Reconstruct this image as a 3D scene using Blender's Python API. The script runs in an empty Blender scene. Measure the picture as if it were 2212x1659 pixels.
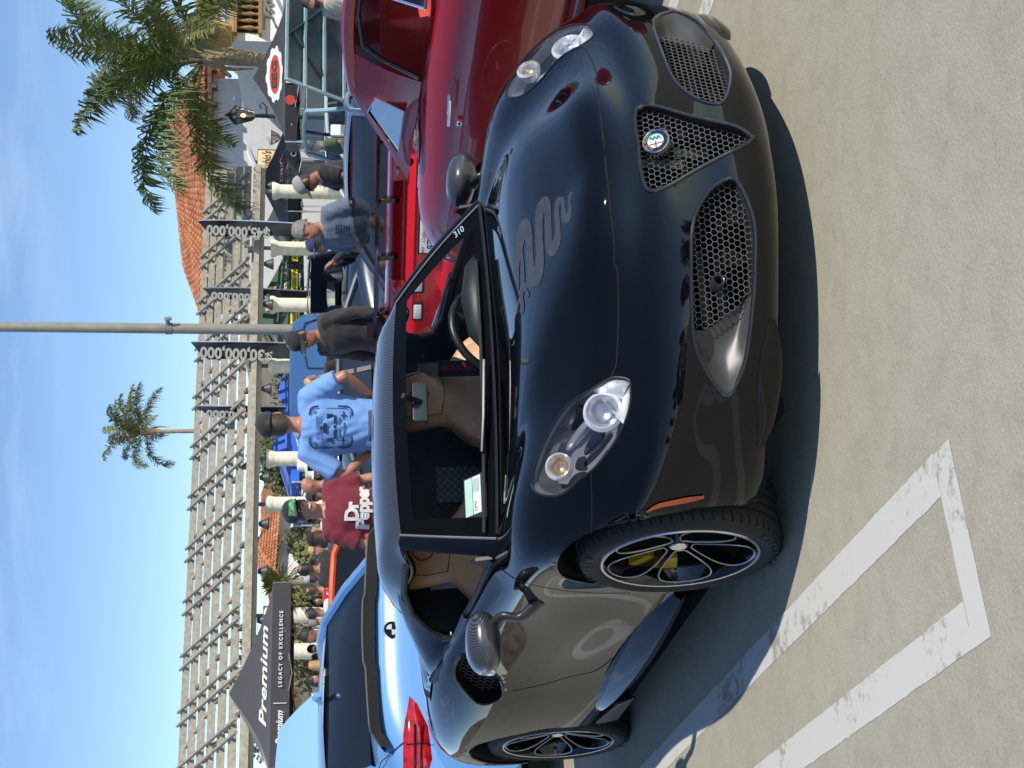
import bpy, bmesh, math, random
import numpy as np
from mathutils import Vector, Matrix, Euler
from mathutils.bvhtree import BVHTree
from math import radians as RAD, pi, sin, cos, tan, sqrt, atan2
random.seed(7); RNG = np.random.default_rng(11)
S = bpy.context.scene
COL = S.collection
# ------------------------------------------------------------------ camera
# the photograph is stored lying on its side: the camera is rolled a quarter turn
F_PX, CAM_H, PITCH, ROLL = 3040.2, 1.3705, 0.13210, 0.00507   # focal length in px of a 1659x2212 upright picture
PW, PH = 1659.0, 2212.0
cam_d = bpy.data.cameras.new('camera'); cam = bpy.data.objects.new('camera', cam_d); COL.objects.link(cam)
cam_d.sensor_fit = 'HORIZONTAL'; cam_d.sensor_width = 36.0; cam_d.lens = F_PX / PH * 36.0
cam_d.clip_start = 0.05; cam_d.clip_end = 6000
_f = Vector((0, cos(PITCH), -sin(PITCH))); _u = Vector((0, sin(PITCH), cos(PITCH))); _r = Vector((1, 0, 0))
cr, sr = cos(ROLL), sin(ROLL)
_r2 = _r * cr + _u * sr; _u2 = _u * cr - _r * sr          # small roll of the hand-held phone
M = Matrix((-_u2, _r2, -_f)).transposed().to_4x4(); M.translation = (0, 0, CAM_H)
cam.matrix_world = M
S.camera = cam
# ------------------------------------------------------------------ world, sun, exposure
SUN_DIR = Vector((0.81, -0.70, 1.0)).normalized()         # towards the sun
w = bpy.data.worlds.new('World'); S.world = w; w.use_nodes = True
nt = w.node_tree; nt.nodes.clear()
out = nt.nodes.new('ShaderNodeOutputWorld'); bg = nt.nodes.new('ShaderNodeBackground')
sky = nt.nodes.new('ShaderNodeTexSky'); sky.sky_type = 'NISHITA'; sky.sun_disc = False
sky.sun_elevation = math.asin(SUN_DIR.z); sky.sun_rotation = atan2(SUN_DIR.x, SUN_DIR.y)
sky.altitude = 900; sky.air_density = 0.74; sky.dust_density = 0.12; sky.ozone_density = 4.0
tc = nt.nodes.new('ShaderNodeTexCoord')
mp = nt.nodes.new('ShaderNodeMapping'); mp.inputs['Scale'].default_value = (1.6, 1.6, 9.0)
mp.inputs['Rotation'].default_value = (0.0, 0.10, 0.3)
nz = nt.nodes.new('ShaderNodeTexNoise'); nz.inputs['Scale'].default_value = 2.6; nz.inputs['Detail'].default_value = 9; nz.inputs['Roughness'].default_value = 0.62; nz.inputs['Distortion'].default_value = 0.5
rp = nt.nodes.new('ShaderNodeValToRGB'); rp.color_ramp.elements[0].position = 0.5; rp.color_ramp.elements[1].position = 0.82
sep = nt.nodes.new('ShaderNodeSeparateXYZ')
el = nt.nodes.new('ShaderNodeMapRange'); el.inputs['From Min'].default_value = 0.165; el.inputs['From Max'].default_value = 0.23
mu = nt.nodes.new('ShaderNodeMath'); mu.operation = 'MULTIPLY'
el2 = nt.nodes.new('ShaderNodeMapRange'); el2.inputs['From Min'].default_value = 0.30; el2.inputs['From Max'].default_value = 0.50; el2.inputs['To Min'].default_value = 1.0; el2.inputs['To Max'].default_value = 0.0
mu3 = nt.nodes.new('ShaderNodeMath'); mu3.operation = 'MULTIPLY'
mu2 = nt.nodes.new('ShaderNodeMath'); mu2.operation = 'MULTIPLY'; mu2.inputs[1].default_value = 0.34
mix = nt.nodes.new('ShaderNodeMix'); mix.data_type = 'RGBA'; mix.inputs['B'].default_value = (7.0, 7.6, 8.6, 1)
L = nt.links.new
L(tc.outputs['Generated'], mp.inputs['Vector']); L(mp.outputs['Vector'], nz.inputs['Vector']); L(nz.outputs['Fac'], rp.inputs['Fac'])
L(tc.outputs['Generated'], sep.inputs['Vector']); L(sep.outputs['Z'], el.inputs['Value'])
L(sep.outputs['Z'], el2.inputs['Value']); L(el.outputs['Result'], mu3.inputs[0]); L(el2.outputs['Result'], mu3.inputs[1]); L(rp.outputs['Color'], mu.inputs[0]); L(mu3.outputs['Value'], mu.inputs[1]); L(mu.outputs['Value'], mu2.inputs[0])
tint = nt.nodes.new('ShaderNodeMix'); tint.data_type = 'RGBA'; tint.blend_type = 'MULTIPLY'; tint.inputs['Factor'].default_value = 1.0; tint.inputs['B'].default_value = (1.02, 0.99, 0.94, 1)   # camera white balance of the photograph
L(sky.outputs['Color'], tint.inputs['A']); L(mu2.outputs['Value'], mix.inputs['Factor']); L(tint.outputs['Result'], mix.inputs['A'])
L(mix.outputs['Result'], bg.inputs['Color']); L(bg.outputs['Background'], out.inputs['Surface'])
bg.inputs['Strength'].default_value = 0.14
sd = bpy.data.lights.new('sun', 'SUN'); sd.energy = 3.5; sd.angle = RAD(0.53); sd.color = (1.0, 0.95, 0.86)
so = bpy.data.objects.new('sun', sd); COL.objects.link(so); so.rotation_euler = SUN_DIR.to_track_quat('Z', 'Y').to_euler(); so.location = (10, -5, 30)
S.view_settings.view_transform = 'Standard'; S.view_settings.look = 'None'; S.view_settings.gamma = 1.0
S.view_settings.exposure = 0.42
S.render.engine = 'CYCLES'; S.render.resolution_x = 1024; S.render.resolution_y = 768
S.cycles.max_bounces = 10; S.cycles.transparent_max_bounces = 24; S.cycles.glossy_bounces = 6; S.cycles.transmission_bounces = 8

# ------------------------------------------------------------------ pixels of the photograph -> directions
REG = {'R1': (1700, 0, 1600), 'R2': (1700, 1000, 1600), 'R3': (1700, 1824, 1600), 'R4': (800, 0, 1200), 'R5': (800, 800, 1200),
       'R6': (800, 1500, 1200), 'R7': (800, 2124, 1200), 'R8': (0, 0, 1200), 'F': (0, 0, 4032), 'SN': (1960, 700, 800)}
def uv(reg, x, y):
    ox, oy, wd = REG[reg]; k = wd / 2212.0 / 1.82278
    return (PW - (oy / 1.82278 + y * k), ox / 1.82278 + x * k)
def ray(u, v):
    x = u - PW / 2; y = v - PH / 2
    X = cr * x + sr * y; Y = -sr * x + cr * y
    return (_r * (X / F_PX) + _f - _u * (Y / F_PX))
def at(u, v, Y):
    d = ray(u, v); return Vector((0, 0, CAM_H)) + d * (Y / d.y)
def gnd(u, v, z=0.0):
    d = ray(u, v); return Vector((0, 0, CAM_H)) + d * ((z - CAM_H) / d.z)
def pix_np(P):
    P = np.asarray(P, float); X = P[:, 0]; Y = P[:, 1]; Z = P[:, 2] - CAM_H
    cp, sp = cos(PITCH), sin(PITCH); d = Y * cp - Z * sp; up = Y * sp + Z * cp
    u = F_PX * X / d; v = -F_PX * up / d
    return np.stack([PW / 2 + cr * u - sr * v, PH / 2 + sr * u + cr * v], 1)
# ------------------------------------------------------------------ materials
MATS = {}
def mat(name, col, rough=0.5, metal=0.0, coat=0.0, var=0.12, scale=8.0, bump=0.0, bscale=60.0, spec=0.5, trans=0.0, emit=None, estr=1.0, alpha=1.0, coatr=0.03, col2=None, sheen=0.0):
    if name in MATS: return MATS[name]
    m = bpy.data.materials.new(name); m.use_nodes = True; n = m.node_tree; b = n.nodes['Principled BSDF']
    b.inputs['Roughness'].default_value = rough; b.inputs['Metallic'].default_value = metal
    b.inputs['Coat Weight'].default_value = coat; b.inputs['Coat Roughness'].default_value = coatr
    b.inputs['Specular IOR Level'].default_value = spec; b.inputs['Transmission Weight'].default_value = trans
    b.inputs['Alpha'].default_value = alpha; b.inputs['Sheen Weight'].default_value = sheen
    t = n.nodes.new('ShaderNodeTexCoord'); z = n.nodes.new('ShaderNodeTexNoise'); z.inputs['Scale'].default_value = scale; z.inputs['Detail'].default_value = 6
    n.links.new(t.outputs['Object'], z.inputs['Vector'])
    r = n.nodes.new('ShaderNodeValToRGB'); c = np.array(col[:3])
    a0 = c * (1 - var); a1 = np.array(col2[:3]) if col2 is not None else np.minimum(c * (1 + var), 1)
    r.color_ramp.elements[0].color = (*a0, 1); r.color_ramp.elements[1].color = (*a1, 1)
    r.color_ramp.elements[0].position = 0.3; r.color_ramp.elements[1].position = 0.7
    n.links.new(z.outputs['Fac'], r.inputs['Fac']); n.links.new(r.outputs['Color'], b.inputs['Base Color'])
    if bump:
        z2 = n.nodes.new('ShaderNodeTexNoise'); z2.inputs['Scale'].default_value = bscale; z2.inputs['Detail'].default_value = 4
        n.links.new(t.outputs['Object'], z2.inputs['Vector'])
        bp = n.nodes.new('ShaderNodeBump'); bp.inputs['Strength'].default_value = bump; bp.inputs['Distance'].default_value = 0.01
        n.links.new(z2.outputs['Fac'], bp.inputs['Height']); n.links.new(bp.outputs['Normal'], b.inputs['Normal'])
    if emit is not None:
        b.inputs['Emission Color'].default_value = (*emit, 1); b.inputs['Emission Strength'].default_value = estr
    MATS[name] = m; return m
def glass(name, tint, op=0.1, rough=0.0, ior=1.5):
    """thin pane: tinted see-through plus mirror reflection by Fresnel"""
    if name in MATS: return MATS[name]
    m = bpy.data.materials.new(name); m.use_nodes = True; n = m.node_tree; n.nodes.clear()
    o = n.nodes.new('ShaderNodeOutputMaterial'); tr = n.nodes.new('ShaderNodeBsdfTransparent'); gl = n.nodes.new('ShaderNodeBsdfGlossy')
    df = n.nodes.new('ShaderNodeBsdfDiffuse'); df.inputs['Color'].default_value = (*[c * 0.25 for c in tint], 1)
    tr.inputs['Color'].default_value = (*tint, 1); gl.inputs['Roughness'].default_value = rough
    fr = n.nodes.new('ShaderNodeFresnel'); fr.inputs['IOR'].default_value = ior
    ms = n.nodes.new('ShaderNodeMixShader'); ms0 = n.nodes.new('ShaderNodeMixShader'); ms0.inputs['Fac'].default_value = op
    n.links.new(tr.outputs[0], ms0.inputs[1]); n.links.new(df.outputs[0], ms0.inputs[2])
    n.links.new(fr.outputs[0], ms.inputs['Fac']); n.links.new(ms0.outputs[0], ms.inputs[1]); n.links.new(gl.outputs[0], ms.inputs[2])
    n.links.new(ms.outputs[0], o.inputs['Surface']); MATS[name] = m; return m
# ------------------------------------------------------------------ mesh helpers
class MB:
    """collects shapes, builds ONE mesh object"""
    def __init__(s): s.v = []; s.f = []
    def add(s, V, Fc):
        k = len(s.v); s.v.extend([tuple(map(float, p)) for p in V]); s.f.extend([tuple(int(i) + k for i in q) for q in Fc]); return s
    def box(s, c, d, R=None):
        hx, hy, hz = d[0] / 2, d[1] / 2, d[2] / 2
        P = [Vector((x, y, z)) for x in (-hx, hx) for y in (-hy, hy) for z in (-hz, hz)]
        if R is not None: P = [R @ p for p in P]
        P = [p + Vector(c) for p in P]
        return s.add(P, [(0, 1, 3, 2), (4, 6, 7, 5), (0, 4, 5, 1), (2, 3, 7, 6), (0, 2, 6, 4), (1, 5, 7, 3)])
    def bar(s, a, b, wd, ht, up=(0, 0, 1)):
        a = Vector(a); b = Vector(b); d = (b - a); ln = d.length; d.normalize(); u = Vector(up); r = d.cross(u)
        if r.length < 1e-6: r = d.cross(Vector((1, 0, 0)))
        r.normalize(); u = r.cross(d)
        R = Matrix((r, d, u)).transposed(); return s.box((a + b) / 2, (wd, ln, ht), R)
    def grid(s, G, closed_j=False, closed_i=False, flip=False):
        G = np.asarray(G, float); ni, nj = G.shape[:2]; k = len(s.v)
        s.v.extend([tuple(p) for p in G.reshape(-1, 3).tolist()])
        for i in range(ni if closed_i else ni - 1):
            for j in range(nj if closed_j else nj - 1):
                a = i * nj + j; b = i * nj + (j + 1) % nj; c = ((i + 1) % ni) * nj + (j + 1) % nj; d = ((i + 1) % ni) * nj + j
                s.f.append((k + a, k + b, k + c, k + d) if not flip else (k + d, k + c, k + b, k + a))
        return s
    def tube(s, path, r, n=8, cap=True, closed=False, sq=None):
        P = [Vector(p) for p in path]; m = len(P); rr = r if hasattr(r, '__len__') else [r] * m
        ring = []; pu = None
        for i, p in enumerate(P):
            if closed: t = P[(i + 1) % m] - P[i - 1]
            else: t = P[min(i + 1, m - 1)] - P[max(i - 1, 0)]
            t.normalize()
            if pu is None:
                pu = t.orthogonal().normalized()
                if abs(t.z) < 0.9: pu = (Vector((0, 0, 1)) - t * t.z).normalized()
            pu = (pu - t * pu.dot(t)).normalized(); q = t.cross(pu)
            sx, sy = sq if sq else (1, 1)
            ring.append([p + (pu * cos(2 * pi * j / n) * sx + q * sin(2 * pi * j / n) * sy) * rr[i] for j in range(n)])
        s.grid(np.array([[list(x) for x in rg] for rg in ring]), closed_j=True, closed_i=closed)
        if cap and not closed:
            k = len(s.v) - m * n; s.f.append(tuple(k + j for j in range(n))); s.f.append(tuple(k + (m - 1) * n + n - 1 - j for j in range(n)))
        return s
    def lathe(s, prof, c=(0, 0, 0), n=24, axis='z', R=None):
        G = []
        for (r, h) in prof:
            row = []
            for j in range(n):
                a = 2 * pi * j / n
                p = Vector((r * cos(a), r * sin(a), h)) if axis == 'z' else (Vector((r * cos(a), h, r * sin(a))) if axis == 'y' else Vector((h, r * cos(a), r * sin(a))))
                if R is not None: p = R @ p
                row.append(list(p + Vector(c)))
            G.append(row)
        return s.grid(np.array(G), closed_j=True)
    def prism(s, poly, a, b, ax='y'):
        """poly: 2D outline; extruded from a to b along axis"""
        n = len(poly)
        def pt(q, h): return (q[0], h, q[1]) if ax == 'y' else ((h, q[0], q[1]) if ax == 'x' else (q[0], q[1], h))
        V = [pt(q, a) for q in poly] + [pt(q, b) for q in poly]
        Fc = [tuple(range(n)), tuple(range(2 * n - 1, n - 1, -1))] + [(i, i + n, (i + 1) % n + n, (i + 1) % n) for i in range(n)]
        return s.add(V, Fc)
    def ell(s, c, r, nu=16, nv=10, R=None):
        G = []
        for i in range(nv + 1):
            t = pi * i / nv; row = []
            for j in range(nu):
                a = 2 * pi * j / nu; p = Vector((r[0] * sin(t) * cos(a), r[1] * sin(t) * sin(a), r[2] * cos(t)))
                if R is not None: p = R @ p
                row.append(list(p + Vector(c)))
            G.append(row)
        return s.grid(np.array(G), closed_j=True)
    def build(s, name, m, parent=None, smooth=True, loc=None, rot=None, angle=40, bevel=0.0, bseg=2):
        me = bpy.data.meshes.new(name); me.from_pydata(s.v, [], s.f); me.update()
        bm = bmesh.new(); bm.from_mesh(me)
        bmesh.ops.remove_doubles(bm, verts=bm.verts, dist=1e-6)
        if bevel:
            es = [e for e in bm.edges if len(e.link_faces) == 2 and e.calc_face_angle(0) > 0.5]
            try: bmesh.ops.bevel(bm, geom=es, offset=bevel, segments=bseg, affect='EDGES', profile=0.6, clamp_overlap=True)
            except Exception: pass
        bmesh.ops.recalc_face_normals(bm, faces=bm.faces)
        if smooth:
            for f in bm.faces: f.smooth = True
            for e in bm.edges:
                if len(e.link_faces) == 2 and e.calc_face_angle(0) > RAD(angle): e.smooth = False
        bm.to_mesh(me); bm.free()
        if m is not None: me.materials.append(m)
        o = bpy.data.objects.new(name, me); COL.objects.link(o); o.parent = parent
        if loc is not None: o.location = loc
        if rot is not None: o.rotation_euler = rot
        return o
def empty(name, loc=(0, 0, 0), rz=0.0, label=None, cat=None, group=None):
    o = bpy.data.objects.new(name, None); COL.objects.link(o); o.location = loc; o.rotation_euler = (0, 0, rz); o.empty_display_size = 0.2
    tag(o, label, cat, group); return o
def tag(o, label=None, cat=None, group=None, kind=None):
    if label: o['label'] = label
    if cat: o['category'] = cat
    if group: o['group'] = group
    if kind: o['kind'] = kind
    return o
def copy_tree(o, parent=None):
    c = o.copy(); COL.objects.link(c); c.parent = parent
    for ch in list(o.children): copy_tree(ch, c)
    return c
def text_mesh(txt, size=1.0, depth=0.004, shear=0.0, bold=0.0, sx=1.0, space=1.0, align='CENTER', res=3):
    """list of (verts, faces) of flat lettering in the XY plane"""
    cu = bpy.data.curves.new('txt', 'FONT'); cu.body = txt; cu.size = size; cu.extrude = depth / 2; cu.shear = shear; cu.offset = bold
    cu.align_x = align; cu.align_y = 'CENTER'; cu.space_character = space; cu.resolution_u = res
    o = bpy.data.objects.new('txt', cu); COL.objects.link(o)
    bpy.context.view_layer.update()
    me = o.evaluated_get(bpy.context.evaluated_depsgraph_get()).to_mesh()
    V = [Vector((v.co.x * sx, v.co.y, v.co.z)) for v in me.vertices]; Fc = [tuple(p.vertices) for p in me.polygons]
    bpy.data.objects.remove(o, do_unlink=True); bpy.data.curves.remove(cu)
    return V, Fc
def frame_m(o, x, y):
    """matrix with origin o, X axis x, Y axis y (orthonormalised)"""
    x = Vector(x).normalized(); y = Vector(y); y = (y - x * y.dot(x)).normalized(); z = x.cross(y)
    m = Matrix((x, y, z)).transposed().to_4x4(); m.translation = Vector(o); return m
def put_text(name, txt, m4, mt, parent=None, **k):
    V, Fc = text_mesh(txt, **k); b = MB(); b.add([m4 @ v for v in V], Fc); return b.build(name, mt, parent, smooth=False)
def nspline(P, subs):
    """C2 natural cubic spline through P along axis 0, chord-length parameter; subs = samples per segment"""
    P = np.asarray(P, float); n = P.shape[0]; Q = P.reshape(n, -1)
    d = np.sqrt((np.diff(P, axis=0) ** 2).sum(-1)); d = d.reshape(n - 1, -1).mean(1) ** 0.75 + 1e-4
    t = np.concatenate([[0], np.cumsum(d)]); h = np.diff(t)
    A = np.zeros((n, n)); B = np.zeros((n, Q.shape[1])); A[0, 0] = A[-1, -1] = 1
    for i in range(1, n - 1):
        A[i, i - 1] = h[i - 1]; A[i, i] = 2 * (h[i - 1] + h[i]); A[i, i + 1] = h[i]
        B[i] = 6 * ((Q[i + 1] - Q[i]) / h[i] - (Q[i] - Q[i - 1]) / h[i - 1])
    Mm = np.linalg.solve(A, B); o = []
    for i in range(n - 1):
        for s in range(subs[i] if hasattr(subs, '__len__') else subs):
            x = s / (subs[i] if hasattr(subs, '__len__') else subs); a = (1 - x); b = x
            o.append(a * Q[i] + b * Q[i + 1] + ((a ** 3 - a) * Mm[i] + (b ** 3 - b) * Mm[i + 1]) * h[i] ** 2 / 6)
    o.append(Q[-1]); return np.array(o).reshape((len(o),) + P.shape[1:])
def inpoly(P, poly):
    x = P[:, 0]; y = P[:, 1]; c = np.zeros(len(P), bool); n = len(poly)
    for i in range(n):
        x1, y1 = poly[i]; x2, y2 = poly[i - 1]
        k = ((y1 > y) != (y2 > y)) & (x < (x2 - x1) * (y - y1) / (y2 - y1 + 1e-12) + x1); c ^= k
    return c
def spl2(pts, closed=True, n=10):
    """smooth closed curve through 2-D/3-D points (Catmull-Rom)"""
    P = np.asarray(pts, float); m = len(P); o = []
    for i in range(m if closed else m - 1):
        if closed: p0, p1, p2, p3 = P[i - 1], P[i], P[(i + 1) % m], P[(i + 2) % m]
        else: p0, p1, p2, p3 = P[max(i - 1, 0)], P[i], P[i + 1], P[min(i + 2, m - 1)]
        for k in range(n):
            t = k / n; o.append(0.5 * (2 * p1 + (p2 - p0) * t + (2 * p0 - 5 * p1 + 4 * p2 - p3) * t * t + (3 * p1 - p0 - 3 * p2 + p3) * t ** 3))
    if not closed: o.append(P[-1])
    return np.array(o)
# ------------------------------------------------------------------ ground
def ground_mat():
    m = bpy.data.materials.new('concrete'); m.use_nodes = True; n = m.node_tree; b = n.nodes['Principled BSDF']; K = n.links.new
    t = n.nodes.new('ShaderNodeTexCoord')
    def noise(sc, det=5, rough=0.6, dist=0.0):
        z = n.nodes.new('ShaderNodeTexNoise'); z.inputs['Scale'].default_value = sc; z.inputs['Detail'].default_value = det; z.inputs['Roughness'].default_value = rough; z.inputs['Distortion'].default_value = dist
        K(t.outputs['Object'], z.inputs['Vector']); return z
    def ramp(z, p0, c0, p1, c1):
        r = n.nodes.new('ShaderNodeValToRGB'); e = r.color_ramp.elements; e[0].position = p0; e[1].position = p1; e[0].color = (*c0, 1); e[1].color = (*c1, 1); K(z.outputs['Fac'], r.inputs['Fac']); return r
    def mixc(a, b_, mode, f):
        x = n.nodes.new('ShaderNodeMix'); x.data_type = 'RGBA'; x.blend_type = mode; x.inputs['Factor'].default_value = f; K(a.outputs[0 if a.type != 'MIX' else 2], x.inputs['A']); K(b_.outputs[0], x.inputs['B']); return x
    base = ramp(noise(0.55, 6, 0.6, 0.4), 0.3, (0.40, 0.367, 0.278), 0.72, (0.475, 0.438, 0.338))
    fine = ramp(noise(140, 3, 0.7), 0.35, (0.74, 0.74, 0.74), 0.65, (1, 1, 1))
    mid = ramp(noise(9, 6, 0.7, 0.6), 0.34, (0.80, 0.80, 0.78), 0.55, (1, 1, 1))
    spots = ramp(noise(21, 2, 0.5), 0.26, (0.30, 0.28, 0.25), 0.31, (1, 1, 1))
    x = mixc(base, fine, 'MULTIPLY', 0.8)
    def mul(x, r, f):
        y = n.nodes.new('ShaderNodeMix'); y.data_type = 'RGBA'; y.blend_type = 'MULTIPLY'; y.inputs['Factor'].default_value = f; K(x.outputs['Result'], y.inputs['A']); K(r.outputs['Color'], y.inputs['B']); return y
    x = mul(x, mid, 0.6); x = mul(x, spots, 0.15)
    K(x.outputs['Result'], b.inputs['Base Color']); b.inputs['Roughness'].default_value = 0.85
    bp = n.nodes.new('ShaderNodeBump'); bp.inputs['Strength'].default_value = 0.55; bp.inputs['Distance'].default_value = 0.004; K(noise(120, 5, 0.7).outputs['Fac'], bp.inputs['Height'])
    bp2 = n.nodes.new('ShaderNodeBump'); bp2.inputs['Strength'].default_value = 0.22; bp2.inputs['Distance'].default_value = 0.012; K(noise(14, 4, 0.6, 1.2).outputs['Fac'], bp2.inputs['Height'])
    K(bp.outputs['Normal'], bp2.inputs['Normal']); K(bp2.outputs['Normal'], b.inputs['Normal']); return m
gr = MB().add([(-900, -400, 0), (900, -400, 0), (900, 1500, 0), (-900, 1500, 0)], [(0, 1, 2, 3)]).build('ground', ground_mat(), smooth=False)
tag(gr, kind='structure')
CAR_LOC = Vector((0.27826, 4.53451, 0)); CAR_A = -1.09786
MC = Matrix.Translation(CAR_LOC) @ Matrix.Rotation(CAR_A, 4, 'Z'); MCI = MC.inverted()
def lot(x, y, z=0.0): return MC @ Vector((x, y, z))            # parking-lot axes: x out of the stall, y across the stalls
def paint_mat():
    m = bpy.data.materials.new('white_line_paint'); m.use_nodes = True; n = m.node_tree; b = n.nodes['Principled BSDF']; K = n.links.new
    t = n.nodes.new('ShaderNodeTexCoord'); z = n.nodes.new('ShaderNodeTexNoise'); z.inputs['Scale'].default_value = 26; z.inputs['Detail'].default_value = 8; z.inputs['Roughness'].default_value = 0.75
    mp = n.nodes.new('ShaderNodeMapping'); mp.inputs['Scale'].default_value = (1.0, 1.0, 1.0); K(t.outputs['Object'], mp.inputs['Vector']); K(mp.outputs['Vector'], z.inputs['Vector'])
    z2 = n.nodes.new('ShaderNodeTexNoise'); z2.inputs['Scale'].default_value = 3.5; z2.inputs['Detail'].default_value = 3; K(t.outputs['Object'], z2.inputs['Vector'])
    ad = n.nodes.new('ShaderNodeMath'); ad.operation = 'ADD'; K(z.outputs['Fac'], ad.inputs[0]); K(z2.outputs['Fac'], ad.inputs[1])
    r = n.nodes.new('ShaderNodeValToRGB'); e = r.color_ramp.elements; e[0].position = 0.80; e[1].position = 0.92; e[0].color = (0.34, 0.32, 0.26, 1); e[1].color = (0.585, 0.57, 0.515, 1)
    K(ad.outputs[0], r.inputs['Fac']); K(r.outputs['Color'], b.inputs['Base Color']); b.inputs['Roughness'].default_value = 0.7
    bp = n.nodes.new('ShaderNodeBump'); bp.inputs['Strength'].default_value = 0.3; bp.inputs['Distance'].default_value = 0.003; K(z.outputs['Fac'], bp.inputs['Height']); K(bp.outputs['Normal'], b.inputs['Normal'])
    return m
PAINTM = paint_mat()
def hairpin(y0, first):
    """one double stall line with its closed end"""
    b = MB(); xs = list(np.arange(-5.4, 1.115, 0.03)) + [1.1298]
    def strip(pts, wd, z):
        P = [Vector((p[0], p[1], 0)) for p in pts]; A = []
        for i, p in enumerate(P):
            d = (P[min(i + 1, len(P) - 1)] - P[max(i - 1, 0)]).normalized(); q = Vector((-d.y, d.x, 0))
            j1, j2 = RNG.normal(0, 0.0009, 2)
            A.append([lot(*(p + q * (wd / 2 + j1)).xy, z), lot(*(p - q * (wd / 2 + j2)).xy, z)])
        b.grid(np.array([[list(a) for a in r] for r in A]))
    strip([(x, y0 + 0.175) for x in xs], 0.105, 0.0012); strip([(x, y0 - 0.175) for x in xs], 0.105, 0.0012)
    strip([(1.175, y) for y in np.arange(y0 - 0.228, y0 + 0.229, 0.03)], 0.09, 0.0012)
    o = b.build('stall_line', PAINTM, smooth=False); tag(o, kind='structure'); return o
hairpin(-1.29, True); hairpin(1.36, False); hairpin(4.0, False); hairpin(-3.95, False)
# ================================================================== the black sports car
car = empty('sports_car', CAR_LOC, CAR_A, 'glossy black open-window sports car with tan seats and snake emblem on hood', 'car')
BLACK = mat('black_car_paint', (0.0025, 0.0028, 0.004), rough=0.03, coat=0.0, var=0.25, scale=400, spec=0.40)
BLK = mat('black_plastic', (0.012, 0.012, 0.012), rough=0.45, bump=0.05, bscale=400)
SATIN = mat('satin_black', (0.03, 0.03, 0.031), rough=0.32, var=0.1, scale=30)
RUB = mat('rubber', (0.018, 0.018, 0.018), rough=0.75, bump=0.1, bscale=200)
CHROME = mat('chrome', (0.85, 0.85, 0.86), rough=0.06, metal=1.0, var=0.02)
SILVER = mat('machined_silver', (0.72, 0.72, 0.72), rough=0.25, metal=0.9, var=0.04)
GAP = mat('panel_gap_black', (0.002, 0.002, 0.002), rough=0.9)
def carbon_mat():
    m = bpy.data.materials.new('carbon_fibre'); m.use_nodes = True; n = m.node_tree; b = n.nodes['Principled BSDF']; K = n.links.new
    t = n.nodes.new('ShaderNodeTexCoord'); wv = n.nodes.new('ShaderNodeTexWave'); wv.wave_type = 'BANDS'; wv.bands_direction = 'DIAGONAL'; wv.inputs['Scale'].default_value = 55; wv.inputs['Distortion'].default_value = 0.0
    K(t.outputs['Object'], wv.inputs['Vector']); r = n.nodes.new('ShaderNodeValToRGB'); r.color_ramp.elements[0].color = (0.006, 0.006, 0.006, 1); r.color_ramp.elements[1].color = (0.075, 0.075, 0.073, 1)
    K(wv.outputs['Fac'], r.inputs['Fac']); K(r.outputs['Color'], b.inputs['Base Color']); b.inputs['Roughness'].default_value = 0.3; b.inputs['Coat Weight'].default_value = 1.0; b.inputs['Coat Roughness'].default_value = 0.02; b.inputs['Specular IOR Level'].default_value = 0.6
    return m
CARBON = carbon_mat()
# control net of the left half: columns centre, hood ridge, valley, crown in, crown out, shoulder, side top, mid, low, sill, under
FR = [
 [(.68, 0, .105), (.66, .16, .105), (.58, .34, .105), (.47, .55, .105), (.38, .68, .11), (.35, .77, .12), (.33, .84, .14)],
 [(.805, 0, .130), (.785, .16, .128), (.712, .34, .126), (.592, .56, .127), (.485, .69, .132), (.415, .79, .142), (.348, .852, .162)],
 [(.880, 0, .203), (.860, .16, .195), (.802, .34, .190), (.683, .56, .190), (.569, .71, .199), (.467, .812, .208), (.374, .87, .22)],
 [(.872, 0, .33), (.850, .17, .32), (.80, .35, .315), (.70, .56, .325), (.595, .72, .335), (.495, .82, .345), (.39, .885, .355)],
 [(.856, 0, .42), (.832, .17, .42), (.786, .35, .405), (.702, .56, .41), (.604, .72, .415), (.505, .818, .42), (.386, .893, .43)],
 [(.841, 0, .487), (.818, .17, .488), (.760, .35, .490), (.675, .55, .497), (.583, .71, .503), (.492, .812, .505), (.371, .897, .515)],
 [(.831, 0, .517), (.803, .18, .522), (.738, .355, .519), (.643, .55, .520), (.558, .70, .526), (.471, .803, .528), (.352, .897, .537)],
 [(.80, 0, .605), (.768, .22, .610), (.685, .38, .590), (.575, .56, .588), (.505, .68, .603), (.42, .79, .598), (.28, .90, .585)],
 [(.60, 0, .685), (.555, .28, .702), (.475, .43, .686), (.40, .58, .687), (.34, .70, .706), (.28, .80, .69), (.16, .907, .66)],
 [(.30, 0, .745), (.25, .37, .766), (.20, .49, .758), (.15, .60, .765), (.12, .72, .780), (.08, .83, .757), (.02, .917, .70)],
 [(0, 0, .772), (-.04, .46, .788), (-.05, .56, .776), (-.08, .64, .80), (-.10, .74, .808), (-.12, .84, .787), (-.14, .905, .71)],
 [(-.36, 0, .785), (-.40, .53, .795), (-.43, .605, .798), (-.44, .67, .805), (-.44, .745, .808), (-.44, .83, .775), (-.42, .874, .70)],
]
CT = []
for i, r in enumerate(FR):
    r = [Vector(p) for p in r]; x6, y6, z6 = r[6]
    if i <= 7: ex = [(x6 - .10, .905, z6), (x6 - .2, .91, z6), (x6 - .28, .91, z6), (x6 - .34, .9, z6)]
    elif i <= 10: ex = [(x6, .915 if i < 10 else .895, .52), (x6, .91, .34), (x6, .9, .2), (x6, .62, .15)]
    else: ex = [(-.42, .862, .50), (-.41, .882, .30), (-.40, .893, .185), (-.40, .62, .14)]
    CT.append([tuple(p) for p in r] + ex)
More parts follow.
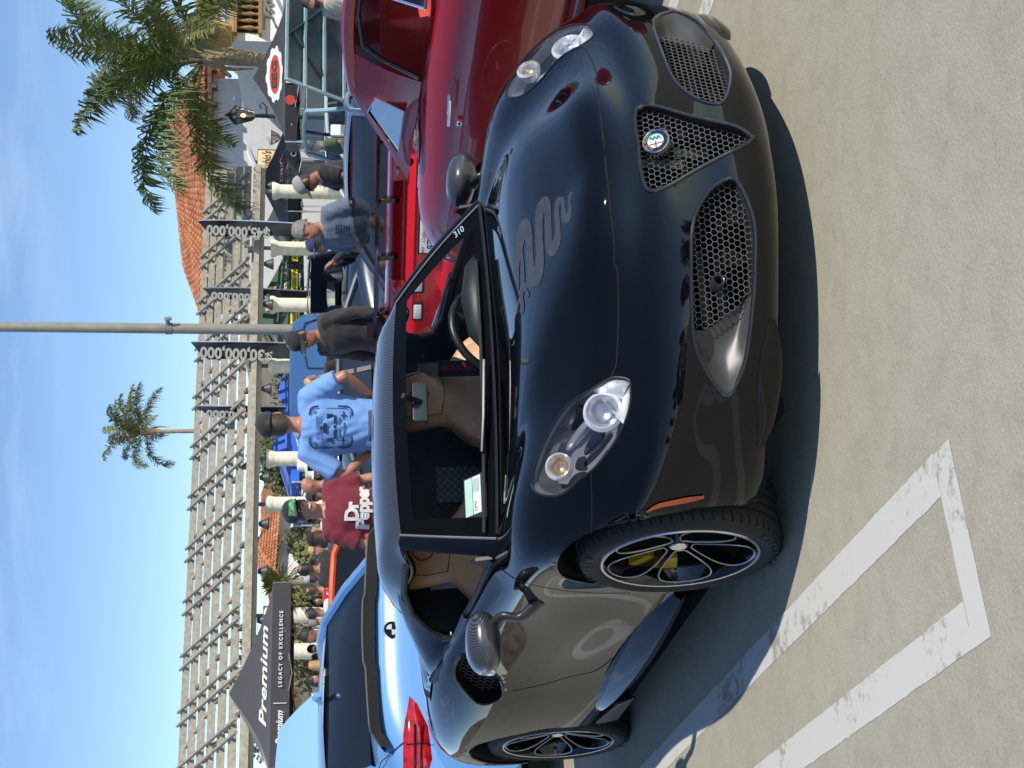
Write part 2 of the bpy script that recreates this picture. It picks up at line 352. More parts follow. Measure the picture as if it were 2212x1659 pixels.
def side(x, c3, c4, c5, c6, c7, c8, c9, zc=None):
    z0 = c3[1] if zc is None else zc
    return [(x, 0, z0 + .02), (x, .3, z0 + .015), (x, .5, z0 + .01), (x, *c3), (x, *c4), (x, *c5), (x, *c6), (x, *c7), (x, *c8), (x, *c9), (x, .62, .14)]
CT += [
 side(-.75, (.69, .825), (.752, .828), (.808, .79), (.846, .66), (.874, .470), (.868, .30), (.893, .18)),
 side(-1.10, (.69, .85), (.755, .858), (.806, .815), (.840, .67), (.872, .500), (.864, .31), (.895, .18)),
 side(-1.45, (.66, .885), (.760, .90), (.828, .86), (.862, .70), (.884, .525), (.878, .315), (.90, .185)),
 side(-1.85, (.60, .93), (.76, .935), (.872, .865), (.922, .71), (.928, .52), (.918, .33), (.91, .20), .95),
 side(-2.30, (.58, .925), (.76, .925), (.888, .855), (.937, .72), (.94, .52), (.93, .34), (.92, .22), .94),
 side(-2.75, (.55, .88), (.72, .88), (.855, .82), (.912, .70), (.922, .52), (.91, .36), (.89, .26), .90),
 side(-3.00, (.48, .82), (.62, .81), (.75, .76), (.82, .68), (.835, .52), (.83, .38), (.81, .28), .84),
 side(-3.09, (.40, .70), (.52, .69), (.62, .66), (.68, .60), (.70, .48), (.70, .38), (.68, .30), .71),
]
CT = np.array(CT, float)
rs = [max(3, int(round(x))) for x in np.sqrt((np.diff(CT, axis=0) ** 2).sum(-1)).mean(1) / 0.0125]
cs = [max(3, int(round(x))) for x in np.sqrt((np.diff(CT, axis=1) ** 2).sum(-1)).mean(0) / 0.0125]
G1 = nspline(CT, rs)                                   # along the car
G2 = nspline(np.swapaxes(G1, 0, 1), cs); SH = np.swapaxes(G2, 0, 1)   # across
NI, NJ = SH.shape[:2]; RI = np.concatenate([[0], np.cumsum(rs)]); CJ = np.concatenate([[0], np.cumsum(cs)])
SH[:, 0, 1] = 0
# fair the skin behind the nose so that reflections run smoothly
_wi = np.clip((np.arange(NI) - RI[7]) / max(1, RI[9] - RI[7]), 0, 1)[:, None, None]
_ext = np.concatenate([SH[:, 3:0:-1] * np.array([1, -1, 1]), SH], 1)
for _k in range(40):
    A = SH.copy(); A[1:-1] = (SH[:-2] + 2 * SH[1:-1] + SH[2:]) / 4
    E = np.concatenate([A[:, 1:2] * np.array([1, -1, 1]), A, A[:, -1:]], 1); B = (E[:, :-2] + 2 * E[:, 1:-1] + E[:, 2:]) / 4; B[:, -1] = A[:, -1]
    SH = SH + (B - SH) * _wi
V0 = SH.reshape(-1, 3); fi, fj = np.meshgrid(np.arange(NI - 1), np.arange(NJ - 1), indexing='ij'); fi = fi.ravel(); fj = fj.ravel()
FQ = np.stack([fi * NJ + fj, fi * NJ + fj + 1, (fi + 1) * NJ + fj + 1, (fi + 1) * NJ + fj], 1)
VR = V0 * np.array([1, -1, 1])                          # right half, the side the photograph shows
bvh = BVHTree.FromPolygons([tuple(p) for p in VR.tolist()], [tuple(q) for q in FQ.tolist()])
ORG = MCI @ Vector((0, 0, CAM_H))
bvh2 = BVHTree.FromPolygons([tuple(p) for p in VR.tolist()] + [tuple(p) for p in V0.tolist()], [tuple(q) for q in FQ.tolist()] + [tuple(q) for q in (FQ + len(VR)).tolist()])
def chit2(u, v):
    d = (MCI.to_3x3() @ ray(u, v)).normalized(); h = bvh2.ray_cast(ORG, d); return h[0], h[1]
def chit(u, v):
    """where the sight line through a pixel of the photograph meets the right half of the body (car axes)"""
    d = (MCI.to_3x3() @ ray(u, v)).normalized(); h = bvh.ray_cast(ORG, d); return h[0], h[1]
def carpix(P):
    P = np.asarray(P, float); R = np.array(MC)[:3, :3]; return pix_np(P @ R.T + np.array(MC)[:3, 3])
CEN = VR[FQ].mean(1); CP = carpix(CEN); VP = carpix(VR)
HEAD = [uv('R2', *p) for p in [(1075, 690), (1020, 672), (960, 683), (850, 748), (740, 822), (650, 950), (590, 1080), (548, 1220), (562, 1292), (640, 1318), (722, 1300), (810, 1222), (885, 1165), (985, 1040), (1045, 930), (1075, 840), (1084, 760)]]
VGR = [uv('R1', *p) for p in [(1125, 740), (1125, 791), (1131, 900), (1158, 1010), (1185, 1036), (1235, 1034), (1310, 1000), (1430, 930), (1560, 860), (1680, 800), (1748, 752), (1748, 690)]]
INT = [uv('R2', *p) for p in [(1655, -398), (1720, -283), (1758, -133), (1758, 100), (1745, 300), (1710, 560), (1660, 700), (1612, 770), (1555, 728), (1480, 620), (1432, 500), (1415, 300), (1412, 0), (1418, -130), (1443, -232), (1510, -342), (1590, -400)]]
HEADs = spl2(HEAD, True, 5); INTs = spl2(INT, True, 5); VGRs = np.array(VGR)
SCOOP = [(-1.29, .835), (-1.40, .862), (-1.53, .855), (-1.64, .80), (-1.70, .745), (-1.665, .695), (-1.58, .665), (-1.43, .695), (-1.34, .765)]
SCs = spl2(SCOOP, True, 6)
FA = (0.02, 0.33, 0.358); RA = (-2.385, 0.345, 0.385)
def circ(c, n=96): return np.array([(c[0] + c[2] * cos(t), c[1] + c[2] * sin(t)) for t in np.linspace(0, 2 * pi, n, endpoint=False)])
front = CEN[:, 0] > 0.1
m_head = inpoly(CP, HEADs) & front & (CEN[:, 2] > .5) & (CEN[:, 1] < -.45)
m_vgr = inpoly(CP, VGRs) & (CEN[:, 0] > .6)
m_int = inpoly(CP, INTs) & front & (CEN[:, 2] < .55)
sidef = np.abs(CEN[:, 1]) > .62
m_fa = ((CEN[:, 0] - FA[0]) ** 2 + (CEN[:, 2] - FA[1]) ** 2 < FA[2] ** 2) & sidef
m_ra = ((CEN[:, 0] - RA[0]) ** 2 + (CEN[:, 2] - RA[1]) ** 2 < RA[2] ** 2) & sidef
m_fa |= (fi < RI[8]) & (fj >= CJ[6]) & (CEN[:, 0] < .36)
m_sc = inpoly(CEN[:, [0, 2]], SCs) & (np.abs(CEN[:, 1]) > .7)
m_cock = (fi >= RI[11]) & (fi < RI[15] - int(rs[14] * .45)) & (fj < CJ[3] + int(cs[3] * .55))
rem = m_head | m_vgr | m_int | m_fa | m_ra | m_sc | m_cock
Vs = VR.copy()
def snap(mask, outline, space):
    used = np.zeros(len(Vs), int); kept = np.zeros(len(Vs), int)
    np.add.at(used, FQ[mask].ravel(), 1); np.add.at(kept, FQ[~rem].ravel(), 1)
    bd = np.where((used > 0) & (kept > 0))[0]
    A = np.asarray(outline); B = np.roll(A, -1, 0); AB = B - A; L2 = (AB ** 2).sum(1) + 1e-12
    for k in bd:
        if space == 'px':
            p = VP[k]; t = np.clip(((p - A) * AB).sum(1) / L2, 0, 1); q = A + AB * t[:, None]; d = ((q - p) ** 2).sum(1); i = d.argmin()
            if d[i] > 30 ** 2 or abs(VR[k, 1]) < 1e-4: continue
            h, _n = chit(*q[i])
            if h is not None and (h - Vector(VR[k])).length < .04: Vs[k] = h
        else:
            p = VR[k, [0, 2]]; t = np.clip(((p - A) * AB).sum(1) / L2, 0, 1); q = A + AB * t[:, None]; d = ((q - p) ** 2).sum(1); i = d.argmin()
            if d[i] < .03 ** 2: Vs[k, 0], Vs[k, 2] = q[i]
snap(m_head, HEADs, 'px'); snap(m_int, INTs, 'px'); snap(m_vgr, VGRs, 'px')
snap(m_fa, circ(FA), 'xz'); snap(m_ra, circ(RA), 'xz'); snap(m_sc, SCs, 'xz')
def sub_faces(mask):
    b = MB(); F = FQ[mask]; ids = np.unique(F); mp = -np.ones(len(Vs), int); mp[ids] = np.arange(len(ids)); return Vs[ids], mp[F]
Vk, Fk = sub_faces(~rem)
bd = MB(); bd.add(Vk, Fk); bd.add(Vk * np.array([1, -1, 1]), Fk[:, ::-1])
body = bd.build('body', BLACK, car, angle=55)
def both(fn):
    for s in (1, -1): fn(s)
def mir(P, s):
    """right-side points (y<0) for s=1, mirrored for s=-1"""
    return [Vector((p[0], p[1] * s, p[2])) for p in P]
def outline3(pts2, n=None, off=0.0):
    o = []
    for q in pts2:
        h, nn = chit(*q)
        if h is not None: o.append(h + (nn if nn.dot(ORG - h) > 0 else -nn) * off)
    return o
HEAD3 = outline3(HEADs); INT3 = outline3(INTs); VG3 = [h for h in (chit2(*q)[0] for q in VGRs[1:11]) if h is not None]
for p in VG3: p.y = min(p.y, -.0005)
# ---- arch lips, liners
def arch(c, ylip, s, nm):
    b = MB(); P = []; Q = []
    for t in np.linspace(-0.62, pi + 0.62, 70):
        x = c[0] + c[2] * cos(t); z = c[1] + c[2] * sin(t)
        if z < 0.16: continue
        h = bvh.ray_cast(Vector((x + .010 * cos(t), -1.4, z + .010 * sin(t))), Vector((0, 1, 0)))
        y = h[0].y if h[0] is not None else -ylip
        P.append(Vector((x, y + .004, z)))
    ys_ = np.array([p.y for p in P])
    for _k in range(12): ys_[1:-1] = (ys_[:-2] + 2 * ys_[1:-1] + ys_[2:]) / 4
    for p, yy_ in zip(P, ys_): p.y = yy_
    for p in P: Q.append([p, Vector((c[0] + (p.x - c[0]) * .97, p.y + .03, c[1] + (p.z - c[1]) * .97)), Vector((c[0] + (p.x - c[0]) * 1.0, -.60, c[1] + (p.z - c[1]) * 1.0))])
    b.grid(np.array([[list(mir([q], s)[0]) for q in r] for r in Q])); b.build('wheel_arch_liner', BLK, car)
    MB().tube(mir(P, s), .0065, 8).build('arch_lip', BLACK, car)
    bb = MB(); bb.box((c[0], -.58 * s, .36), (.76, .04, .6)); bb.build('inner_wing', GAP, car)
for s in (1, -1): arch(FA, .9, s, 'f'); arch(RA, .93, s, 'r')
# ---- grilles
HEXM = mat('grille_wire', (0.22, 0.215, 0.20), rough=0.35, metal=0.4, var=0.1)
def hexmesh(poly3, cell, back, wire, s, name='grille_mesh', parent=None, depth=.0035, plane=None):
    P = np.array([list(p) for p in poly3]); c = P.mean(0); U, Sg, Vt = np.linalg.svd(P - c)
    e1 = Vector(Vt[0]); n = Vector(Vt[2]); n = n if n.x > 0 or (abs(n.x) < .3 and n.y < 0) else -n
    e1 = Vector((0, -1, 0)) if abs(n.x) > .3 else Vector((-1, 0, 0)); e1 = (e1 - n * e1.dot(n)).normalized(); e2 = n.cross(e1).normalized()
    if e2.z < 0: e2 = -e2
    q2 = np.array([[(Vector(p) - Vector(c)).dot(e1), (Vector(p) - Vector(c)).dot(e2)] for p in P])
    lo = q2.min(0) - cell; hi = q2.max(0) + cell; b = MB(); a = cell / sqrt(3)
    hw = cell; vw = 1.5 * a; seg = set(); iy = 0; y = lo[1]
    segs = []
    while y < hi[1]:
        x = lo[0] + (hw / 2 if iy % 2 else 0)
        while x < hi[0]:
            vs = [(x + a * sin(pi / 3 * k), y + a * cos(pi / 3 * k)) for k in range(4)]
            for k in range(3): segs.append((vs[k], vs[k + 1]))
            x += hw
        y += vw; iy += 1
    Sg = np.array(segs); inn = inpoly(Sg[:, 0], q2) & inpoly(Sg[:, 1], q2) | inpoly(Sg.mean(1), q2)
    o = Vector(c) - n * back
    for (p, q) in Sg[inn]:
        A = o + e1 * p[0] + e2 * p[1]; B = o + e1 * q[0] + e2 * q[1]; A, B = mir([A, B], s)
        b.bar(A, B, wire, depth, up=n if s == 1 else mir([n], -1)[0])
    ob = b.build(name, HEXM, parent or car, smooth=False); ob['kind'] = 'stuff'; return o, e1, e2, n
# badge grille (both halves mirrored into one outline)
VGall = VG3 + [Vector((p.x, -p.y, p.z)) for p in reversed(VG3)]
gv = empty('shield_grille', (0, 0, 0)); gv.parent = car
hexmesh(VGall, .0175, .022, .0011, 1, parent=gv)
ring = [Vector(p) for p in spl2([list(p) for p in VGall], True, 3)]
MB().tube(ring, .0065, 8, closed=True).build('grille_frame', mat('gloss_black_trim', (0.01, 0.01, 0.01), rough=0.1, coat=1.0), gv)
def wall(pts, vec, s, nm, m=BLK, par=None):
    A = mir(pts, s); B = [p + Vector((vec[0], vec[1] * s, vec[2])) for p in A]
    MB().grid(np.array([[list(p) for p in A], [list(p) for p in B]]), closed_j=True).build(nm, m, par or car)
wall(VGall, (-.07, 0, 0), 1, 'grille_wall', SATIN, gv)
for k, (yy, zz, hh) in enumerate([(-.07, .40, .16), (.03, .42, .13), (.07, .33, .1), (-.02, .30, .12)]):
    MB().box((.70, yy, zz), (.02, .03, hh)).build('radiator_strut', mat('dark_strut', (.05, .05, .052), .5), gv)
for s in (1, -1):
    gi = empty('side_intake', (0, 0, 0)); gi.parent = car
    DIV = [uv('R2', *p) for p in [(1443, 398), (1500, 400), (1560, 368), (1620, 325), (1690, 262), (1725, 215)]]
    inner = [p for p, q in zip(INT3, INTs) if q[0] > uv('R2', 0, 320)[0]]
    d3 = outline3(DIV)
    k0 = min(range(len(INTs)), key=lambda i: (INTs[i][0] - DIV[-1][0]) ** 2 + (INTs[i][1] - DIV[-1][1]) ** 2)
    k1 = min(range(len(INTs)), key=lambda i: (INTs[i][0] - DIV[0][0]) ** 2 + (INTs[i][1] - DIV[0][1]) ** 2)
    outer = INT3[k0:k1 + 1] if k0 < k1 else INT3[k1:k0 + 1]
    mesh_poly = INT3[:k0] + list(reversed(d3)) + INT3[k1:] if k0 < k1 else INT3
    hexmesh(mesh_poly, .0175, .030, .0011, s, parent=gi)
    MB().tube([Vector(p) for p in mir(INT3, s)], .0055, 8, closed=True).build('intake_rim', MATS['gloss_black_trim'], gi)
    wall(INT3, (-.075, .01, 0), s, 'intake_wall', SATIN, gi)
    # smooth duct running to the outer tip
    dd = [Vector(p) + Vector((-.035, .012, 0)) for p in spl2([list(p) for p in d3], False, 6)]
    oo = [outer[min(int(i * len(outer) / len(dd)), len(outer) - 1)] for i in range(len(dd))]
    oo = list(reversed(oo)) if (oo[0] - dd[0]).length > (oo[-1] - dd[0]).length else oo
    tip = []
    for t in np.linspace(0, 1, 10):
        tip.append([list(mir([a.lerp(b_, t) + Vector((-.03 * sin(pi * min(t * 1.2, 1)) * (1 - t), 0, 0))], s)[0]) for a, b_ in zip(dd, oo)])
    MB().grid(np.array(tip)).build('brake_duct', mat('satin_duct', (0.055, 0.053, 0.05), rough=0.38, var=0.08), gi)
    for zz in (.27, .32, .37):
        MB().box((.60, -.32 * s, zz), (.02, .24, .022)).build('radiator_louvre', MATS['dark_strut'], gi)
# cavity behind all grilles
MB().add([(.55, -.52, .15), (.55, .52, .15), (.55, .52, .50), (.55, -.52, .50)], [(0, 1, 2, 3)]).build('radiator', GAP, car, smooth=False)
MB().add([(.30, -.79, .11), (.375, -.775, .126), (.43, -.69, .122), (.53, -.555, .116), (.645, -.345, .116), (.72, -.16, .116), (.74, 0, .116), (.72, .16, .116), (.645, .345, .116), (.53, .555, .116), (.43, .69, .122), (.375, .775, .126), (.30, .79, .11), (.30, 0, .11)], [tuple(range(14))]).build('undertray', GAP, car, smooth=False)
# parking sensor / tow eye ring in the right intake
h, _n = chit(*uv('R2', 1565, 135)); c = h + Vector((-.02, 0, 0)); Rx = Matrix.Rotation(pi / 2, 3, 'Y')
MB().lathe([(.019, -.02), (.019, .012), (.0165, .016), (.013, .014), (.013, -.02)], c, 24, 'x').build('tow_ring', SATIN, car)
MB().lathe([(.001, -.012), (.013, -.012)], c, 20, 'x').build('tow_socket', GAP, car)
# ---- panel gaps and flat marks that lie on the body
def ribbon(b, px, wd, off=.0011, s=1, n=6, wpx=None, smooth=True):
    P2 = spl2(px, False, n) if smooth else np.array(px, float)
    rows = []
    W = None
    if wpx is not None: W = spl2([[w_, 0] for w_ in wpx], False, n)[:, 0] if smooth else np.array(wpx, float)
    for i, p in enumerate(P2):
        d = P2[min(i + 1, len(P2) - 1)] - P2[max(i - 1, 0)]; d = d / (np.linalg.norm(d) + 1e-9); q = np.array([-d[1], d[0]])
        if W is not None:
            e = []
            for sg in (1, 0, -1):
                h, nn = chit(*(p + q * sg * W[i] / 2))
                if h is None: break
                nn = nn if nn.dot(ORG - h) > 0 else -nn; e.append(h + nn * (off + 2e-6 * i))
            if len(e) == 3: rows.append(e)
        else:
            h, nn = chit(*p)
            if h is None: continue
            nn = nn if nn.dot(ORG - h) > 0 else -nn; rows.append((h + nn * off, nn))
    if W is None:
        o = []
        for i, (h, nn) in enumerate(rows):
            t = rows[min(i + 1, len(rows) - 1)][0] - rows[max(i - 1, 0)][0]
            q = nn.cross(t).normalized() * wd / 2; o.append([list(mir([h + q], s)[0]), list(mir([h - q], s)[0])])
        if len(o) > 1: b.grid(np.array(o))
    elif len(rows) > 1: b.grid(np.array([[list(mir([e], s)[0]) for e in r] for r in rows]))
HOODCUT = [uv('R2', *p) for p in [(972, 676), (990, 640), (1005, 600), (1014, 450), (1017, 300), (1012, 100), (992, 45)]] + [uv('R1', *p) for p in [(994, 1325), (972, 1140), (955, 960), (940, 810)]]
for s in (1, -1):
    b = MB(); ribbon(b, HOODCUT, .0045, s=s); b.build('hood_gap', GAP, car)
    b = MB(); ribbon(b, [uv('R2', *p) for p in [(868, 1175), (871, 1280), (873, 1400), (870, 1522)]], .004, s=s); b.build('fender_gap', GAP, car)
    b = MB(); ribbon(b, [uv('R3', *p) for p in [(375, 575), (440, 620), (520, 655), (700, 690), (900, 708), (1080, 705)]], .004, s=s); b.build('door_gap', GAP, car)
    b = MB(); ribbon(b, [uv('R3', *p) for p in [(440, 1240), (560, 1215), (660, 1190), (760, 1160), (890, 1130), (985, 1060)]], .004, s=s); b.build('door_gap', GAP, car)
    b = MB(); ribbon(b, [uv('R2', *p) for p in [(1168, 1400), (1230, 1368), (1320, 1348), (1400, 1333), (1480, 1318)]], 0, off=.004, s=s, wpx=[4, 9, 11, 11, 6]); b.build('side_marker', mat('amber_lens', (0.62, 0.10, 0.02), rough=0.2, coat=0.6), car)
DECAL = mat('satin_grey_decal', (0.045, 0.047, 0.05), rough=0.42, var=0.25, scale=30)
kx = 400 / 1106 / 1.82278 * 1.0
def sn(pts):
    return [uv('SN', x, y) for x, y, w_ in pts], [w_ * 800 / 2212 / 1.82278 for x, y, w_ in pts]
b = MB(); _kd = 0
def blob(b, pts):
    """stroke with round joins, laid on the hood"""
    global _kd
    kz = 800 / 2212 / 1.82278
    D_ = []
    for (x0, y0, w0), (x1, y1, w1) in zip(pts[:-1], pts[1:]):
        n = max(2, int(math.hypot(x1 - x0, y1 - y0) / 14))
        for i in range(n): t = i / n; D_.append((x0 + (x1 - x0) * t, y0 + (y1 - y0) * t, w0 + (w1 - w0) * t))
    D_.append(pts[-1])
    for (x, y, w_) in D_:
        _kd += 1; V = []
        for t in np.linspace(0, 2 * pi, 16, endpoint=False):
            h, nn = chit2(*uv('SN', x + w_ / 2 * cos(t), y + w_ / 2 * sin(t)))
            if h is None: break
            V.append(h + (nn if nn.dot(ORG - h) > 0 else -nn) * (.0006 + 4e-6 * _kd))
        if len(V) == 16: b.add(V, [tuple(range(16))])
for pts in [[(803, 160, 26), (797, 180, 34), (782, 215, 30), (785, 290, 32), (788, 365, 38), (772, 415, 66), (745, 445, 96), (722, 400, 52), (714, 320, 42), (712, 270, 46), (700, 235, 62), (672, 240, 66), (650, 280, 56), (642, 350, 54), (652, 480, 58), (660, 590, 56), (650, 680, 78), (620, 745, 100), (588, 800, 108), (562, 730, 84), (556, 650, 78), (552, 520, 74), (548, 400, 74), (542, 300, 84), (522, 252, 100), (482, 300, 100), (458, 380, 90), (450, 480, 86), (452, 650, 86), (464, 800, 84), (462, 920, 92), (445, 1020, 110), (405, 1120, 130), (375, 1140, 100), (362, 1020, 92), (354, 900, 80), (348, 800, 74), (344, 700, 80), (336, 600, 92), (312, 500, 112), (275, 580, 112), (245, 660, 110), (230, 750, 98), (218, 860, 76), (212, 960, 54), (216, 1060, 44), (226, 1150, 30), (228, 1220, 14)],
            [(262, 800, 30), (268, 880, 36), (275, 960, 34), (283, 1060, 32), (285, 1125, 26)],
            [(333, 1292, 24), (330, 1260, 34), (310, 1215, 30), (275, 1222, 36), (262, 1265, 42), (258, 1330, 52), (272, 1390, 42), (268, 1450, 36), (266, 1478, 22)], [(250, 1300, 20), (232, 1350, 20), (215, 1440, 10)]]: blob(b, pts)
b.build('snake_decal', DECAL, car)
# ---- badge
bn = Vector((.88, 0, .47)).normalized(); bc = Vector((.853, 0, .474)); bx = Vector((0, 1, 0)); by = bn.cross(bx).normalized()
if by.z < 0: by = -by
BM = frame_m(bc, bx, by); R3b = BM.to_3x3()
bad = empty('badge'); bad.parent = car
MB().lathe([(.036, -.03), (.0385, -.004), (.0385, .004), (.036, .0065), (.0335, .005)], bc, 40, 'z', R3b).build('badge_rim', CHROME, bad)
MB().lathe([(.0, .0035), (.0345, .0035)], bc, 40, 'z', R3b).build('badge_ring', mat('enamel_navy', (.006, .008, .02), .12, coat=1), bad)
MB().lathe([(.0, .0042), (.0222, .0042)], bc, 40, 'z', R3b).build('badge_field', mat('enamel_white', (.78, .78, .72), .15, coat=1), bad)
MB().lathe([(.0222, .0042), (.0225, .0052), (.0235, .0052), (.0238, .0042)], bc, 40, 'z', R3b).build('badge_band', mat('gold_metal', (.75, .6, .32), .2, metal=1), bad)
bb = MB(); L3 = lambda x, y, z=.0048: BM @ Vector((x, y, z))
def flat(b, pts, z=.0048): b.add([L3(x, y, z) for x, y in pts], [tuple(range(len(pts)))])
flat(bb, [(-.0115, -.0185), (-.0075, -.0205), (-.0075, .0205), (-.0115, .0185)]); flat(bb, [(-.0215, -.002), (-.001, -.002), (-.001, .002), (-.0215, .002)], .0049)
bb.build('badge_cross', mat('enamel_red', (.45, .012, .01), .15, coat=1), bad, smooth=False)
bb = MB(); flat(bb, [(.0005, -.0215)] + [(.0222 * cos(t), .0222 * sin(t)) for t in np.linspace(-1.5, 1.5, 16)] + [(.0005, .0215)], .0045); bb.build('badge_sky', mat('enamel_pale_blue', (.35, .62, .68), .15, coat=1), bad, smooth=False)
bb = MB(); sp = [(.006 + .0045 * sin(k * 1.25), .015 - .03 * k / 14) for k in range(15)]
bb.tube([L3(.0095 + x - .006, y, .006) for x, y in sp], .0016, 6); bb.build('badge_serpent', mat('enamel_green', (.02, .13, .05), .15, coat=1), bad)
def arc_text(b, txt, M4, r, a0, da, size, depth=.001, z=.0, flip=False):
    for i, ch in enumerate(txt):
        if ch == ' ': continue
        V, Fc = text_mesh(ch, size=size, depth=depth, bold=.0, res=2); a = a0 + da * i
        o = Vector((r * cos(a), r * sin(a), z)); xr = Vector((-sin(a), cos(a), 0)) * (1 if flip else -1); yr = Vector((cos(a), sin(a), 0)) * (-1 if flip else 1)
        m = M4 @ frame_m(o, xr, yr); b.add([m @ v for v in V], Fc)
tb = MB(); arc_text(tb, 'ALFA ROMEO', BM, .0285, pi / 2 + 1.08, -.24, .011, z=.0042); tb.build('badge_lettering', MATS['gold_metal'], bad, smooth=False)
# ---- headlights
LENS = glass('headlight_cover', (.97, .98, .99), op=.0, ior=1.35)
BOWL = mat('headlight_bowl', (.30, .32, .37), rough=.35, metal=.5, coat=.3); REFL = mat('headlight_reflector', (.86, .87, .90), rough=.28, metal=.85)
proj = chit(*uv('R2', 920, 850))[0]; sig = chit(*uv('R2', 682, 1152))[0]
for s in (1, -1):
    hl = empty('headlight'); hl.parent = car
    Vh, Fh = sub_faces(m_head); Vh = Vh * np.array([1, s, 1]); MB().add(Vh, Fh).build('lens_cover', LENS, hl)
    MB().tube(mir(HEAD3, s), .0035, 8, closed=True).build('seal', BLK, hl)
    P = mir(HEAD3, s); cc = sum(P, Vector()) / len(P); dn = Vector((-.05, .02 * s, -.06))
    rows = [[list(p) for p in P], [list(p.lerp(cc, .10) + dn * .8) for p in P], [list(p.lerp(cc, .45) + dn * 1.3) for p in P], [list(cc + dn * 1.4 + (p - cc) * .02) for p in P]]
    MB().grid(np.array(rows), closed_j=True).build('bowl', BOWL, hl)
    nf = Vector((.88, -.22 * s, .42)).normalized()
    def lamp(cp, r, nm, dep, ringm, lensm):
        e = empty(nm); e.parent = hl; c_ = mir([cp], s)[0] - nf * dep; R = nf.to_track_quat('Z', 'Y').to_matrix()
        MB().lathe([(r * 1.0, -.03), (r * 1.34, -.006), (r * 1.36, .004), (r * 1.14, .012), (r * 1.0, .0)], c_, 36, 'z', R).build('bezel', ringm, e)
        MB().lathe([(r * 1.0, .0), (r * .8, -.012), (r * .4, -.02), (.0003, -.022)], c_, 36, 'z', R).build('reflector', REFL, e)
        G = [(r * .82 * sin(t), -.006 + r * .45 * cos(t) - r * .25) for t in np.linspace(pi / 2, 0.02, 8)]
        MB().lathe(G, c_, 32, 'z', R).build('lens', lensm, e)
    lamp(proj, .042, 'projector_lamp', .030, mat('bezel_silver', (.85, .86, .88), .35, metal=.5), glass('lamp_lens', (.80, .83, .88), op=.25))
    lamp(sig, .030, 'turn_signal', .024, MATS['bezel_silver'], glass('signal_lens', (.98, .80, .62), op=.15))
    a_ = mir([proj], s)[0]; b_ = mir([sig], s)[0]; ax = (b_ - a_).normalized()
    # silvered fin in front of the projector and ribbed trim towards the outer edge
    fr_ = [p for p in P if (p - a_).dot(ax) < -.01]
    MB().grid(np.array([[list(p.lerp(cc, .04) + dn * .12) for p in fr_], [list(p.lerp(a_, .62) + dn * .55) for p in fr_]])).build('front_reflector', REFL, hl)
    pr = [p for p in P if (p - a_).dot(ax) > .02]
    rb = MB()
    for k, p in enumerate(pr):
        q = pr[(k + 1) % len(pr)]
        if (q - p).length > .05: continue
        for t in (0, .33, .66):
            w_ = p.lerp(q, t); rb.bar(w_.lerp(cc, .05) + dn * .25, w_.lerp(cc, .2) + dn * .55, .0018, .003)
    rb.build('ribbed_trim', mat('trim_grey', (.22, .225, .24), .3, metal=.6), hl)
    MB().tube([a_.lerp(b_, t) + dn * .55 + Vector((-.02, .035 * s, .01)) for t in np.linspace(.25, .85, 8)], [.006, .012, .014, .015, .015, .014, .012, .006], 10).build('daylight_strip', REFL, hl)
    MB().tube([a_.lerp(b_, t) + dn * .75 + Vector((.01, -.01 * s, -.01)) for t in np.linspace(.3, .75, 6)], [.004, .014, .018, .018, .014, .004], 10).build('inner_shroud', mat('blue_black_gloss', (.012, .014, .035), .1, coat=1), hl)
# ---- windshield, pillars, roof
def wsB(t): return Vector((-.372 - .068 * t * t, .662 * t, .792 + .010 * t * t))
def wsT(t): return Vector((-.835 - .035 * t * t, .482 * t, 1.118 - .022 * t * t))
def ws(t, s_, off=0.0):
    p = wsB(t).lerp(wsT(t), s_); n = Vector((.55, .25 * t, .83)).normalized(); return p + n * (.018 * sin(pi * s_) * (1 - .3 * t * t) + off)
tt = np.linspace(-1, 1, 33); ss = np.linspace(0, 1, 21)
MB().grid(np.array([[list(ws(t, s_)) for t in tt] for s_ in ss])).build('windshield', glass('windscreen_glass', (.95, .975, .97), op=.0, ior=1.17), car)
FRIT = mat('glass_frit', (.004, .0045, .005), rough=.95, spec=.02)
b = MB()
def fr_in(t): return 1 - .10 - .02 * abs(t)
for sg in (1, -1): b.grid(np.array([[list(ws(sg * x, s_, -.004)) for x in np.linspace(.89, 1.0, 5)] for s_ in ss]))
b.grid(np.array([[list(ws(t, s_, -.0042)) for t in tt] for s_ in np.linspace(.85, 1, 5)])); b.grid(np.array([[list(ws(t, s_, -.0044)) for t in tt] for s_ in np.linspace(0, .10, 4)]))
b.build('glass_border', FRIT, car)
b = MB()
for s in (1, -1):
    b = MB(); rows = []
    for s_ in np.linspace(-.03, 1.0, 16):
        e = ws(-1 * s, max(s_, 0)) + (Vector((.01, 0, -.012)) if s_ < 0 else Vector()); w_ = .060 - .008 * s_
        o = Vector((-.55, -.80 * s, -.10)).normalized()
        nrm = Vector((.45, -.55 * s, .70)).normalized()
        rows.append([list(e + nrm * .002), list(e + nrm * .008 + o * .006), list(e + nrm * .016 + o * w_ * .5), list(e + nrm * .008 + o * w_), list(e - nrm * .018 + o * (w_ + .012)), list(e - nrm * .03 + o * .02)])
    b.grid(np.array(rows)).build('windshield_pillar', BLACK, car)
    b = MB(); b.tube([ws(-1 * s, x, .003) for x in np.linspace(0, 1, 14)], .0045, 6).build('windshield_seal', mat('pale_seal', (.16, .155, .14), .5), car)
RX = [(-.835, 1.118, .482), (-.90, 1.146, .515), (-1.0, 1.170, .54), (-1.15, 1.184, .555), (-1.32, 1.182, .56), (-1.50, 1.155, .56), (-1.66, 1.112, .555), (-1.80, 1.062, .54)]
rows = []
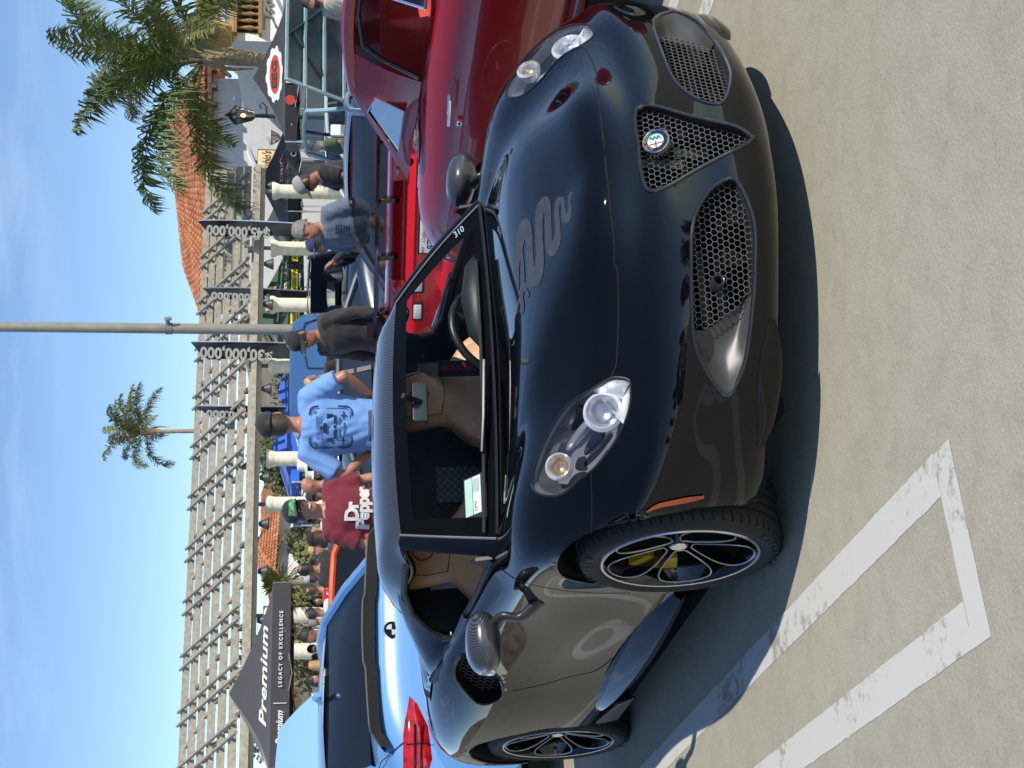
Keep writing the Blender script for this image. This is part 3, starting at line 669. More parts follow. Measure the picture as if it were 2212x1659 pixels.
for x, z, hw in RX:
    r = []
    for t in np.linspace(-1, 1, 41):
        a = abs(t); r.append([x - (.035 * t * t if x > -.84 else .03 * t * t), hw * t, z - (.022 * a ** 2 if x > -.84 else (.030 * a ** 2 + .075 * max(0, (a - .80) / .2) ** 2.0 * (1 if x < -.95 else .25)))])
    rows.append(r)
ROOF = nspline(np.array(rows), 6)
MB().grid(ROOF).build('roof', CARBON, car)
for s in (1, -1):
    # side rail under the roof edge, running down to the rear deck
    e = [Vector(r[0 if s == 1 else -1]) for r in ROOF[4:]]
    path = e[:-6]
    MB().tube([p + Vector((0, -.002 * s, -.016)) for p in path], .017, 10).build('roof_rail', BLACK, car)
    # rear quarter: from the back edge of the window opening to the haunch and the deck
    A_ = spl2([(-1.24, .572, 1.092), (-1.36, .602, 1.045), (-1.45, .648, .975), (-1.475, .690, .915), (-1.42, .725, .872)], False, 6)
    B_ = spl2([(-1.80, .535, .985), (-1.93, .575, .965), (-2.0, .645, .945), (-1.98, .70, .932), (-1.78, .755, .925)], False, 6)
    G = [[[p[0] + (q[0] - p[0]) * t, -(p[1] + (q[1] - p[1]) * t + .022 * sin(pi * t)) * s, p[2] + (q[2] - p[2]) * t + .020 * sin(pi * t)] for t in np.linspace(0, 1, 13)] for p, q in zip(A_, B_)]
    MB().grid(np.array(G)).build('rear_buttress', BLACK, car)
    D_ = spl2([(-2.25, .47, .94), (-2.35, .58, .925), (-2.38, .66, .918), (-2.32, .72, .915), (-2.1, .80, .905)], False, 6)
    MB().grid(np.array([[[p[0] + (q[0] - p[0]) * t, -(p[1] + (q[1] - p[1]) * t) * s, p[2] + (q[2] - p[2]) * t + .012 * sin(pi * t)] for t in np.linspace(0, 1, 7)] for p, q in zip(B_, D_)])).build('rear_shoulder', BLACK, car)
    C_ = spl2([(-1.05, .725, .853), (-1.25, .735, .866), (-1.42, .735, .876), (-1.62, .750, .905), (-1.78, .765, .928)], False, 6)
    MB().tube([Vector((p[0], -p[1] * s, p[2] - .004)) for p in C_], .020, 8).build('belt_moulding', BLACK, car)
    MB().tube([Vector((-.985, -.560 * s, 1.075)), Vector((-1.20, -.585 * s, 1.07)), Vector((-1.36, -.615 * s, 1.03)), Vector((-1.45, -.655 * s, .96)), Vector((-1.46, -.69 * s, .90)), Vector((-1.38, -.715 * s, .865)), Vector((-1.1, -.72 * s, .852)), Vector((-.8, -.715 * s, .828)), Vector((-.52, -.705 * s, .812))], .014, 8).build('window_seal', BLK, car)
    MB().prism([(-.50, .815), (-.60, .82), (-.545, .885), (-.52, .87)], -.712 * s, -.700 * s, 'y').build('quarter_trim', BLK, car, smooth=False)
# engine deck behind the roof
dk = [[[x, y, z - .055 * (abs(y) / .6) ** 2] for y in np.linspace(-hw_, hw_, 13)] for x, z, hw_ in [(-1.68, 1.075, .48), (-1.80, 1.04, .50), (-2.05, .985, .54), (-2.35, .945, .62), (-2.7, .905, .64), (-2.95, .85, .6)]]
MB().grid(nspline(np.array(dk), 3)).build('engine_cover', BLACK, car)
# ---- interior
TAN = mat('tan_leather', (.68, .34, .165), rough=.42, bump=.12, bscale=220, var=.1, scale=20); BLKL = mat('black_trim', (.022, .022, .023), rough=.6, bump=.15, bscale=150)
MB().box((-1.15, 0, .20), (1.5, 1.45, .04)).build('floor_pan', BLKL, car)
MB().add([(-1.60, -.70, .2), (-1.60, .70, .2), (-1.60, .60, 1.04), (-1.60, -.60, 1.04)], [(0, 1, 2, 3)]).build('rear_bulkhead', BLKL, car, smooth=False)
for s in (1, -1): MB().grid(np.array([[[x, -y * s, z] for y, z in ((.705, .81 + .035 * (-.5 - x)), (.66, .70), (.68, .45), (.70, .2))] for x in (-.45, -.8, -1.2, -1.6)])).build('door_card', BLKL, car)
dash = [[[-.43, y, .775], [-.55, y, .80 + .015 * cos(y * 4)], [-.70, y, .79 + .012 * cos(y * 4)], [-.78, y, .74], [-.76, y, .60], [-.70, y, .45]] for y in np.linspace(-.69, .69, 15)]
MB().grid(np.array(dash)).build('dashboard', BLKL, car)
MB().tube([(-.62, .36 + .2 * t, .80) for t in (-1, -.7, 0, .7, 1)], [.01, .06, .085, .06, .01], 12, sq=(.8, 1)).build('instrument_hood', mat('dash_dark', (.016, .02, .019), .5), car)
def seat(y0):
    e = empty('seat', (-1.04, y0, .25)); e.parent = car
    prof = [(-.02, .20, .20), (.0, .22, .235), (.18, .20, .245), (.36, .185, .255), (.44, .17, .20), (.50, .165, .135), (.56, .165, .130), (.64, .16, .135), (.70, .15, .115), (.725, .12, .07)]
    rows = []
    for z, d, hw in prof:
        xb = -.16 - .26 * z / .72; r = []
        for a in np.linspace(0, 2 * pi, 28, endpoint=False):
            c_, sn_ = cos(a), sin(a); bol = .045 * max(0, abs(sn_) - .55) / .45 if z < .46 else 0
            r.append([xb + (d * .33) * (abs(c_) ** .8) * (1 if c_ > 0 else -1) + (bol if c_ > -.2 else 0), hw * (abs(sn_) ** .75) * (1 if sn_ > 0 else -1), z + .12])
        rows.append(r)
    b = MB(); G = nspline(np.array(rows), 3); b.grid(G, closed_j=True); k = len(b.v) - 28; b.f.append(tuple(range(k, k + 28))); b.build('backrest', TAN, e)
    cu = [[[x, hw * t * (1.0), z + .05 * max(0, abs(t) - .6) / .4 - (.0 if abs(t) < .95 else .06)] for t in np.linspace(-1, 1, 15)] for x, hw, z in ((.34, .20, .02), (.32, .235, .10), (.15, .245, .12), (0, .245, .10), (-.16, .235, .09))]
    MB().grid(nspline(np.array(cu), 3)).build('cushion', TAN, e)
    # stitched head-rest panel and seam lines
    def fr(y, z): xb = -.16 - .26 * (z - .12) / .72; return Vector((xb + .058, y, z))
    b = MB(); b.tube([fr(.10 * sx, z) for sx, z in ((-1, .64), (-1.05, .72), (-.9, .80), (0, .825), (.9, .80), (1.05, .72), (1, .64), (0, .625))], .0022, 5, closed=True)
    b.tube([fr(.04 * cos(t), .73 + .04 * sin(t)) for t in np.linspace(0, 2 * pi, 20, endpoint=False)], .002, 5, closed=True); b.build('seam', mat('dark_stitch', (.08, .025, .01), .6), e)
    return e
seat(.33); seat(-.36)
# steering wheel
stc = Vector((-.86, .36, .72)); sx_ = Vector((-.93, 0, .37)).normalized(); Rw = sx_.to_track_quat('Z', 'X').to_matrix()
sw = empty('steering_wheel'); sw.parent = car
MB().tube([stc + Rw @ Vector((.178 * cos(t), .178 * sin(t), 0)) for t in np.linspace(0, 2 * pi, 48, endpoint=False)], .0165, 12, closed=True).build('wheel_rim', mat('wheel_leather', (.014, .016, .015), .38), sw)
b = MB(); b.ell(stc, (.07, .07, .03), R=Rw)
for a in (0.3, pi - .3, -pi / 2): b.bar(stc + Rw @ Vector((.05 * cos(a), .05 * sin(a), 0)), stc + Rw @ Vector((.172 * cos(a), .172 * sin(a), 0)), .035, .014)
b.build('wheel_hub', BLKL, sw); MB().lathe([(.0, .031), (.022, .031)], stc, 20, 'z', Rw).build('wheel_emblem', CHROME, sw)
# rear-view mirror, belt, paper, net
rv = empty('rear_view_mirror'); rv.parent = car
MB().box((-.80, .016, 1.02), (.022, .162, .062)).build('mirror_shell', mat('mirror_shell', (.05, .065, .06), .3), rv, bevel=.009, bseg=3)
MB().tube([(-.79, .016, 1.02), (-.76, .016, 1.06), (-.74, .016, 1.085)], .011, 8).build('mirror_stem', BLKL, rv)
bl = empty('seat_belt'); bl.parent = car
p0 = Vector((-1.40, .47, .98)); p1 = Vector((-1.05, .30, .68))
MB().bar(p0, p1, .05, .003, up=(.5, -.2, .8)).build('belt_webbing', mat('belt_grey', (.16, .17, .165), .6, bump=.3, bscale=300), bl, smooth=False)
MB().bar(p0.lerp(p1, .28), p0.lerp(p1, .85), .066, .022, up=(.5, -.2, .8)).build('belt_pad', mat('belt_pad_black', (.012, .012, .013), .8), bl, bevel=.006)
dirv = (p1 - p0).normalized(); upn = Vector((.5, -.2, .8)); upn = (upn - dirv * upn.dot(dirv)).normalized(); ym = upn.cross(dirv)
put_text('belt_pad_lettering', 'ALFA ROMEO', frame_m(p0.lerp(p1, .56) + upn * .0128, dirv, ym), mat('embroidery_red', (.5, .02, .015), .6), bl, size=.034, depth=.0015)
MB().bar((-1.42, -.48, .95), (-1.2, -.52, .55), .05, .003, up=(1, 0, .3)).build('belt_webbing', MATS['belt_grey'], car, smooth=False)
b = MB(); c0 = Vector((-1.55, -.10, .72)); 
for k in range(-9, 10):
    for sg in (1, -1):
        a = Vector((-1.52, .035 + .032 * k - sg * .13, .70)); c_ = Vector((-1.54, .035 + .032 * k + sg * .13, .95))
        if abs(a.y - .035) < .24 or abs(c_.y - .035) < .24: b.bar(a, c_, .0035, .0035)
b.build('cargo_net', BLKL, car, smooth=False)
MB().box((-1.57, .01, .80), (.006, .16, .20)).build('bulkhead_panel', mat('grey_panel', (.20, .21, .2), .5), car, smooth=False)
dn_ = Vector((.62, -.1, .75)); pm = frame_m((-.555, -.462, .862), (0, 1, 0), (-.72, 0, .58))
pp = empty('dash_paper'); pp.parent = car
def panel(name, w_, h_, z, m, par, M4, th=.0012, cx=0, cy=0):
    b = MB(); b.box((cx, cy, z), (w_, h_, th)); b.v = [tuple(M4 @ Vector(v)) for v in b.v]; return b.build(name, m, par, smooth=False)
panel('paper_back', .150, .092, -.001, BLKL, pp, pm); panel('paper_green', .138, .036, .0006, mat('paper_green', (.42, .66, .55), .8), pp, pm, cy=.022); panel('paper_white', .138, .038, .0006, mat('paper_pale', (.72, .80, .72), .8), pp, pm, cy=-.018)
put_text('paper_print', 'DMV', pm @ Matrix.Translation((-.04, -.012, .002)), mat('ink_dark', (.03, .05, .05), .8), pp, size=.018, depth=.0005)
for k in range(5): panel('paper_print', .05, .0018, .0016, MATS['ink_dark'], pp, pm, cx=.035, cy=-.004 - .006 * k, th=.0005)
# wiper
wp = empty('wiper'); wp.parent = car
MB().tube([ws(t, .055 + .02 * (1 - t), .012) for t in np.linspace(-.97, .62, 20)], .006, 6).build('wiper_blade', BLKL, wp)
MB().tube([ws(-.05, .02, .03), ws(-.35, .045, .028), ws(-.55, .075, .024)], .008, 8).build('wiper_arm', mat('arm_black', (.015, .015, .015), .25), wp)
MB().tube([ws(t, -.012, .006) for t in np.linspace(-.98, .98, 24)], .014, 8, sq=(.5, 1.4)).build('cowl_strip', BLK, car)
put_text('windshield_sticker', '310', frame_m(ws(.955, .22, .0012), (.62, .16, -.5), (.2, .95, .2)), mat('sticker_pale', (.45, .62, .62), .6), car, size=.035, depth=.0004)
# ---- mirrors
for s in (1, -1):
    me_ = empty('door_mirror'); me_.parent = car
    c_ = Vector((-.635, -.945 * s, .838)); rows = []
    for t in np.linspace(0, 1, 12):
        a = t * pi / 2; r_ = sin(a) ** .8; x = .10 * cos(a); rows.append([[c_.x - .04 + x, c_.y + .104 * r_ * (abs(cos(q)) ** .85) * (1 if cos(q) > 0 else -1) + .012 * s * sin(q), c_.z + .060 * r_ * (abs(sin(q)) ** .9) * (1 if sin(q) > 0 else -1)] for q in np.linspace(0, 2 * pi, 28, endpoint=False)])
    rows.append([[p[0] - .045, (p[1] - c_.y) * .97 + c_.y, (p[2] - c_.z) * .97 + c_.z] for p in rows[-1]])
    MB().grid(np.array(rows), closed_j=True).build('mirror_housing', CARBON, me_)
    MB().prism([(.09 * cos(q), .05 * sin(q)) for q in np.linspace(0, 2 * pi, 20, endpoint=False)], 0, .002, 'x').build('mirror_glass', CHROME, me_, loc=(c_.x - .083, c_.y, c_.z))
    base = chit(*uv('R3', 585, 762))[0]; base = mir([base], s)[0]
    MB().tube(spl2([list(c_ + Vector((-.01, .05 * s, -.035))), list(c_ + Vector((.06, .060 * s, -.060))), list(c_.lerp(base, .62) + Vector((0, .0, -.008))), list(base + Vector((0, .014 * s, -.004)))], False, 5), [.021 - .004 * sin(pi * i / 15) + .006 * (i / 15) ** 3 for i in range(16)], 14, sq=(1.25, .8)).build('mirror_stalk', SATIN, me_)
    MB().ell(c_ + Vector((-.05, -.095 * s, -.022)), (.03, .016, .018)).build('mirror_repeater', CHROME, me_)
# ---- sill blade, scoop, fin
for s in (1, -1):
    rows = []
    for t in np.linspace(0, 1, 24):
        x = -.36 - 1.48 * t; k = sin(pi * min(1, .06 + t * .96)) ** .5; y0 = .878 + .02 * t; z0 = .232 + .02 * t
        rows.append([[x, -(y0 - .01) * s, z0 + .055 * k], [x, -(y0 + .045 * k) * s, z0 + .03 * k], [x, -(y0 + .075 * k) * s, z0 - .005], [x, -(y0 + .06 * k) * s, z0 - .035 * k], [x, -(y0 - .03) * s, z0 - .075]])
    MB().grid(np.array(rows)).build('side_skirt', BLACK, car)
    MB().prism([(-1.62, .125), (-1.98, .125), (-2.05, .20), (-2.02, .215), (-1.72, .175)], -.905 * s, -.89 * s, 'y').build('tyre_deflector', SATIN, car, smooth=False, bevel=.004)
    sc3 = []
    for q in SCs:
        hh = bvh.ray_cast(Vector((q[0], -1.4, q[1])), Vector((0, 1, 0))); sc3.append(hh[0] if hh[0] is not None else Vector((q[0], -.85, q[1])))
    sc = empty('side_scoop'); sc.parent = car
    MB().tube(mir(sc3, s), .006, 8, closed=True).build('scoop_lip', BLACK, sc)
    P = mir(sc3, s); cc = sum(P, Vector()) / len(P); dv = Vector((-.06, .16 * s, -.02))
    MB().grid(np.array([[list(p) for p in P], [list(p + dv * .6) for p in P], [list(p.lerp(cc, .2) + dv) for p in P], [list(cc + dv)] * len(P)]), closed_j=True).build('scoop_duct', mat('scoop_black', (.006, .006, .006), .5), sc)
    hexmesh([p + Vector((-.02, .05, 0)) for p in sc3], .032, .012, .002, s, parent=sc)
for s in (1, -1):
    rows = []
    for (x0, y0), (x1, y1), o_ in zip([(1838, 352), (1800, 500), (1775, 650), (1765, 800), (1768, 950), (1775, 1050)], [(1848, 356), (1868, 500), (1872, 620), (1855, 760), (1826, 920), (1782, 1052)], [.002, .026, .034, .034, .026, .002]):
        h0, n0 = chit(*uv('R2', x0, y0)); h1, n1 = chit(*uv('R2', x1, y1))
        if h0 is None or h1 is None: continue
        n0 = n0 if n0.dot(ORG - h0) > 0 else -n0; hn = Vector((n0.x, n0.y, 0)).normalized()
        rows.append([list(mir([h0 + n0 * .001], s)[0]), list(mir([h0.lerp(h1, .6) + hn * o_ * .8], s)[0]), list(mir([h1 + hn * o_], s)[0]), list(mir([h1 + hn * o_ * .7 + Vector((0, 0, -.012))], s)[0])])
    if len(rows) > 2: MB().grid(nspline(np.array(rows), 4)).build('corner_blade', BLACK, car)
# ---- wheels
YEL = mat('yellow_caliper', (.55, .33, .01), rough=.35, coat=.4); DISC = mat('brake_disc', (.24, .24, .24), rough=.4, metal=.8)
WBLK = mat('wheel_gloss_black', (.008, .008, .009), rough=.08, coat=.6)
def wheel(name, R, rim, wd, ang0, tyre_txt=None):
    """axle along local y, outer face towards -y, centre at origin"""
    e = empty(name); h = wd / 2; ty = empty('tyre_unit')
    prof = [(rim, -h + .012), (rim + .012, -h + .004), (rim + .035, -h - .004), (rim + (R - rim) * .6, -h - .002), (R - .018, -h + .006), (R - .004, -h + .020), (R, -h + .034)]
    gro = []
    for gx in (-.045, -.015, .017, .047): gro += [(R, gx * wd / .205 - .0045), (R - .007, gx * wd / .205 - .003), (R - .007, gx * wd / .205 + .003), (R, gx * wd / .205 + .0045)]
    prof += gro + [(R, h - .034), (R - .004, h - .02), (R - .03, h), (rim, h - .012)]
    tyre = MB().lathe(prof, (0, 0, 0), 96, 'y').build('tyre', RUB, e)
    b = MB()
    for k in range(64):
        a = 2 * pi * k / 64
        for y0, y1 in ((-h + .012, -h + .040), (h - .012, h - .04)):
            r0 = R - .008
            b.bar((cos(a) * (R - .006), y0, sin(a) * (R - .006)), (cos(a + .02) * (R + .0004), y1, sin(a + .02) * (R + .0004)), .0028, .004)
    b.build('tread_sipes', GAP, tyre, smooth=False)['kind'] = 'stuff'
    if tyre_txt:
        b = MB(); M4 = Matrix(((1, 0, 0, 0), (0, 0, 1, -h - .0052), (0, 1, 0, 0), (0, 0, 0, 1)))
        M4 = Matrix.Translation((0, -h - .0042, 0)) @ Matrix.Rotation(pi / 2, 4, 'X')
        for a0 in (2.35, 2.35 - pi): arc_text(b, tyre_txt, M4, rim + .046, a0, -.125, .030, depth=.0015)
        b.build('tyre_lettering', mat('tyre_letter', (.06, .06, .06), .5), tyre, smooth=False)['kind'] = 'stuff'
    rm = MB().lathe([(rim + .004, -h + .014), (rim + .006, -h + .006), (rim - .004, -h + .003), (rim - .012, -h + .014), (rim - .028, -h + .06), (rim - .03, h - .02)], (0, 0, 0), 72, 'y').build('rim', WBLK, e)
    MB().lathe([(rim + .0055, -h + .0055), (rim + .0025, -h + .0015), (rim - .004, -h + .0026)], (0, 0, 0), 72, 'y').build('rim_edge', SILVER, rm)
    ro = rim - .010
    def depth(r): return -h + .012 + .050 * (1 - r / ro) ** 1.3
    for k in range(5):
        a = ang0 + 2 * pi * k / 5; ca, sa = cos(a), sin(a); P = []
        for t in np.linspace(0, 2 * pi, 44, endpoint=False):
            u_ = (1 - cos(t)) / 2; r = .042 + (ro - .042) * u_; wdt = .008 + (ro * .50) * (u_ ** 1.15) * (max(0, 1 - u_ ** 7) ** .5 if u_ > .5 else 1) * (1 if True else 0)
            w_ = (ro * .50) * sin(t) * (.22 + .78 * u_) + 0.010 * (1 if sin(t) > 0 else -1) * (1 - u_)
            r2 = r; P.append(Vector((ca * r2 - sa * w_, depth(min(sqrt(r2 * r2 + w_ * w_), ro)), sa * r2 + ca * w_)))
        P = [p * (ro / max(ro, sqrt(p.x ** 2 + p.z ** 2))) if False else p for p in P]
        for p in P:
            rr = sqrt(p.x ** 2 + p.z ** 2)
            if rr > ro: p.x *= ro / rr; p.z *= ro / rr
        sp_ = empty('spoke_loop'); sp_.parent = e
        MB().grid(np.array([[list(p + Vector((0, .002, 0))) for p in P], [list(Vector((p.x * .985, p.y + .042, p.z * .985))) for p in P]]), closed_j=True).build('spoke_wall', WBLK, sp_)
        MB().tube(P, .0027, 6, closed=True).build('spoke_edge', mat('spoke_silver', (.50, .50, .49), .3, metal=.9), sp_)
    MB().lathe([(.0, depth(.02) - .010), (.028, depth(.02) - .010), (.034, depth(.02)), (.045, depth(.02) + .03)], (0, 0, 0), 30, 'y').build('hub', WBLK, e)
    MB().lathe([(.0, depth(.02) - .012), (.024, depth(.02) - .012), (.026, depth(.02) - .010)], (0, 0, 0), 30, 'y').build('hub_cap', CHROME, e)
    MB().lathe([(.06, .0), (rim - .065, .0), (rim - .065, .022), (.06, .022)], (0, 0, 0), 48, 'y').build('brake_disc', DISC, e)
    MB().lathe([(.02, .004), (.065, -.004), (.075, .03)], (0, 0, 0), 30, 'y').build('disc_bell', mat('bell_dark', (.05, .05, .05), .5), e)
    bpy.data.objects.remove(ty); return e
def caliper(e, rim, a, wd):
    P = []; b = MB()
    for t in np.linspace(-.42, .42, 9):
        P.append([[(rim - .115) * cos(a + t), -.048, (rim - .115) * sin(a + t)], [(rim - .035) * cos(a + t), -.052, (rim - .035) * sin(a + t)], [(rim - .035) * cos(a + t), .05, (rim - .035) * sin(a + t)], [(rim - .10) * cos(a + t), .05, (rim - .10) * sin(a + t)]])
    b.grid(np.array(P), closed_j=True); k = len(b.v) - 36; b.f.append((0, 1, 2, 3)); b.f.append((35, 34, 33, 32)); b.build('brake_caliper', YEL, e, angle=30)
wf = wheel('wheel', .3105, .2365, .205, .95, 'MICHELIN'); wr = wheel('wheel', .3235, .2485, .235, .65, 'MICHELIN')
caliper(wf, .2365, pi * .93, .2); caliper(wr, .2485, .3, .23)
for src, x, y, z, s in ((wf, 0, -.805, .3105, 1), (wf, 0, .805, .3105, -1), (wr, -2.38, -.80, .3235, 1), (wr, -2.38, .80, .3235, -1)):
    o = src if s == 1 else copy_tree(src)
    o.parent = car; o.location = (x, y, z); o.rotation_euler = (0, 0, 0 if s == 1 else pi)
wf.rotation_euler = (0, 0, -.0)
# low closing panels so that no daylight shows through under the body
MB().add([(-.30, -.88, .135), (-.30, .88, .135), (-2.05, .9, .135), (-2.05, -.9, .135)], [(0, 1, 2, 3)]).build('underbody', GAP, car, smooth=False)
MB().add([(-2.75, -.8, .2), (-2.75, .8, .2), (-2.05, .58, .135), (-2.05, -.58, .135)], [(0, 1, 2, 3)]).build('rear_undertray', GAP, car, smooth=False)
MB().add([(-3.085, -.7, .28), (-3.085, .7, .28), (-3.085, .6, .72), (-3.085, -.6, .72)], [(0, 1, 2, 3)]).build('tail_panel', BLK, car, smooth=False)
# ================================================================== other cars
def simple_wheel(R, wd, spokes=10, rimm=None, cap=None, white=False):
    e = empty('wheel'); rim = R * .70; h = wd / 2
    MB().lathe([(rim, -h + .01), (rim + .02, -h), (R - .02, -h + .002), (R, -h + .03), (R, h - .03), (R - .02, h), (rim, h - .01)], (0, 0, 0), 48, 'y').build('tyre', RUB, e)
    MB().lathe([(rim + .004, -h + .008), (rim - .01, -h + .01), (rim - .03, -h + .06), (rim - .03, h - .03)], (0, 0, 0), 48, 'y').build('rim', rimm or SILVER, e)
    if cap: MB().lathe([(0, -h - .012), (rim * .45, -h - .010), (rim * .8, -h + .006), (rim * .98, -h + .016)], (0, 0, 0), 40, 'y').build('hub_cap', cap, e)
    else:
        for k in range(spokes):
            a = 2 * pi * k / spokes; MB().bar((.03 * cos(a), -h + .045, .03 * sin(a)), ((rim - .006) * cos(a), -h + .016, (rim - .006) * sin(a)), .028, .03).build('spoke', rimm or SILVER, e)
        MB().lathe([(0, -h + .02), (.05, -h + .024), (.065, -h + .06)], (0, 0, 0), 24, 'y').build('hub', rimm or SILVER, e)
        MB().lathe([(.06, .0), (rim - .05, .0)], (0, 0, 0), 36, 'y').build('brake_disc', DISC, e)
    return e
def put_wheels(root, R, wd, xs, y, **k):
    src = simple_wheel(R, wd, **k)
    for i, (x, s) in enumerate([(x, s) for x in xs for s in (1, -1)]):
        o = src if i == 0 else copy_tree(src)
        o.parent = root; o.location = (x, -y * s, R); o.rotation_euler = (0, 0, 0 if s == 1 else pi)
def row(x, zc, zs, ys, ym, zb, zm=None):
    zm = zm or (zs * .5 + zb * .5)
    return [(x, 0, zc), (x, .42 * ys, zc - .004), (x, .80 * ys, zs + (zc - zs) * .55), (x, ys, zs), (x, ys + (ym - ys) * .75, zs - .07 * (zs - zb) - .03), (x, ym, zm), (x, ym * .985, zb + .06), (x, ym * .93, zb)]
def car_shell(root, rows, paint, arches, hole=None, name='body', step=.03, capf=True):
    CTl = np.array(rows, float); r_ = [max(2, int(x / step)) for x in np.sqrt((np.diff(CTl, axis=0) ** 2).sum(-1)).mean(1)]; c_ = [max(2, int(x / step)) for x in np.sqrt((np.diff(CTl, axis=1) ** 2).sum(-1)).mean(0)]
    G = np.swapaxes(nspline(np.swapaxes(nspline(CTl, r_), 0, 1), c_), 0, 1); G[:, 0, 1] = 0
    ni, nj = G.shape[:2]; V = G.reshape(-1, 3).copy(); a, b = np.meshgrid(np.arange(ni - 1), np.arange(nj - 1), indexing='ij'); a = a.ravel(); b = b.ravel()
    F = np.stack([a * nj + b, a * nj + b + 1, (a + 1) * nj + b + 1, (a + 1) * nj + b], 1); C = V[F].mean(1); rem_ = np.zeros(len(F), bool)
    for (ax, az, ar) in arches:
        m_ = ((C[:, 0] - ax) ** 2 + (C[:, 2] - az) ** 2 < ar ** 2) & (C[:, 1] > .5); rem_ |= m_
        vm = np.unique(F[m_]); 
        for k in vm:
            d = np.hypot(V[k, 0] - ax, V[k, 2] - az)
            if d > ar * .8: V[k, 0] = ax + (V[k, 0] - ax) * ar / d; V[k, 2] = az + (V[k, 2] - az) * ar / d
    if hole is not None: rem_ |= hole(C)
    F = F[~rem_]; m = MB(); m.add(V, F); m.add(V * np.array([1, -1, 1]), F[:, ::-1]); o = m.build(name, paint, root, angle=50)
    for (ax, az, ar) in arches:
        for s in (1, -1):
            P = []
            for t in np.linspace(-.5, pi + .5, 40):
                P.append([[ax + ar * cos(t), s * .93 * np.abs(V[:, 1]).max(), az + ar * sin(t)], [ax + ar * cos(t), s * .55, az + ar * sin(t)]])
            MB().grid(np.array(P)).build('arch_liner', GAP, root)
    if capf:
        for q in (G[0], G[-1]):
            P = [tuple(p) for p in q] + [(p[0], -p[1], p[2]) for p in q[::-1]]; MB().add(P, [tuple(range(len(P)))]).build('end_panel', paint, root, smooth=False)
    x0, x1 = V[:, 0].min() + .25, V[:, 0].max() - .25
    MB().box(((x0 + x1) / 2, 0, .20), (x1 - x0, 1.1, .05)).build('underbody', GAP, root)
    return V
def patch(A, B, n=9, k=9, bulge=0.0, nrm=(0, 0, 1)):
    nrm = Vector(nrm); return np.array([[list((Vector(A[0]).lerp(Vector(A[1]), t)).lerp(Vector(B[0]).lerp(Vector(B[1]), t), s_) + nrm * bulge * (1 - (2 * t - 1) ** 2) * (.4 + .6 * sin(pi * s_))) for t in np.linspace(0, 1, n)] for s_ in np.linspace(0, 1, k)])
def greenhouse(root, wb, wt, rt, rb, paint, gl, roofm=None, bp=None, pw=.03, bul=.05, roofz=.03, pillarm=None, sides=True):
    """wb, wt: windshield base and top (x, halfwidth, z); rt, rb: rear window top and base"""
    for nm, p, q, nr in (('windshield', wb, wt, (.6, 0, .6)), ('rear_window', rb, rt, (-.6, 0, .6))):
        MB().grid(patch(((p[0], -p[1], p[2]), (p[0], p[1], p[2])), ((q[0], -q[1], q[2]), (q[0], q[1], q[2])), bulge=bul, nrm=nr)).build(nm, gl, root)
    rr = [[[p[0] + (q[0] - p[0]) * s_ + (.6 * bul * (1 - t * t) * (1 if s_ < .5 else -1) * (1 - sin(pi * s_))), (p[1] + (q[1] - p[1]) * s_) * t, p[2] + (q[2] - p[2]) * s_ + roofz * sin(pi * s_) + .6 * bul * (1 - t * t)] for t in np.linspace(-1, 1, 15)] for p, q in ((wt, rt),) for s_ in np.linspace(0, 1, 14)]
    MB().grid(np.array(rr)).build('roof', roofm or paint, root)
    for s in (1, -1):
        a, b_, c_, d = [Vector((p[0], -p[1] * s, p[2])) for p in (wb, wt, rt, rb)]
        rail = [b_] + [Vector((b_.x + (c_.x - b_.x) * t, b_.y + (c_.y - b_.y) * t, b_.z + (c_.z - b_.z) * t + roofz * sin(pi * t))) for t in np.linspace(.1, .9, 9)] + [c_]
        bot = [a.lerp(d, t) for t in np.linspace(0, 1, 13)]
        top = []
        for k, t in enumerate(np.linspace(0, 1, 13)):
            x = bot[k].x
            if x > b_.x: f_ = (a.x - x) / (a.x - b_.x + 1e-6); top.append(a.lerp(b_, f_))
            elif x < c_.x: f_ = (x - d.x) / (c_.x - d.x + 1e-6); top.append(d.lerp(c_, f_))
            else:
                f_ = (b_.x - x) / (b_.x - c_.x + 1e-6); p = b_.lerp(c_, f_); p.z += roofz * sin(pi * f_); top.append(p)
        if sides: MB().grid(np.array([[list(p) for p in bot], [list((p + q) / 2 + Vector((0, -.02 * s, 0))) for p, q in zip(bot, top)], [list(p) for p in top]])).build('side_window', gl, root)
        MB().tube([a, a.lerp(b_, .5) + Vector((0, -.012 * s, .012)), *rail, c_.lerp(d, .5) + Vector((0, -.012 * s, .012)), d], pw, 8).build('window_pillar', pillarm or paint, root)
        for bx in (bp or []):
            f_ = (a.x - bx) / (a.x - d.x); p = a.lerp(d, f_); k = min(range(13), key=lambda i: abs(bot[i].x - bx)); MB().bar(p + Vector((0, -.006 * s, 0)), top[k] + Vector((0, -.008 * s, 0)), .05, .02, up=(0, 1, 0)).build('window_post', BLK, root)
def cabin(root, x0, x1, hw, z, m):
    MB().box(((x0 + x1) / 2, 0, .45), (x1 - x0, hw * 2, .5)).build('cabin_floor', GAP, root)
    for x in ((x0 + x1) / 2 + .1,):
        for y in (-.36, .36):
            e = empty('seat', (x, y, 0)); e.parent = root
            b = MB(); b.tube([(-.30, 0, .55), (-.36, 0, .75), (-.42, 0, z - .12), (-.45, 0, z)], [.2, .24, .21, .10], 12, sq=(.4, 1)); b.build('backrest', m, e)
            MB().tube([(.2, 0, .62), (-.25, 0, .60)], [.2, .23], 12, sq=(.35, 1)).build('cushion', m, e)
DKG = glass('dark_car_glass', (.10, .13, .15), op=.35); MDG = glass('clear_car_glass', (.80, .85, .85), op=.0, ior=1.4)
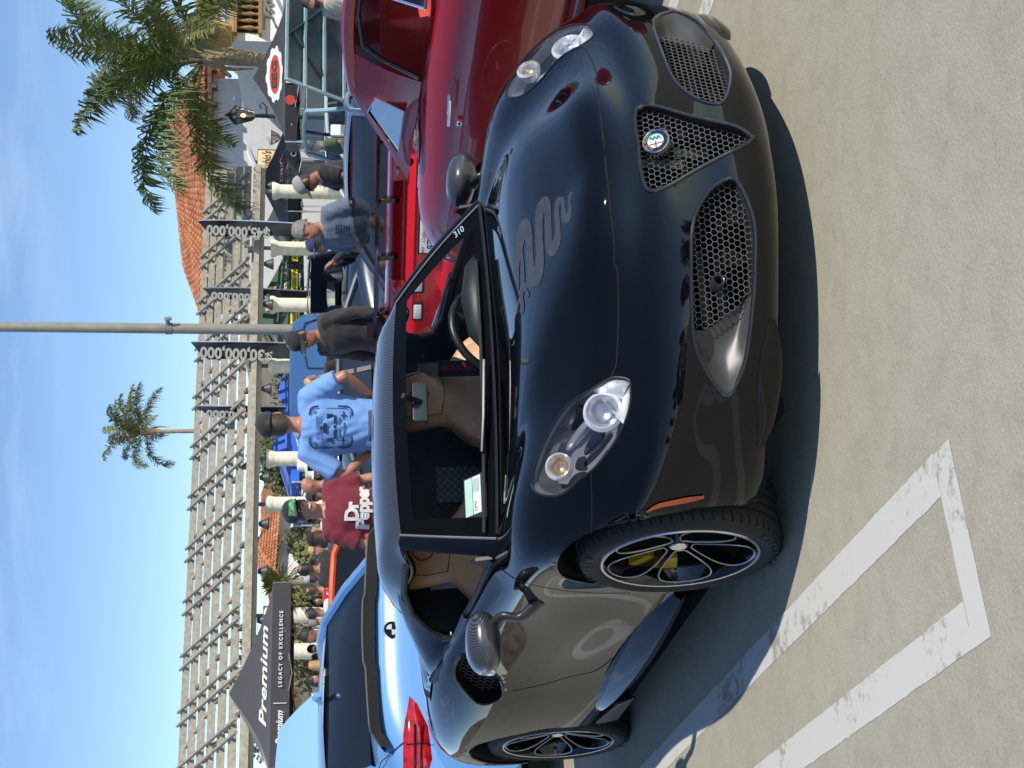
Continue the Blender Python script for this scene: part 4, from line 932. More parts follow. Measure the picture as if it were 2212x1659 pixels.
def paint(name, c, fl=.15): return mat(name, c, rough=.28, coat=1.0, coatr=.012, var=fl, scale=500)
# ---------------- red rounded classic coupe beside the black car
GH = lot(0, 2.72); ghia = empty('classic_coupe', GH, CAR_A, 'dark red rounded classic coupe with chrome door handle and red seats beside black car', 'car')
RED1 = paint('deep_red_paint', (.42, .008, .012))
def grow(x, zc, y1, z1, y2, z2, y3, z3, y4, z4, zb): return [(x, 0, zc), (x, y1 * .55, zc - .004), (x, y1, z1), (x, y2, z2), (x, (y2 + y3) / 2 + .025, (z2 + z3) / 2 + .02), (x, y3, z3), (x, y4, z4), (x, y4 * .93, zb)]
GR = [grow(.95, .52, .25, .50, .40, .48, .46, .45, .44, .38, .33), grow(.90, .60, .30, .58, .52, .56, .60, .48, .58, .36, .28), grow(.70, .70, .36, .685, .60, .70, .72, .58, .70, .40, .25),
      grow(.30, .78, .42, .77, .66, .79, .79, .64, .78, .42, .24), grow(-.20, .84, .50, .835, .68, .84, .80, .68, .79, .44, .24), grow(-.60, .88, .55, .885, .69, .87, .812, .69, .80, .45, .24),
      grow(-1.10, .90, .57, .905, .69, .885, .815, .70, .802, .45, .24), grow(-1.60, .91, .57, .915, .68, .89, .815, .70, .805, .45, .25), grow(-2.00, .93, .54, .90, .66, .885, .818, .715, .81, .48, .26),
      grow(-2.40, .91, .50, .86, .64, .875, .805, .72, .80, .50, .27), grow(-2.80, .80, .45, .775, .60, .825, .755, .69, .75, .50, .28), grow(-3.10, .66, .38, .655, .50, .70, .64, .60, .65, .47, .32), grow(-3.22, .52, .30, .52, .38, .53, .50, .50, .52, .44, .37)]
car_shell(ghia, GR, RED1, [(.33, .33, .34), (-2.07, .33, .34)], hole=lambda C: (C[:, 0] < -.32) & (C[:, 0] > -1.95) & (C[:, 1] < .565))
greenhouse(ghia, (-.42, .60, .91), (-.86, .50, 1.245), (-1.72, .49, 1.235), (-2.30, .52, .93), RED1, MDG, bp=None, pw=.032, bul=.045, roofz=.03, sides=False)
for s in (1, -1):
    def gp(x, z, o=0.0):
        f_ = (z - .92) / (1.24 - .92); return Vector((x, -((.605 - .115 * f_) + .012 + o) * s, z))
    # painted rear quarter with the small rear side window
    qp = [gp(x, z, .004) for x, z in [(-1.50, .915), (-1.45, 1.235), (-1.72, 1.245), (-2.05, 1.09), (-2.32, .935)]]
    gq = [[list(qp[0].lerp(qp[4], t).lerp((qp[1].lerp(qp[2], min(1, t * 2)) if t < .5 else qp[2].lerp(qp[3], t * 2 - 1).lerp(qp[4], (t - .5) * .9)), s_)) for t in np.linspace(0, 1, 11)] for s_ in np.linspace(0, 1, 7)]
    gq = [[[p[0], p[1] - s * .035 * sin(pi * i / 6) * sin(pi * min(1, .15 + j / 10 * .85)), p[2]] for j, p in enumerate(r)] for i, r in enumerate(gq)]
    MB().grid(np.array(gq)).build('rear_quarter', RED1, ghia)
    w4 = [gp(x, z, .046) for x, z in [(-1.70, .985), (-1.68, 1.13), (-1.80, 1.16), (-2.05, 1.0)]]
    qw = empty('quarter_window'); qw.parent = ghia
    MB().add(w4, [(0, 1, 2, 3)]).build('pane', DKG, qw, smooth=False); MB().tube(w4, .009, 6, closed=True).build('frame', CHROME, qw)
    MB().tube([gp(x, z, .010) for x, z in [(-1.47, .93), (-1.42, 1.10), (-1.36, 1.20), (-1.15, 1.225), (-.93, 1.215)]], .012, 6).build('window_frame', mat('dark_chrome', (.10, .10, .11), .2, metal=.8), ghia)
    MB().tube([gp(x, z, .012) for x, z in [(-.98, .925), (-.98, 1.08), (-1.0, 1.215)]], .008, 6).build('vent_post', CHROME, ghia)
    MB().tube([gp(x, z, .012) for x, z in [(-.98, .93), (-.62, .93), (-.90, 1.20)]], .008, 6).build('vent_frame', CHROME, ghia)
    MB().add([gp(-.98, .93, .010), gp(-.62, .93, .010), gp(-.90, 1.20, .010), gp(-.99, 1.20, .010)], [(0, 1, 2, 3)]).build('vent_pane', DKG, ghia, smooth=False)
    b = MB(); b.tube([Vector((-1.33, -.835 * s, .80)), Vector((-1.33, -.86 * s, .80)), Vector((-1.42, -.865 * s, .795)), Vector((-1.52, -.86 * s, .79)), Vector((-1.53, -.83 * s, .79))], .010, 8); b.build('door_handle', CHROME, ghia)
    MB().ell((-1.55, -.828 * s, .735), (.018, .01, .018)).build('door_lock', CHROME, ghia)
    MB().tube([Vector((x, -(.815) * s, .285)) for x in np.linspace(.0, -1.72, 9)], .014, 6).build('rocker_trim', CHROME, ghia)
    for x, zz in ((-1.60, None), (-.42, None)):
        pts = [(x + .02, .905), (x + (.03 if x < -1 else -.02), .80), (x, .62), (x + .02, .40), (x + .06, .30)]
        MB().tube([Vector((a_, -(.66 + .165 * min(1, (.93 - z_) * 5) - .012) * s - .003 * s, z_)) for a_, z_ in pts], .003, 5).build('door_seam', GAP, ghia)
    MB().ell((-3.02, -.62 * s, .62), (.05, .07, .12)).build('tail_lamp', mat('tail_red', (.35, .01, .01), .1, coat=1), ghia)
    MB().ell((.74, -.60 * s, .60), (.06, .09, .09)).build('head_lamp', CHROME, ghia)
REDV = mat('red_vinyl', (.62, .03, .02), rough=.6, bump=.5, bscale=60)
cabin(ghia, -1.7, -.30, .60, 1.06, REDV); MB().box((-1.72, 0, .80), (.06, 1.08, .60)).build('rear_trim', REDV, ghia); MB().box((-1.0, .57, .72), (1.3, .03, .40)).build('door_trim', REDV, ghia)
MB().tube([(.99, y, .40) for y in (-.6, -.3, 0, .3, .6)], .04, 8).build('bumper', CHROME, ghia); MB().tube([(-3.27, y, .42) for y in (-.55, 0, .55)], .035, 8).build('bumper', CHROME, ghia)
put_wheels(ghia, .31, .16, (.33, -2.07), .70, cap=CHROME)
# ---------------- light blue coupe with carbon spoiler, nose away, hood open
bw = empty('blue_coupe', Vector((-1.40, 8.07, 0)), CAR_A + pi, 'light blue modern coupe with carbon spoiler and open hood, rear end showing', 'car')
BLUE = paint('light_blue_paint', (.135, .33, .66), .06)
BR = [row(4.62, .62, .56, .40, .50, .30), row(4.55, .72, .62, .62, .72, .20), row(4.2, .84, .74, .72, .86, .17), row(3.7, .95, .88, .74, .90, .17), row(3.2, .99, .94, .75, .905, .17), row(2.4, .98, .955, .77, .915, .17), row(1.7, 1.0, .975, .78, .925, .18), row(1.1, 1.06, 1.0, .77, .935, .2), row(.6, 1.105, 1.03, .74, .93, .24), row(.25, 1.095, 1.02, .70, .905, .26), row(.10, 1.075, .99, .68, .885, .28), row(.035, .98, .92, .66, .865, .28), row(.0, .82, .78, .62, .84, .28)]
car_shell(bw, BR, BLUE, [(3.72, .335, .365), (.93, .335, .37)], hole=lambda C: ((C[:, 0] > 1.2) & (C[:, 0] < 3.2) & (C[:, 1] < .66)) | ((C[:, 0] > 3.25) & (C[:, 0] < 4.4) & (C[:, 1] < .58) & (C[:, 2] > .6)))
CROOF = mat('carbon_roof', (.05, .055, .06), rough=.3, coat=1.0, scale=300, var=.4)
greenhouse(bw, (3.25, .70, .98), (2.62, .55, 1.36), (1.55, .55, 1.345), (.72, .66, 1.085), BLUE, DKG, roofm=CROOF, bp=[1.95], pw=.04, bul=.05, roofz=.03)
cabin(bw, 1.0, 3.0, .66, 1.15, BLK)
# spoiler with raised middle
sp = []
for t in np.linspace(-1, 1, 31):
    a = abs(t); zz = 1.098 - .022 * a ** 2 + (.012 if a < .30 else 0) - (.055 * max(0, (a - .86) / .14)); sp.append([[.24, .66 * t, zz - .002], [.12, .66 * t, zz + .022], [.035, .665 * t, zz + .048 - .01 * a], [.03, .665 * t, zz + .040 - .01 * a], [.06, .665 * t, zz - .03]])
MB().grid(np.array(sp)).build('spoiler', mat('dry_carbon', (.035, .034, .030), rough=.55, var=.5, scale=260), bw)
MB().prism([(1.36, 1.368), (1.60, 1.378), (1.44, 1.432), (1.37, 1.436)], -.018, .018, 'y').build('antenna_fin', BLUE, bw, bevel=.008, loc=(.06, 0, .012))
rd = empty('roundel'); rd.parent = bw; rc = Vector((.030, 0, .985)); RB = Matrix.Rotation(-pi / 2 - .22, 3, 'Y')
rbm = lambda p: RB @ Vector(p) + rc
MB().lathe([(.036, -.004), (.049, -.002), (.050, .004), (.046, .006)], rc, 36, 'z', RB).build('roundel_rim', CHROME, rd); MB().lathe([(.0, .0045), (.047, .0045)], rc, 36, 'z', RB).build('roundel_ring', BLK, rd)
for k in range(4):
    a = np.linspace(k * pi / 2, (k + 1) * pi / 2, 9); MB().add([rbm((0, 0, .0062))] + [rbm((.032 * cos(x), .032 * sin(x), .0062)) for x in a], [tuple(range(10))]).build('roundel_quarter', mat('roundel_white', (.8, .8, .8), .2) if k % 2 else BLK, rd, smooth=False)
TAILR = mat('tail_light_red', (.42, .008, .010), rough=.06, coat=1.0, var=.5, scale=25); TAILD = mat('tail_light_dark', (.10, .003, .004), rough=.05, coat=1.0)
for s in (1, -1):
    tl = empty('tail_light'); tl.parent = bw
    def tp(y, z, o=0): return Vector((.012 + .32 * max(0, y - .62) ** 1.35 - o + (z - .82) * .18, -y * s * 1.01, z))
    ol = [(.36, .895), (.41, .850), (.56, .792), (.74, .762), (.84, .772), (.905, .79), (.925, .86), (.90, .918), (.80, .934), (.60, .932)]
    cc = (.72, .85)
    MB().grid(np.array([[list(tp(cc[0] + (y - cc[0]) * k, cc[1] + (z - cc[1]) * k, .022 * (1 - k ** 4) + .006)) for y, z in ol] for k in np.linspace(0, 1, 7)]), closed_j=True).build('lamp_lens', TAILR, tl)
    for dz in (.0, .035): MB().tube([tp(y, .832 + dz + .02 * (y - .55), .033) for y in np.linspace(.55, .88, 9)], .006, 6).build('light_bar', TAILD, tl)
    MB().tube([tp(.655, z, .031) for z in np.linspace(.785, .918, 6)], .003, 5).build('lid_seam', GAP, tl)
MB().tube([Vector((.02 + .05 * (1 - abs(t)), .60 * t, .745 - .02 * abs(t))) for t in np.linspace(-1, 1, 13)], .0035, 5).build('lid_seam', GAP, bw)
for s in (1, -1): MB().tube([Vector((.03, -.645 * s, .93)), Vector((.09, -.69 * s, 1.0)), Vector((.25, -.70 * s, 1.045)), Vector((.68, -.70 * s, 1.06))], .003, 5).build('lid_seam', GAP, bw)
hd = [[[3.28 + .34 * q - .02 * sin(pi * q), (.62 * t - .10) * (1 - .30 * q ** 2.2) + .20 * q, 1.02 + .70 * q + .03 * (1 - t * t) + .02 * sin(pi * q)] for t in np.linspace(-1, 1, 21)] for q in np.linspace(0, 1, 11)]
b = MB(); b.grid(np.array(hd)); b.grid(np.array(hd) + np.array([.025, 0, -.012])); b.build('open_hood', mat('light_blue_satin', (.16, .36, .70), rough=.55, var=.04, scale=300), bw)
MB().box((3.85, 0, .70), (.9, 1.0, .25)).build('engine', mat('engine_dark', (.05, .05, .052), .5, metal=.4, bump=.5, bscale=20), bw, bevel=.03)
MB().box((-.012, 0, .66), (.01, .52, .12)).build('licence_plate', mat('plate_white', (.75, .75, .75), .4), bw, smooth=False)
MB().box((.03, 0, .36), (.12, 1.3, .14)).build('diffuser', CARBON, bw, bevel=.02)
put_wheels(bw, .335, .25, (3.72, .93), .80, spokes=10, rimm=mat('dark_alloy', (.05, .05, .055), .3, metal=.8))
# ---------------- generic cars further back
def gcar(name, loc, ang, label, pm, L=4.5, W=1.8, H=1.3, wb=2.6, fo=.9, hood=.86, deck=.95, belt=.90, ws_=(1.05, .45), rw=(-1.0, -1.75), nose=.55, tail=.6, rhw=.52, gl=DKG, hole=None, roofm=None, zb=.2, R=.32, open_hood=False, seatm=None, bumperm=None, bp=None, rimm=None, pillarm=None):
    e = empty(name, loc, ang, label, 'car'); xf = fo + wb / 2; xr = xf - L; y = W / 2
    rows = [row(xf, nose, nose - .06, y * .45, y * .6, zb + .12), row(xf - .08, nose + .10, nose + .03, y * .68, y * .85, zb + .03), row(xf - .4, hood - .08, hood - .16, y * .78, y * .97, zb), row(xf - .9, hood - .01, hood - .06, y * .80, y * .99, zb),
            row(ws_[0] + .05, hood + .03, belt - .02, y * .82, y, zb), row((ws_[0] + rw[1]) / 2, belt + .01, belt, y * .84, y, zb), row(rw[1], deck, deck - .04, y * .82, y, zb), row(xr + .35, deck - .01, deck - .07, y * .8, y * .97, zb + .03), row(xr + .07, deck - .06, deck - .12, y * .72, y * .86, zb + .08), row(xr, tail, tail - .06, y * .55, y * .7, zb + .15)]
    hl = lambda C: ((C[:, 0] < ws_[0] - .02) & (C[:, 0] > rw[1] + .1) & (C[:, 1] < y * .74)) | ((C[:, 0] > ws_[0] + .15) & (C[:, 0] < xf - .25) & (C[:, 1] < y * .66) if open_hood else False)
    car_shell(e, rows, pm, [(wb / 2, R + .01, R + .045), (-wb / 2, R + .01, R + .045)], hole=hl, step=.05)
    greenhouse(e, (ws_[0], y * .76, belt + .0), (ws_[1], rhw, H - .03), (rw[0], rhw, H - .04), (rw[1], y * .74, deck - .02), pm, gl, roofm=roofm, bp=bp or [(ws_[0] + rw[1]) / 2], pw=.035, pillarm=pillarm)
    cabin(e, rw[1] + .2, ws_[0] - .15, y * .72, H - .25, seatm or BLK)
    for s in (1, -1):
        MB().ell((xf - .10, -y * .66 * s, nose + .06), (.07, .13, .07)).build('head_lamp', mat('lamp_clear', (.6, .62, .65), .1, metal=.6), e)
        MB().box((xr + .02, -y * .58 * s, tail + .10), (.06, y * .35, .12)).build('tail_lamp', TAILR, e, bevel=.015)
        MB().ell((ws_[0] - .12, -(y + .07) * s, belt + .07), (.05, .09, .055)).build('door_mirror', pm, e)
        MB().bar((xf - 1.5, -(y * .995 + .004) * s, .5), (xr + .9, -(y * .995 + .004) * s, .52), .01, .02).build('side_moulding', BLK, e)
    MB().box((xf + .0, 0, zb + .22), (.09, W * .74, .13)).build('front_bumper', bumperm or BLK, e, bevel=.03); MB().box((xr - .0, 0, zb + .24), (.09, W * .74, .13)).build('rear_bumper', bumperm or pm, e, bevel=.03)
    MB().box((xf - .02, 0, nose - .04), (.06, W * .5, .09)).build('front_grille', GAP, e, bevel=.01)
    if open_hood:
        q0 = Vector((ws_[0] + .12, 0, hood + .04)); ln = xf - ws_[0] - .35; d_ = Vector((.42, 0, .91)) * ln
        hd = [[list(q0 + d_ * q + Vector((0, y * .80 * t, .03 * (1 - t * t)))) for t in np.linspace(-1, 1, 11)] for q in np.linspace(0, 1, 7)]
        b = MB(); b.grid(np.array(hd)); b.grid(np.array(hd) + np.array([.03, 0, -.01])); b.build('open_hood', pm, e)
        MB().box(((xf + ws_[0]) / 2, 0, hood - .22), (.8, .8, .25)).build('engine', mat('engine_grey', (.25, .25, .26), .3, metal=.8, bump=.6, bscale=18), e, bevel=.04)
    put_wheels(e, R, .22, (wb / 2, -wb / 2), y - .13, spokes=5, rimm=rimm)
    return e, xf, xr
# red wedge sports car with the wing
RED2 = paint('bright_red_paint', (.78, .005, .008), .05)
RW = Vector((1.10, 10.38, 0)); ra = atan2(.91, .40)
rloc = RW + Vector((cos(ra), sin(ra), 0)) * 2.27
rc_, xf, xr = gcar('winged_sports_car', rloc, ra, 'bright red sports car with tall black rear wing and white licence plate', RED2, L=4.5, W=1.88, H=1.20, wb=2.6, fo=1.0, hood=.74, deck=.90, belt=.86, ws_=(.95, .1), rw=(-.55, -1.55), nose=.50, tail=.74, rhw=.50, roofm=mat('black_roof', (.02, .022, .03), .15, coat=1), bp=[-.1], pillarm=MATS['black_roof'])
MB().prism([(xr + .34, .915), (xr + .14, .885), (xr + .01, .79), (xr - .03, .70), (xr + .02, .45), (xr + .08, .45), (xr + .34, .88)], -.82, .82, 'y').build('rear_fascia', RED2, rc_, bevel=.02)
MB().box((xr + .012, 0, .80), (.03, 1.15, .016)).build('brake_light_strip', TAILD, rc_, bevel=.004)
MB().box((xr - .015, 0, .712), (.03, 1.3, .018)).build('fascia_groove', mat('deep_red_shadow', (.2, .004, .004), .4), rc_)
wg = empty('rear_wing'); wg.parent = rc_
MB().prism([(xr - .06, .985), (xr + .20, .965), (xr + .22, .985), (xr + .1, 1.005), (xr - .06, 1.012)], -.82, .82, 'y').build('wing_blade', mat('dark_wing', (.02, .004, .005), .12, coat=1), wg)
for y_ in (-.66, -.22, .22, .66): MB().bar((xr + .10, y_, .84), (xr + .04, y_, .99), .035, .09, up=(1, 0, 0)).build('wing_strut', MATS['dark_wing'], wg, bevel=.006)
for y_ in (-.83, .83): MB().prism([(xr - .09, .95), (xr + .25, .94), (xr + .22, 1.05), (xr - .05, 1.06)], y_ - .008, y_ + .008, 'y').build('wing_endplate', MATS['dark_wing'], wg)
pl = empty('licence_plate'); pl.parent = rc_
MB().box((xr - .04, 0, .605), (.012, .325, .175)).build('plate_frame', BLK, pl, bevel=.006); MB().box((xr - .0475, 0, .605), (.004, .30, .15)).build('plate_face', mat('plate_face', (.80, .80, .78), .4), pl, bevel=.001)
PM = frame_m((xr - .0505, 0, .593), (0, -1, 0), (0, 0, 1))
put_text('plate_number', '8ZVP993', PM, mat('plate_navy', (.03, .035, .09), .4), pl, size=.088, depth=.001, sx=.72, bold=.0005)
put_text('plate_state', 'California', PM @ Matrix.Translation((0, .06, 0)), mat('plate_script_red', (.4, .06, .08), .5), pl, size=.036, depth=.001, shear=.35)
put_text('plate_month', 'OCT', PM @ Matrix.Translation((-.125, .062, 0)), MATS['plate_navy'], pl, size=.022, depth=.001)
MB().box((xr - .0505, -.125, .668), (.001, .035, .02)).build('plate_tag', mat('tag_red', (.5, .05, .05), .5), pl, smooth=False)
for s in (1, -1):
    for y_ in (.62, .40):
        MB().box((xr - .03, -y_ * s, .675), (.03, .15, .085)).build('lamp_frame', BLK, rc_, bevel=.012); MB().box((xr - .042, -y_ * s, .68), (.02, .115, .06)).build('reversing_lamp', mat('frosted_lamp', (.72, .70, .66), .25), rc_, bevel=.01)
# orange, navy, dark pick-up, blue van, slate truck
gcar('orange_coupe', Vector((-2.10, 14.6, 0)), .30, 'orange coupe with dark side glass parked beyond the light blue coupe', paint('orange_paint', (.72, .085, .006)), H=1.30, L=4.3, belt=.96, hood=.90, deck=.98, ws_=(.95, .25), gl=DKG)
gcar('navy_coupe', Vector((.05, 14.7, 0)), .47, 'dark grey-blue coupe with big reflecting windshield behind the winged red car', paint('navy_paint', (.022, .035, .06)), H=1.24, L=4.4, W=1.8, belt=.90, hood=.86, ws_=(1.25, .35), rw=(-.8, -1.7), gl=glass('reflective_glass', (.12, .17, .21), op=.5, ior=1.9))
gcar('dark_pickup', Vector((1.45, 23.3, 0)), -pi / 2 - .08, 'black sport utility car facing the lot with red trim bar in its windshield', paint('blue_black_paint', (.012, .015, .022)), L=4.7, W=1.85, H=1.66, hood=1.08, belt=1.14, deck=1.2, ws_=(.75, .2), rw=(-1.5, -2.0), nose=.75, tail=.9, rhw=.60, zb=.3, R=.36, open_hood=False, gl=MDG)
van = empty('blue_van', Vector((-.10, 22.2, 0)), -pi / 2 + .12, 'blue panel van with rounded pressed rear doors behind two men in black', 'van')
VB = paint('van_blue_paint', (.035, .11, .27)); vr = [[[x, .90 * k * (abs(cos(t)) ** .35) * (1 if cos(t) > 0 else -1), 1.08 + .80 * k2 * (abs(sin(t)) ** .35) * (1 if sin(t) > 0 else -1)] for t in np.linspace(0, 2 * pi, 40, endpoint=False)] for x, k, k2 in ((2.1, .80, .80), (2.07, .93, .94), (1.95, .985, .99), (1.5, 1, 1), (-2.0, 1, 1), (-2.1, .9, .9))]
b = MB(); b.grid(np.array(vr), closed_j=True); k = len(b.v); b.f.append(tuple(range(40))); b.f.append(tuple(range(k - 1, k - 41, -1))); b.build('body', VB, van)
for s in (1, -1):
    ol = [(.06, .5), (.06, 1.62), (.5, 1.72), (.70, 1.66), (.76, 1.5), (.77, .5)]
    MB().tube([(2.11, y * s, z) for y, z in ol], .012, 6, closed=True).build('door_pressing', mat('van_groove', (.018, .05, .13), .4), van)
    MB().tube([(2.11, y * s, z) for y, z in [(.12, 1.2), (.70, 1.25)]], .014, 6).build('door_rib', MATS['van_groove'], van)
MB().box((2.12, .25, 1.30), (.05, .22, .10)).build('door_latch', BLK, van, bevel=.01); MB().box((2.13, 0, .42), (.12, 1.6, .14)).build('bumper', BLK, van, bevel=.03)
put_wheels(van, .33, .2, (1.3, -1.3), .78, cap=SILVER)
tk = empty('slate_truck', Vector((3.85, 18.4, 0)), -1.214, 'slate blue vintage truck with raised hood showing its ribbed underside and chrome grille', 'truck')
SLB = paint('slate_blue_paint', (.055, .095, .15)); TK = [row(2.05, 1.0, .96, .70, .80, .42), row(1.95, 1.06, 1.0, .78, .88, .40), row(1.0, 1.09, 1.03, .80, .90, .40), row(.5, 1.10, 1.05, .82, .92, .40), row(-.8, 1.08, 1.06, .82, .92, .40), row(-2.1, 1.06, 1.03, .80, .92, .42), row(-2.2, 1.0, .97, .76, .88, .45)]
car_shell(tk, TK, SLB, [(1.25, .40, .42), (-1.3, .40, .42)], hole=lambda C: ((C[:, 0] < .62) & (C[:, 0] > -.75) & (C[:, 1] < .68)) | ((C[:, 0] > .75) & (C[:, 0] < 1.9) & (C[:, 1] < .62)), step=.06)
TEAL = mat('pale_teal_frame', (.30, .44, .46), .35, coat=.5)
greenhouse(tk, (.66, .72, 1.10), (.42, .64, 1.62), (-.62, .64, 1.62), (-.80, .70, 1.08), TEAL, MDG, roofm=SLB, bp=[-.05], pw=.03, bul=.02, roofz=.03)
cabin(tk, -.7, .55, .7, 1.32, mat('brown_seat', (.16, .06, .03), .6))
h0 = Vector((.80, 0, 1.14)); hx = Vector((.50, 0, .86)) * .84
hd = [[list(h0 + hx * q + Vector((0, .74 * t * (1 - .05 * q), .02))) for t in np.linspace(-1, 1, 9)] for q in np.linspace(0, 1, 9)]
oh = MB().grid(np.array(hd)).build('open_hood', mat('slate_underside', (.05, .08, .10), .45, var=.3), tk)
for q in (0.02, .36, .68, .98): MB().bar(h0 + hx * q + Vector((.03, -.72, 0)), h0 + hx * q + Vector((.03, .72, 0)), .035, .03, up=(.5, 0, .86)).build('hood_rib', TEAL, oh)
for s in (1, -1):
    MB().bar(h0 + Vector((.03, .73 * s, 0)), h0 + hx + Vector((.03, .70 * s, 0)), .035, .03).build('hood_rib', TEAL, oh); MB().bar(h0 + hx * .36 + Vector((.03, .5 * s, 0)), h0 + hx * .98 + Vector((.03, -.1 * s, 0)), .03, .02).build('hood_rib', mat('dark_rib', (.02, .04, .05), .5), oh)
MB().box((1.35, 0, .88), (.9, .9, .35)).build('engine', mat('engine_chrome', (.4, .4, .4), .25, metal=.9, bump=.9, bscale=12), tk, bevel=.05)
for k in range(5): MB().box((2.06, 0, .70 + .06 * k), (.03, 1.3, .018)).build('grille_bar', CHROME, tk)
for k in range(9): MB().box((2.065, -.6 + .15 * k, .82), (.02, .018, .30)).build('grille_bar', CHROME, tk)
for s in (1, -1): MB().lathe([(0, .02), (.09, .012), (.10, 0)], (2.05, .62 * s, .82), 24, 'x').build('head_lamp', CHROME, tk); MB().box((.55, -.98 * s, 1.22), (.05, .16, .20)).build('door_mirror', mat('white_mirror', (.75, .76, .75), .3), tk, bevel=.03)
MB().box((2.12, 0, .52), (.10, 1.7, .16)).build('bumper', CHROME, tk, bevel=.03)
put_wheels(tk, .39, .24, (1.25, -1.3), .80, cap=CHROME)
gcar('white_saloon', Vector((5.2, 26.5, 0)), .40, 'plain white saloon car behind the slate blue truck', paint('white_paint', (.72, .72, .70)), H=1.38)
# ================================================================== people
def remesh(mb, voxel, name, m, parent, smooth=2, wr=0.0, wseed=0):
    me = bpy.data.meshes.new(name); me.from_pydata(mb.v, [], mb.f); me.update()
    bm = bmesh.new(); bm.from_mesh(me); bmesh.ops.recalc_face_normals(bm, faces=bm.faces); bm.to_mesh(me); bm.free()
    o = bpy.data.objects.new(name, me); COL.objects.link(o); md = o.modifiers.new('r', 'REMESH'); md.mode = 'VOXEL'; md.voxel_size = voxel
    ev = o.evaluated_get(bpy.context.evaluated_depsgraph_get()); nm = bpy.data.meshes.new_from_object(ev); o.modifiers.clear(); o.data = nm; bpy.data.meshes.remove(me)
    n = len(nm.vertices); co = np.empty(n * 3); nm.vertices.foreach_get('co', co); co = co.reshape(-1, 3)
    ed = np.empty(len(nm.edges) * 2, int); nm.edges.foreach_get('vertices', ed); ed = ed.reshape(-1, 2)
    deg = np.bincount(ed.ravel(), minlength=n)[:, None]
    for _ in range(smooth):
        s_ = np.zeros_like(co); np.add.at(s_, ed[:, 0], co[ed[:, 1]]); np.add.at(s_, ed[:, 1], co[ed[:, 0]]); co = co * .4 + .6 * s_ / np.maximum(deg, 1)
    if wr:
        nr = np.empty(n * 3); nm.vertices.foreach_get('normal', nr); nr = nr.reshape(-1, 3); ph = wseed * 1.7
        w_ = np.sin(co[:, 2] * 38 + 9 * np.sin(co[:, 1] * 11 + ph) + 6 * np.sin(co[:, 0] * 13 + ph)) * np.sin(co[:, 1] * 17 + co[:, 2] * 9 + ph * 2)
        co = co + nr * (w_ * wr)[:, None]
    nm.vertices.foreach_set('co', co.ravel()); nm.polygons.foreach_set('use_smooth', [True] * len(nm.polygons)); nm.update()
    nm.materials.clear(); nm.materials.append(m); o.parent = parent; return o
SKINS = {'a': (.42, .20, .125), 'b': (.30, .14, .085), 'c': (.17, .075, .045), 'd': (.48, .25, .17)}
def skin(k): return mat('skin_' + k, SKINS[k], rough=.5, var=.12, scale=18, bump=.05, bscale=120)
def cloth(n, c, **k): return mat('cloth_' + n, c, rough=.85, var=.10, scale=12, bump=.25, bscale=170, sheen=.2, **k)
HAIRM = {k: mat('hair_' + k, c, rough=.55, var=.35, scale=70, bump=.6, bscale=90) for k, c in {'black': (.012, .010, .009), 'brown': (.05, .028, .016), 'grey': (.20, .18, .165), 'blond': (.42, .27, .11), 'red': (.16, .06, .025)}.items()}
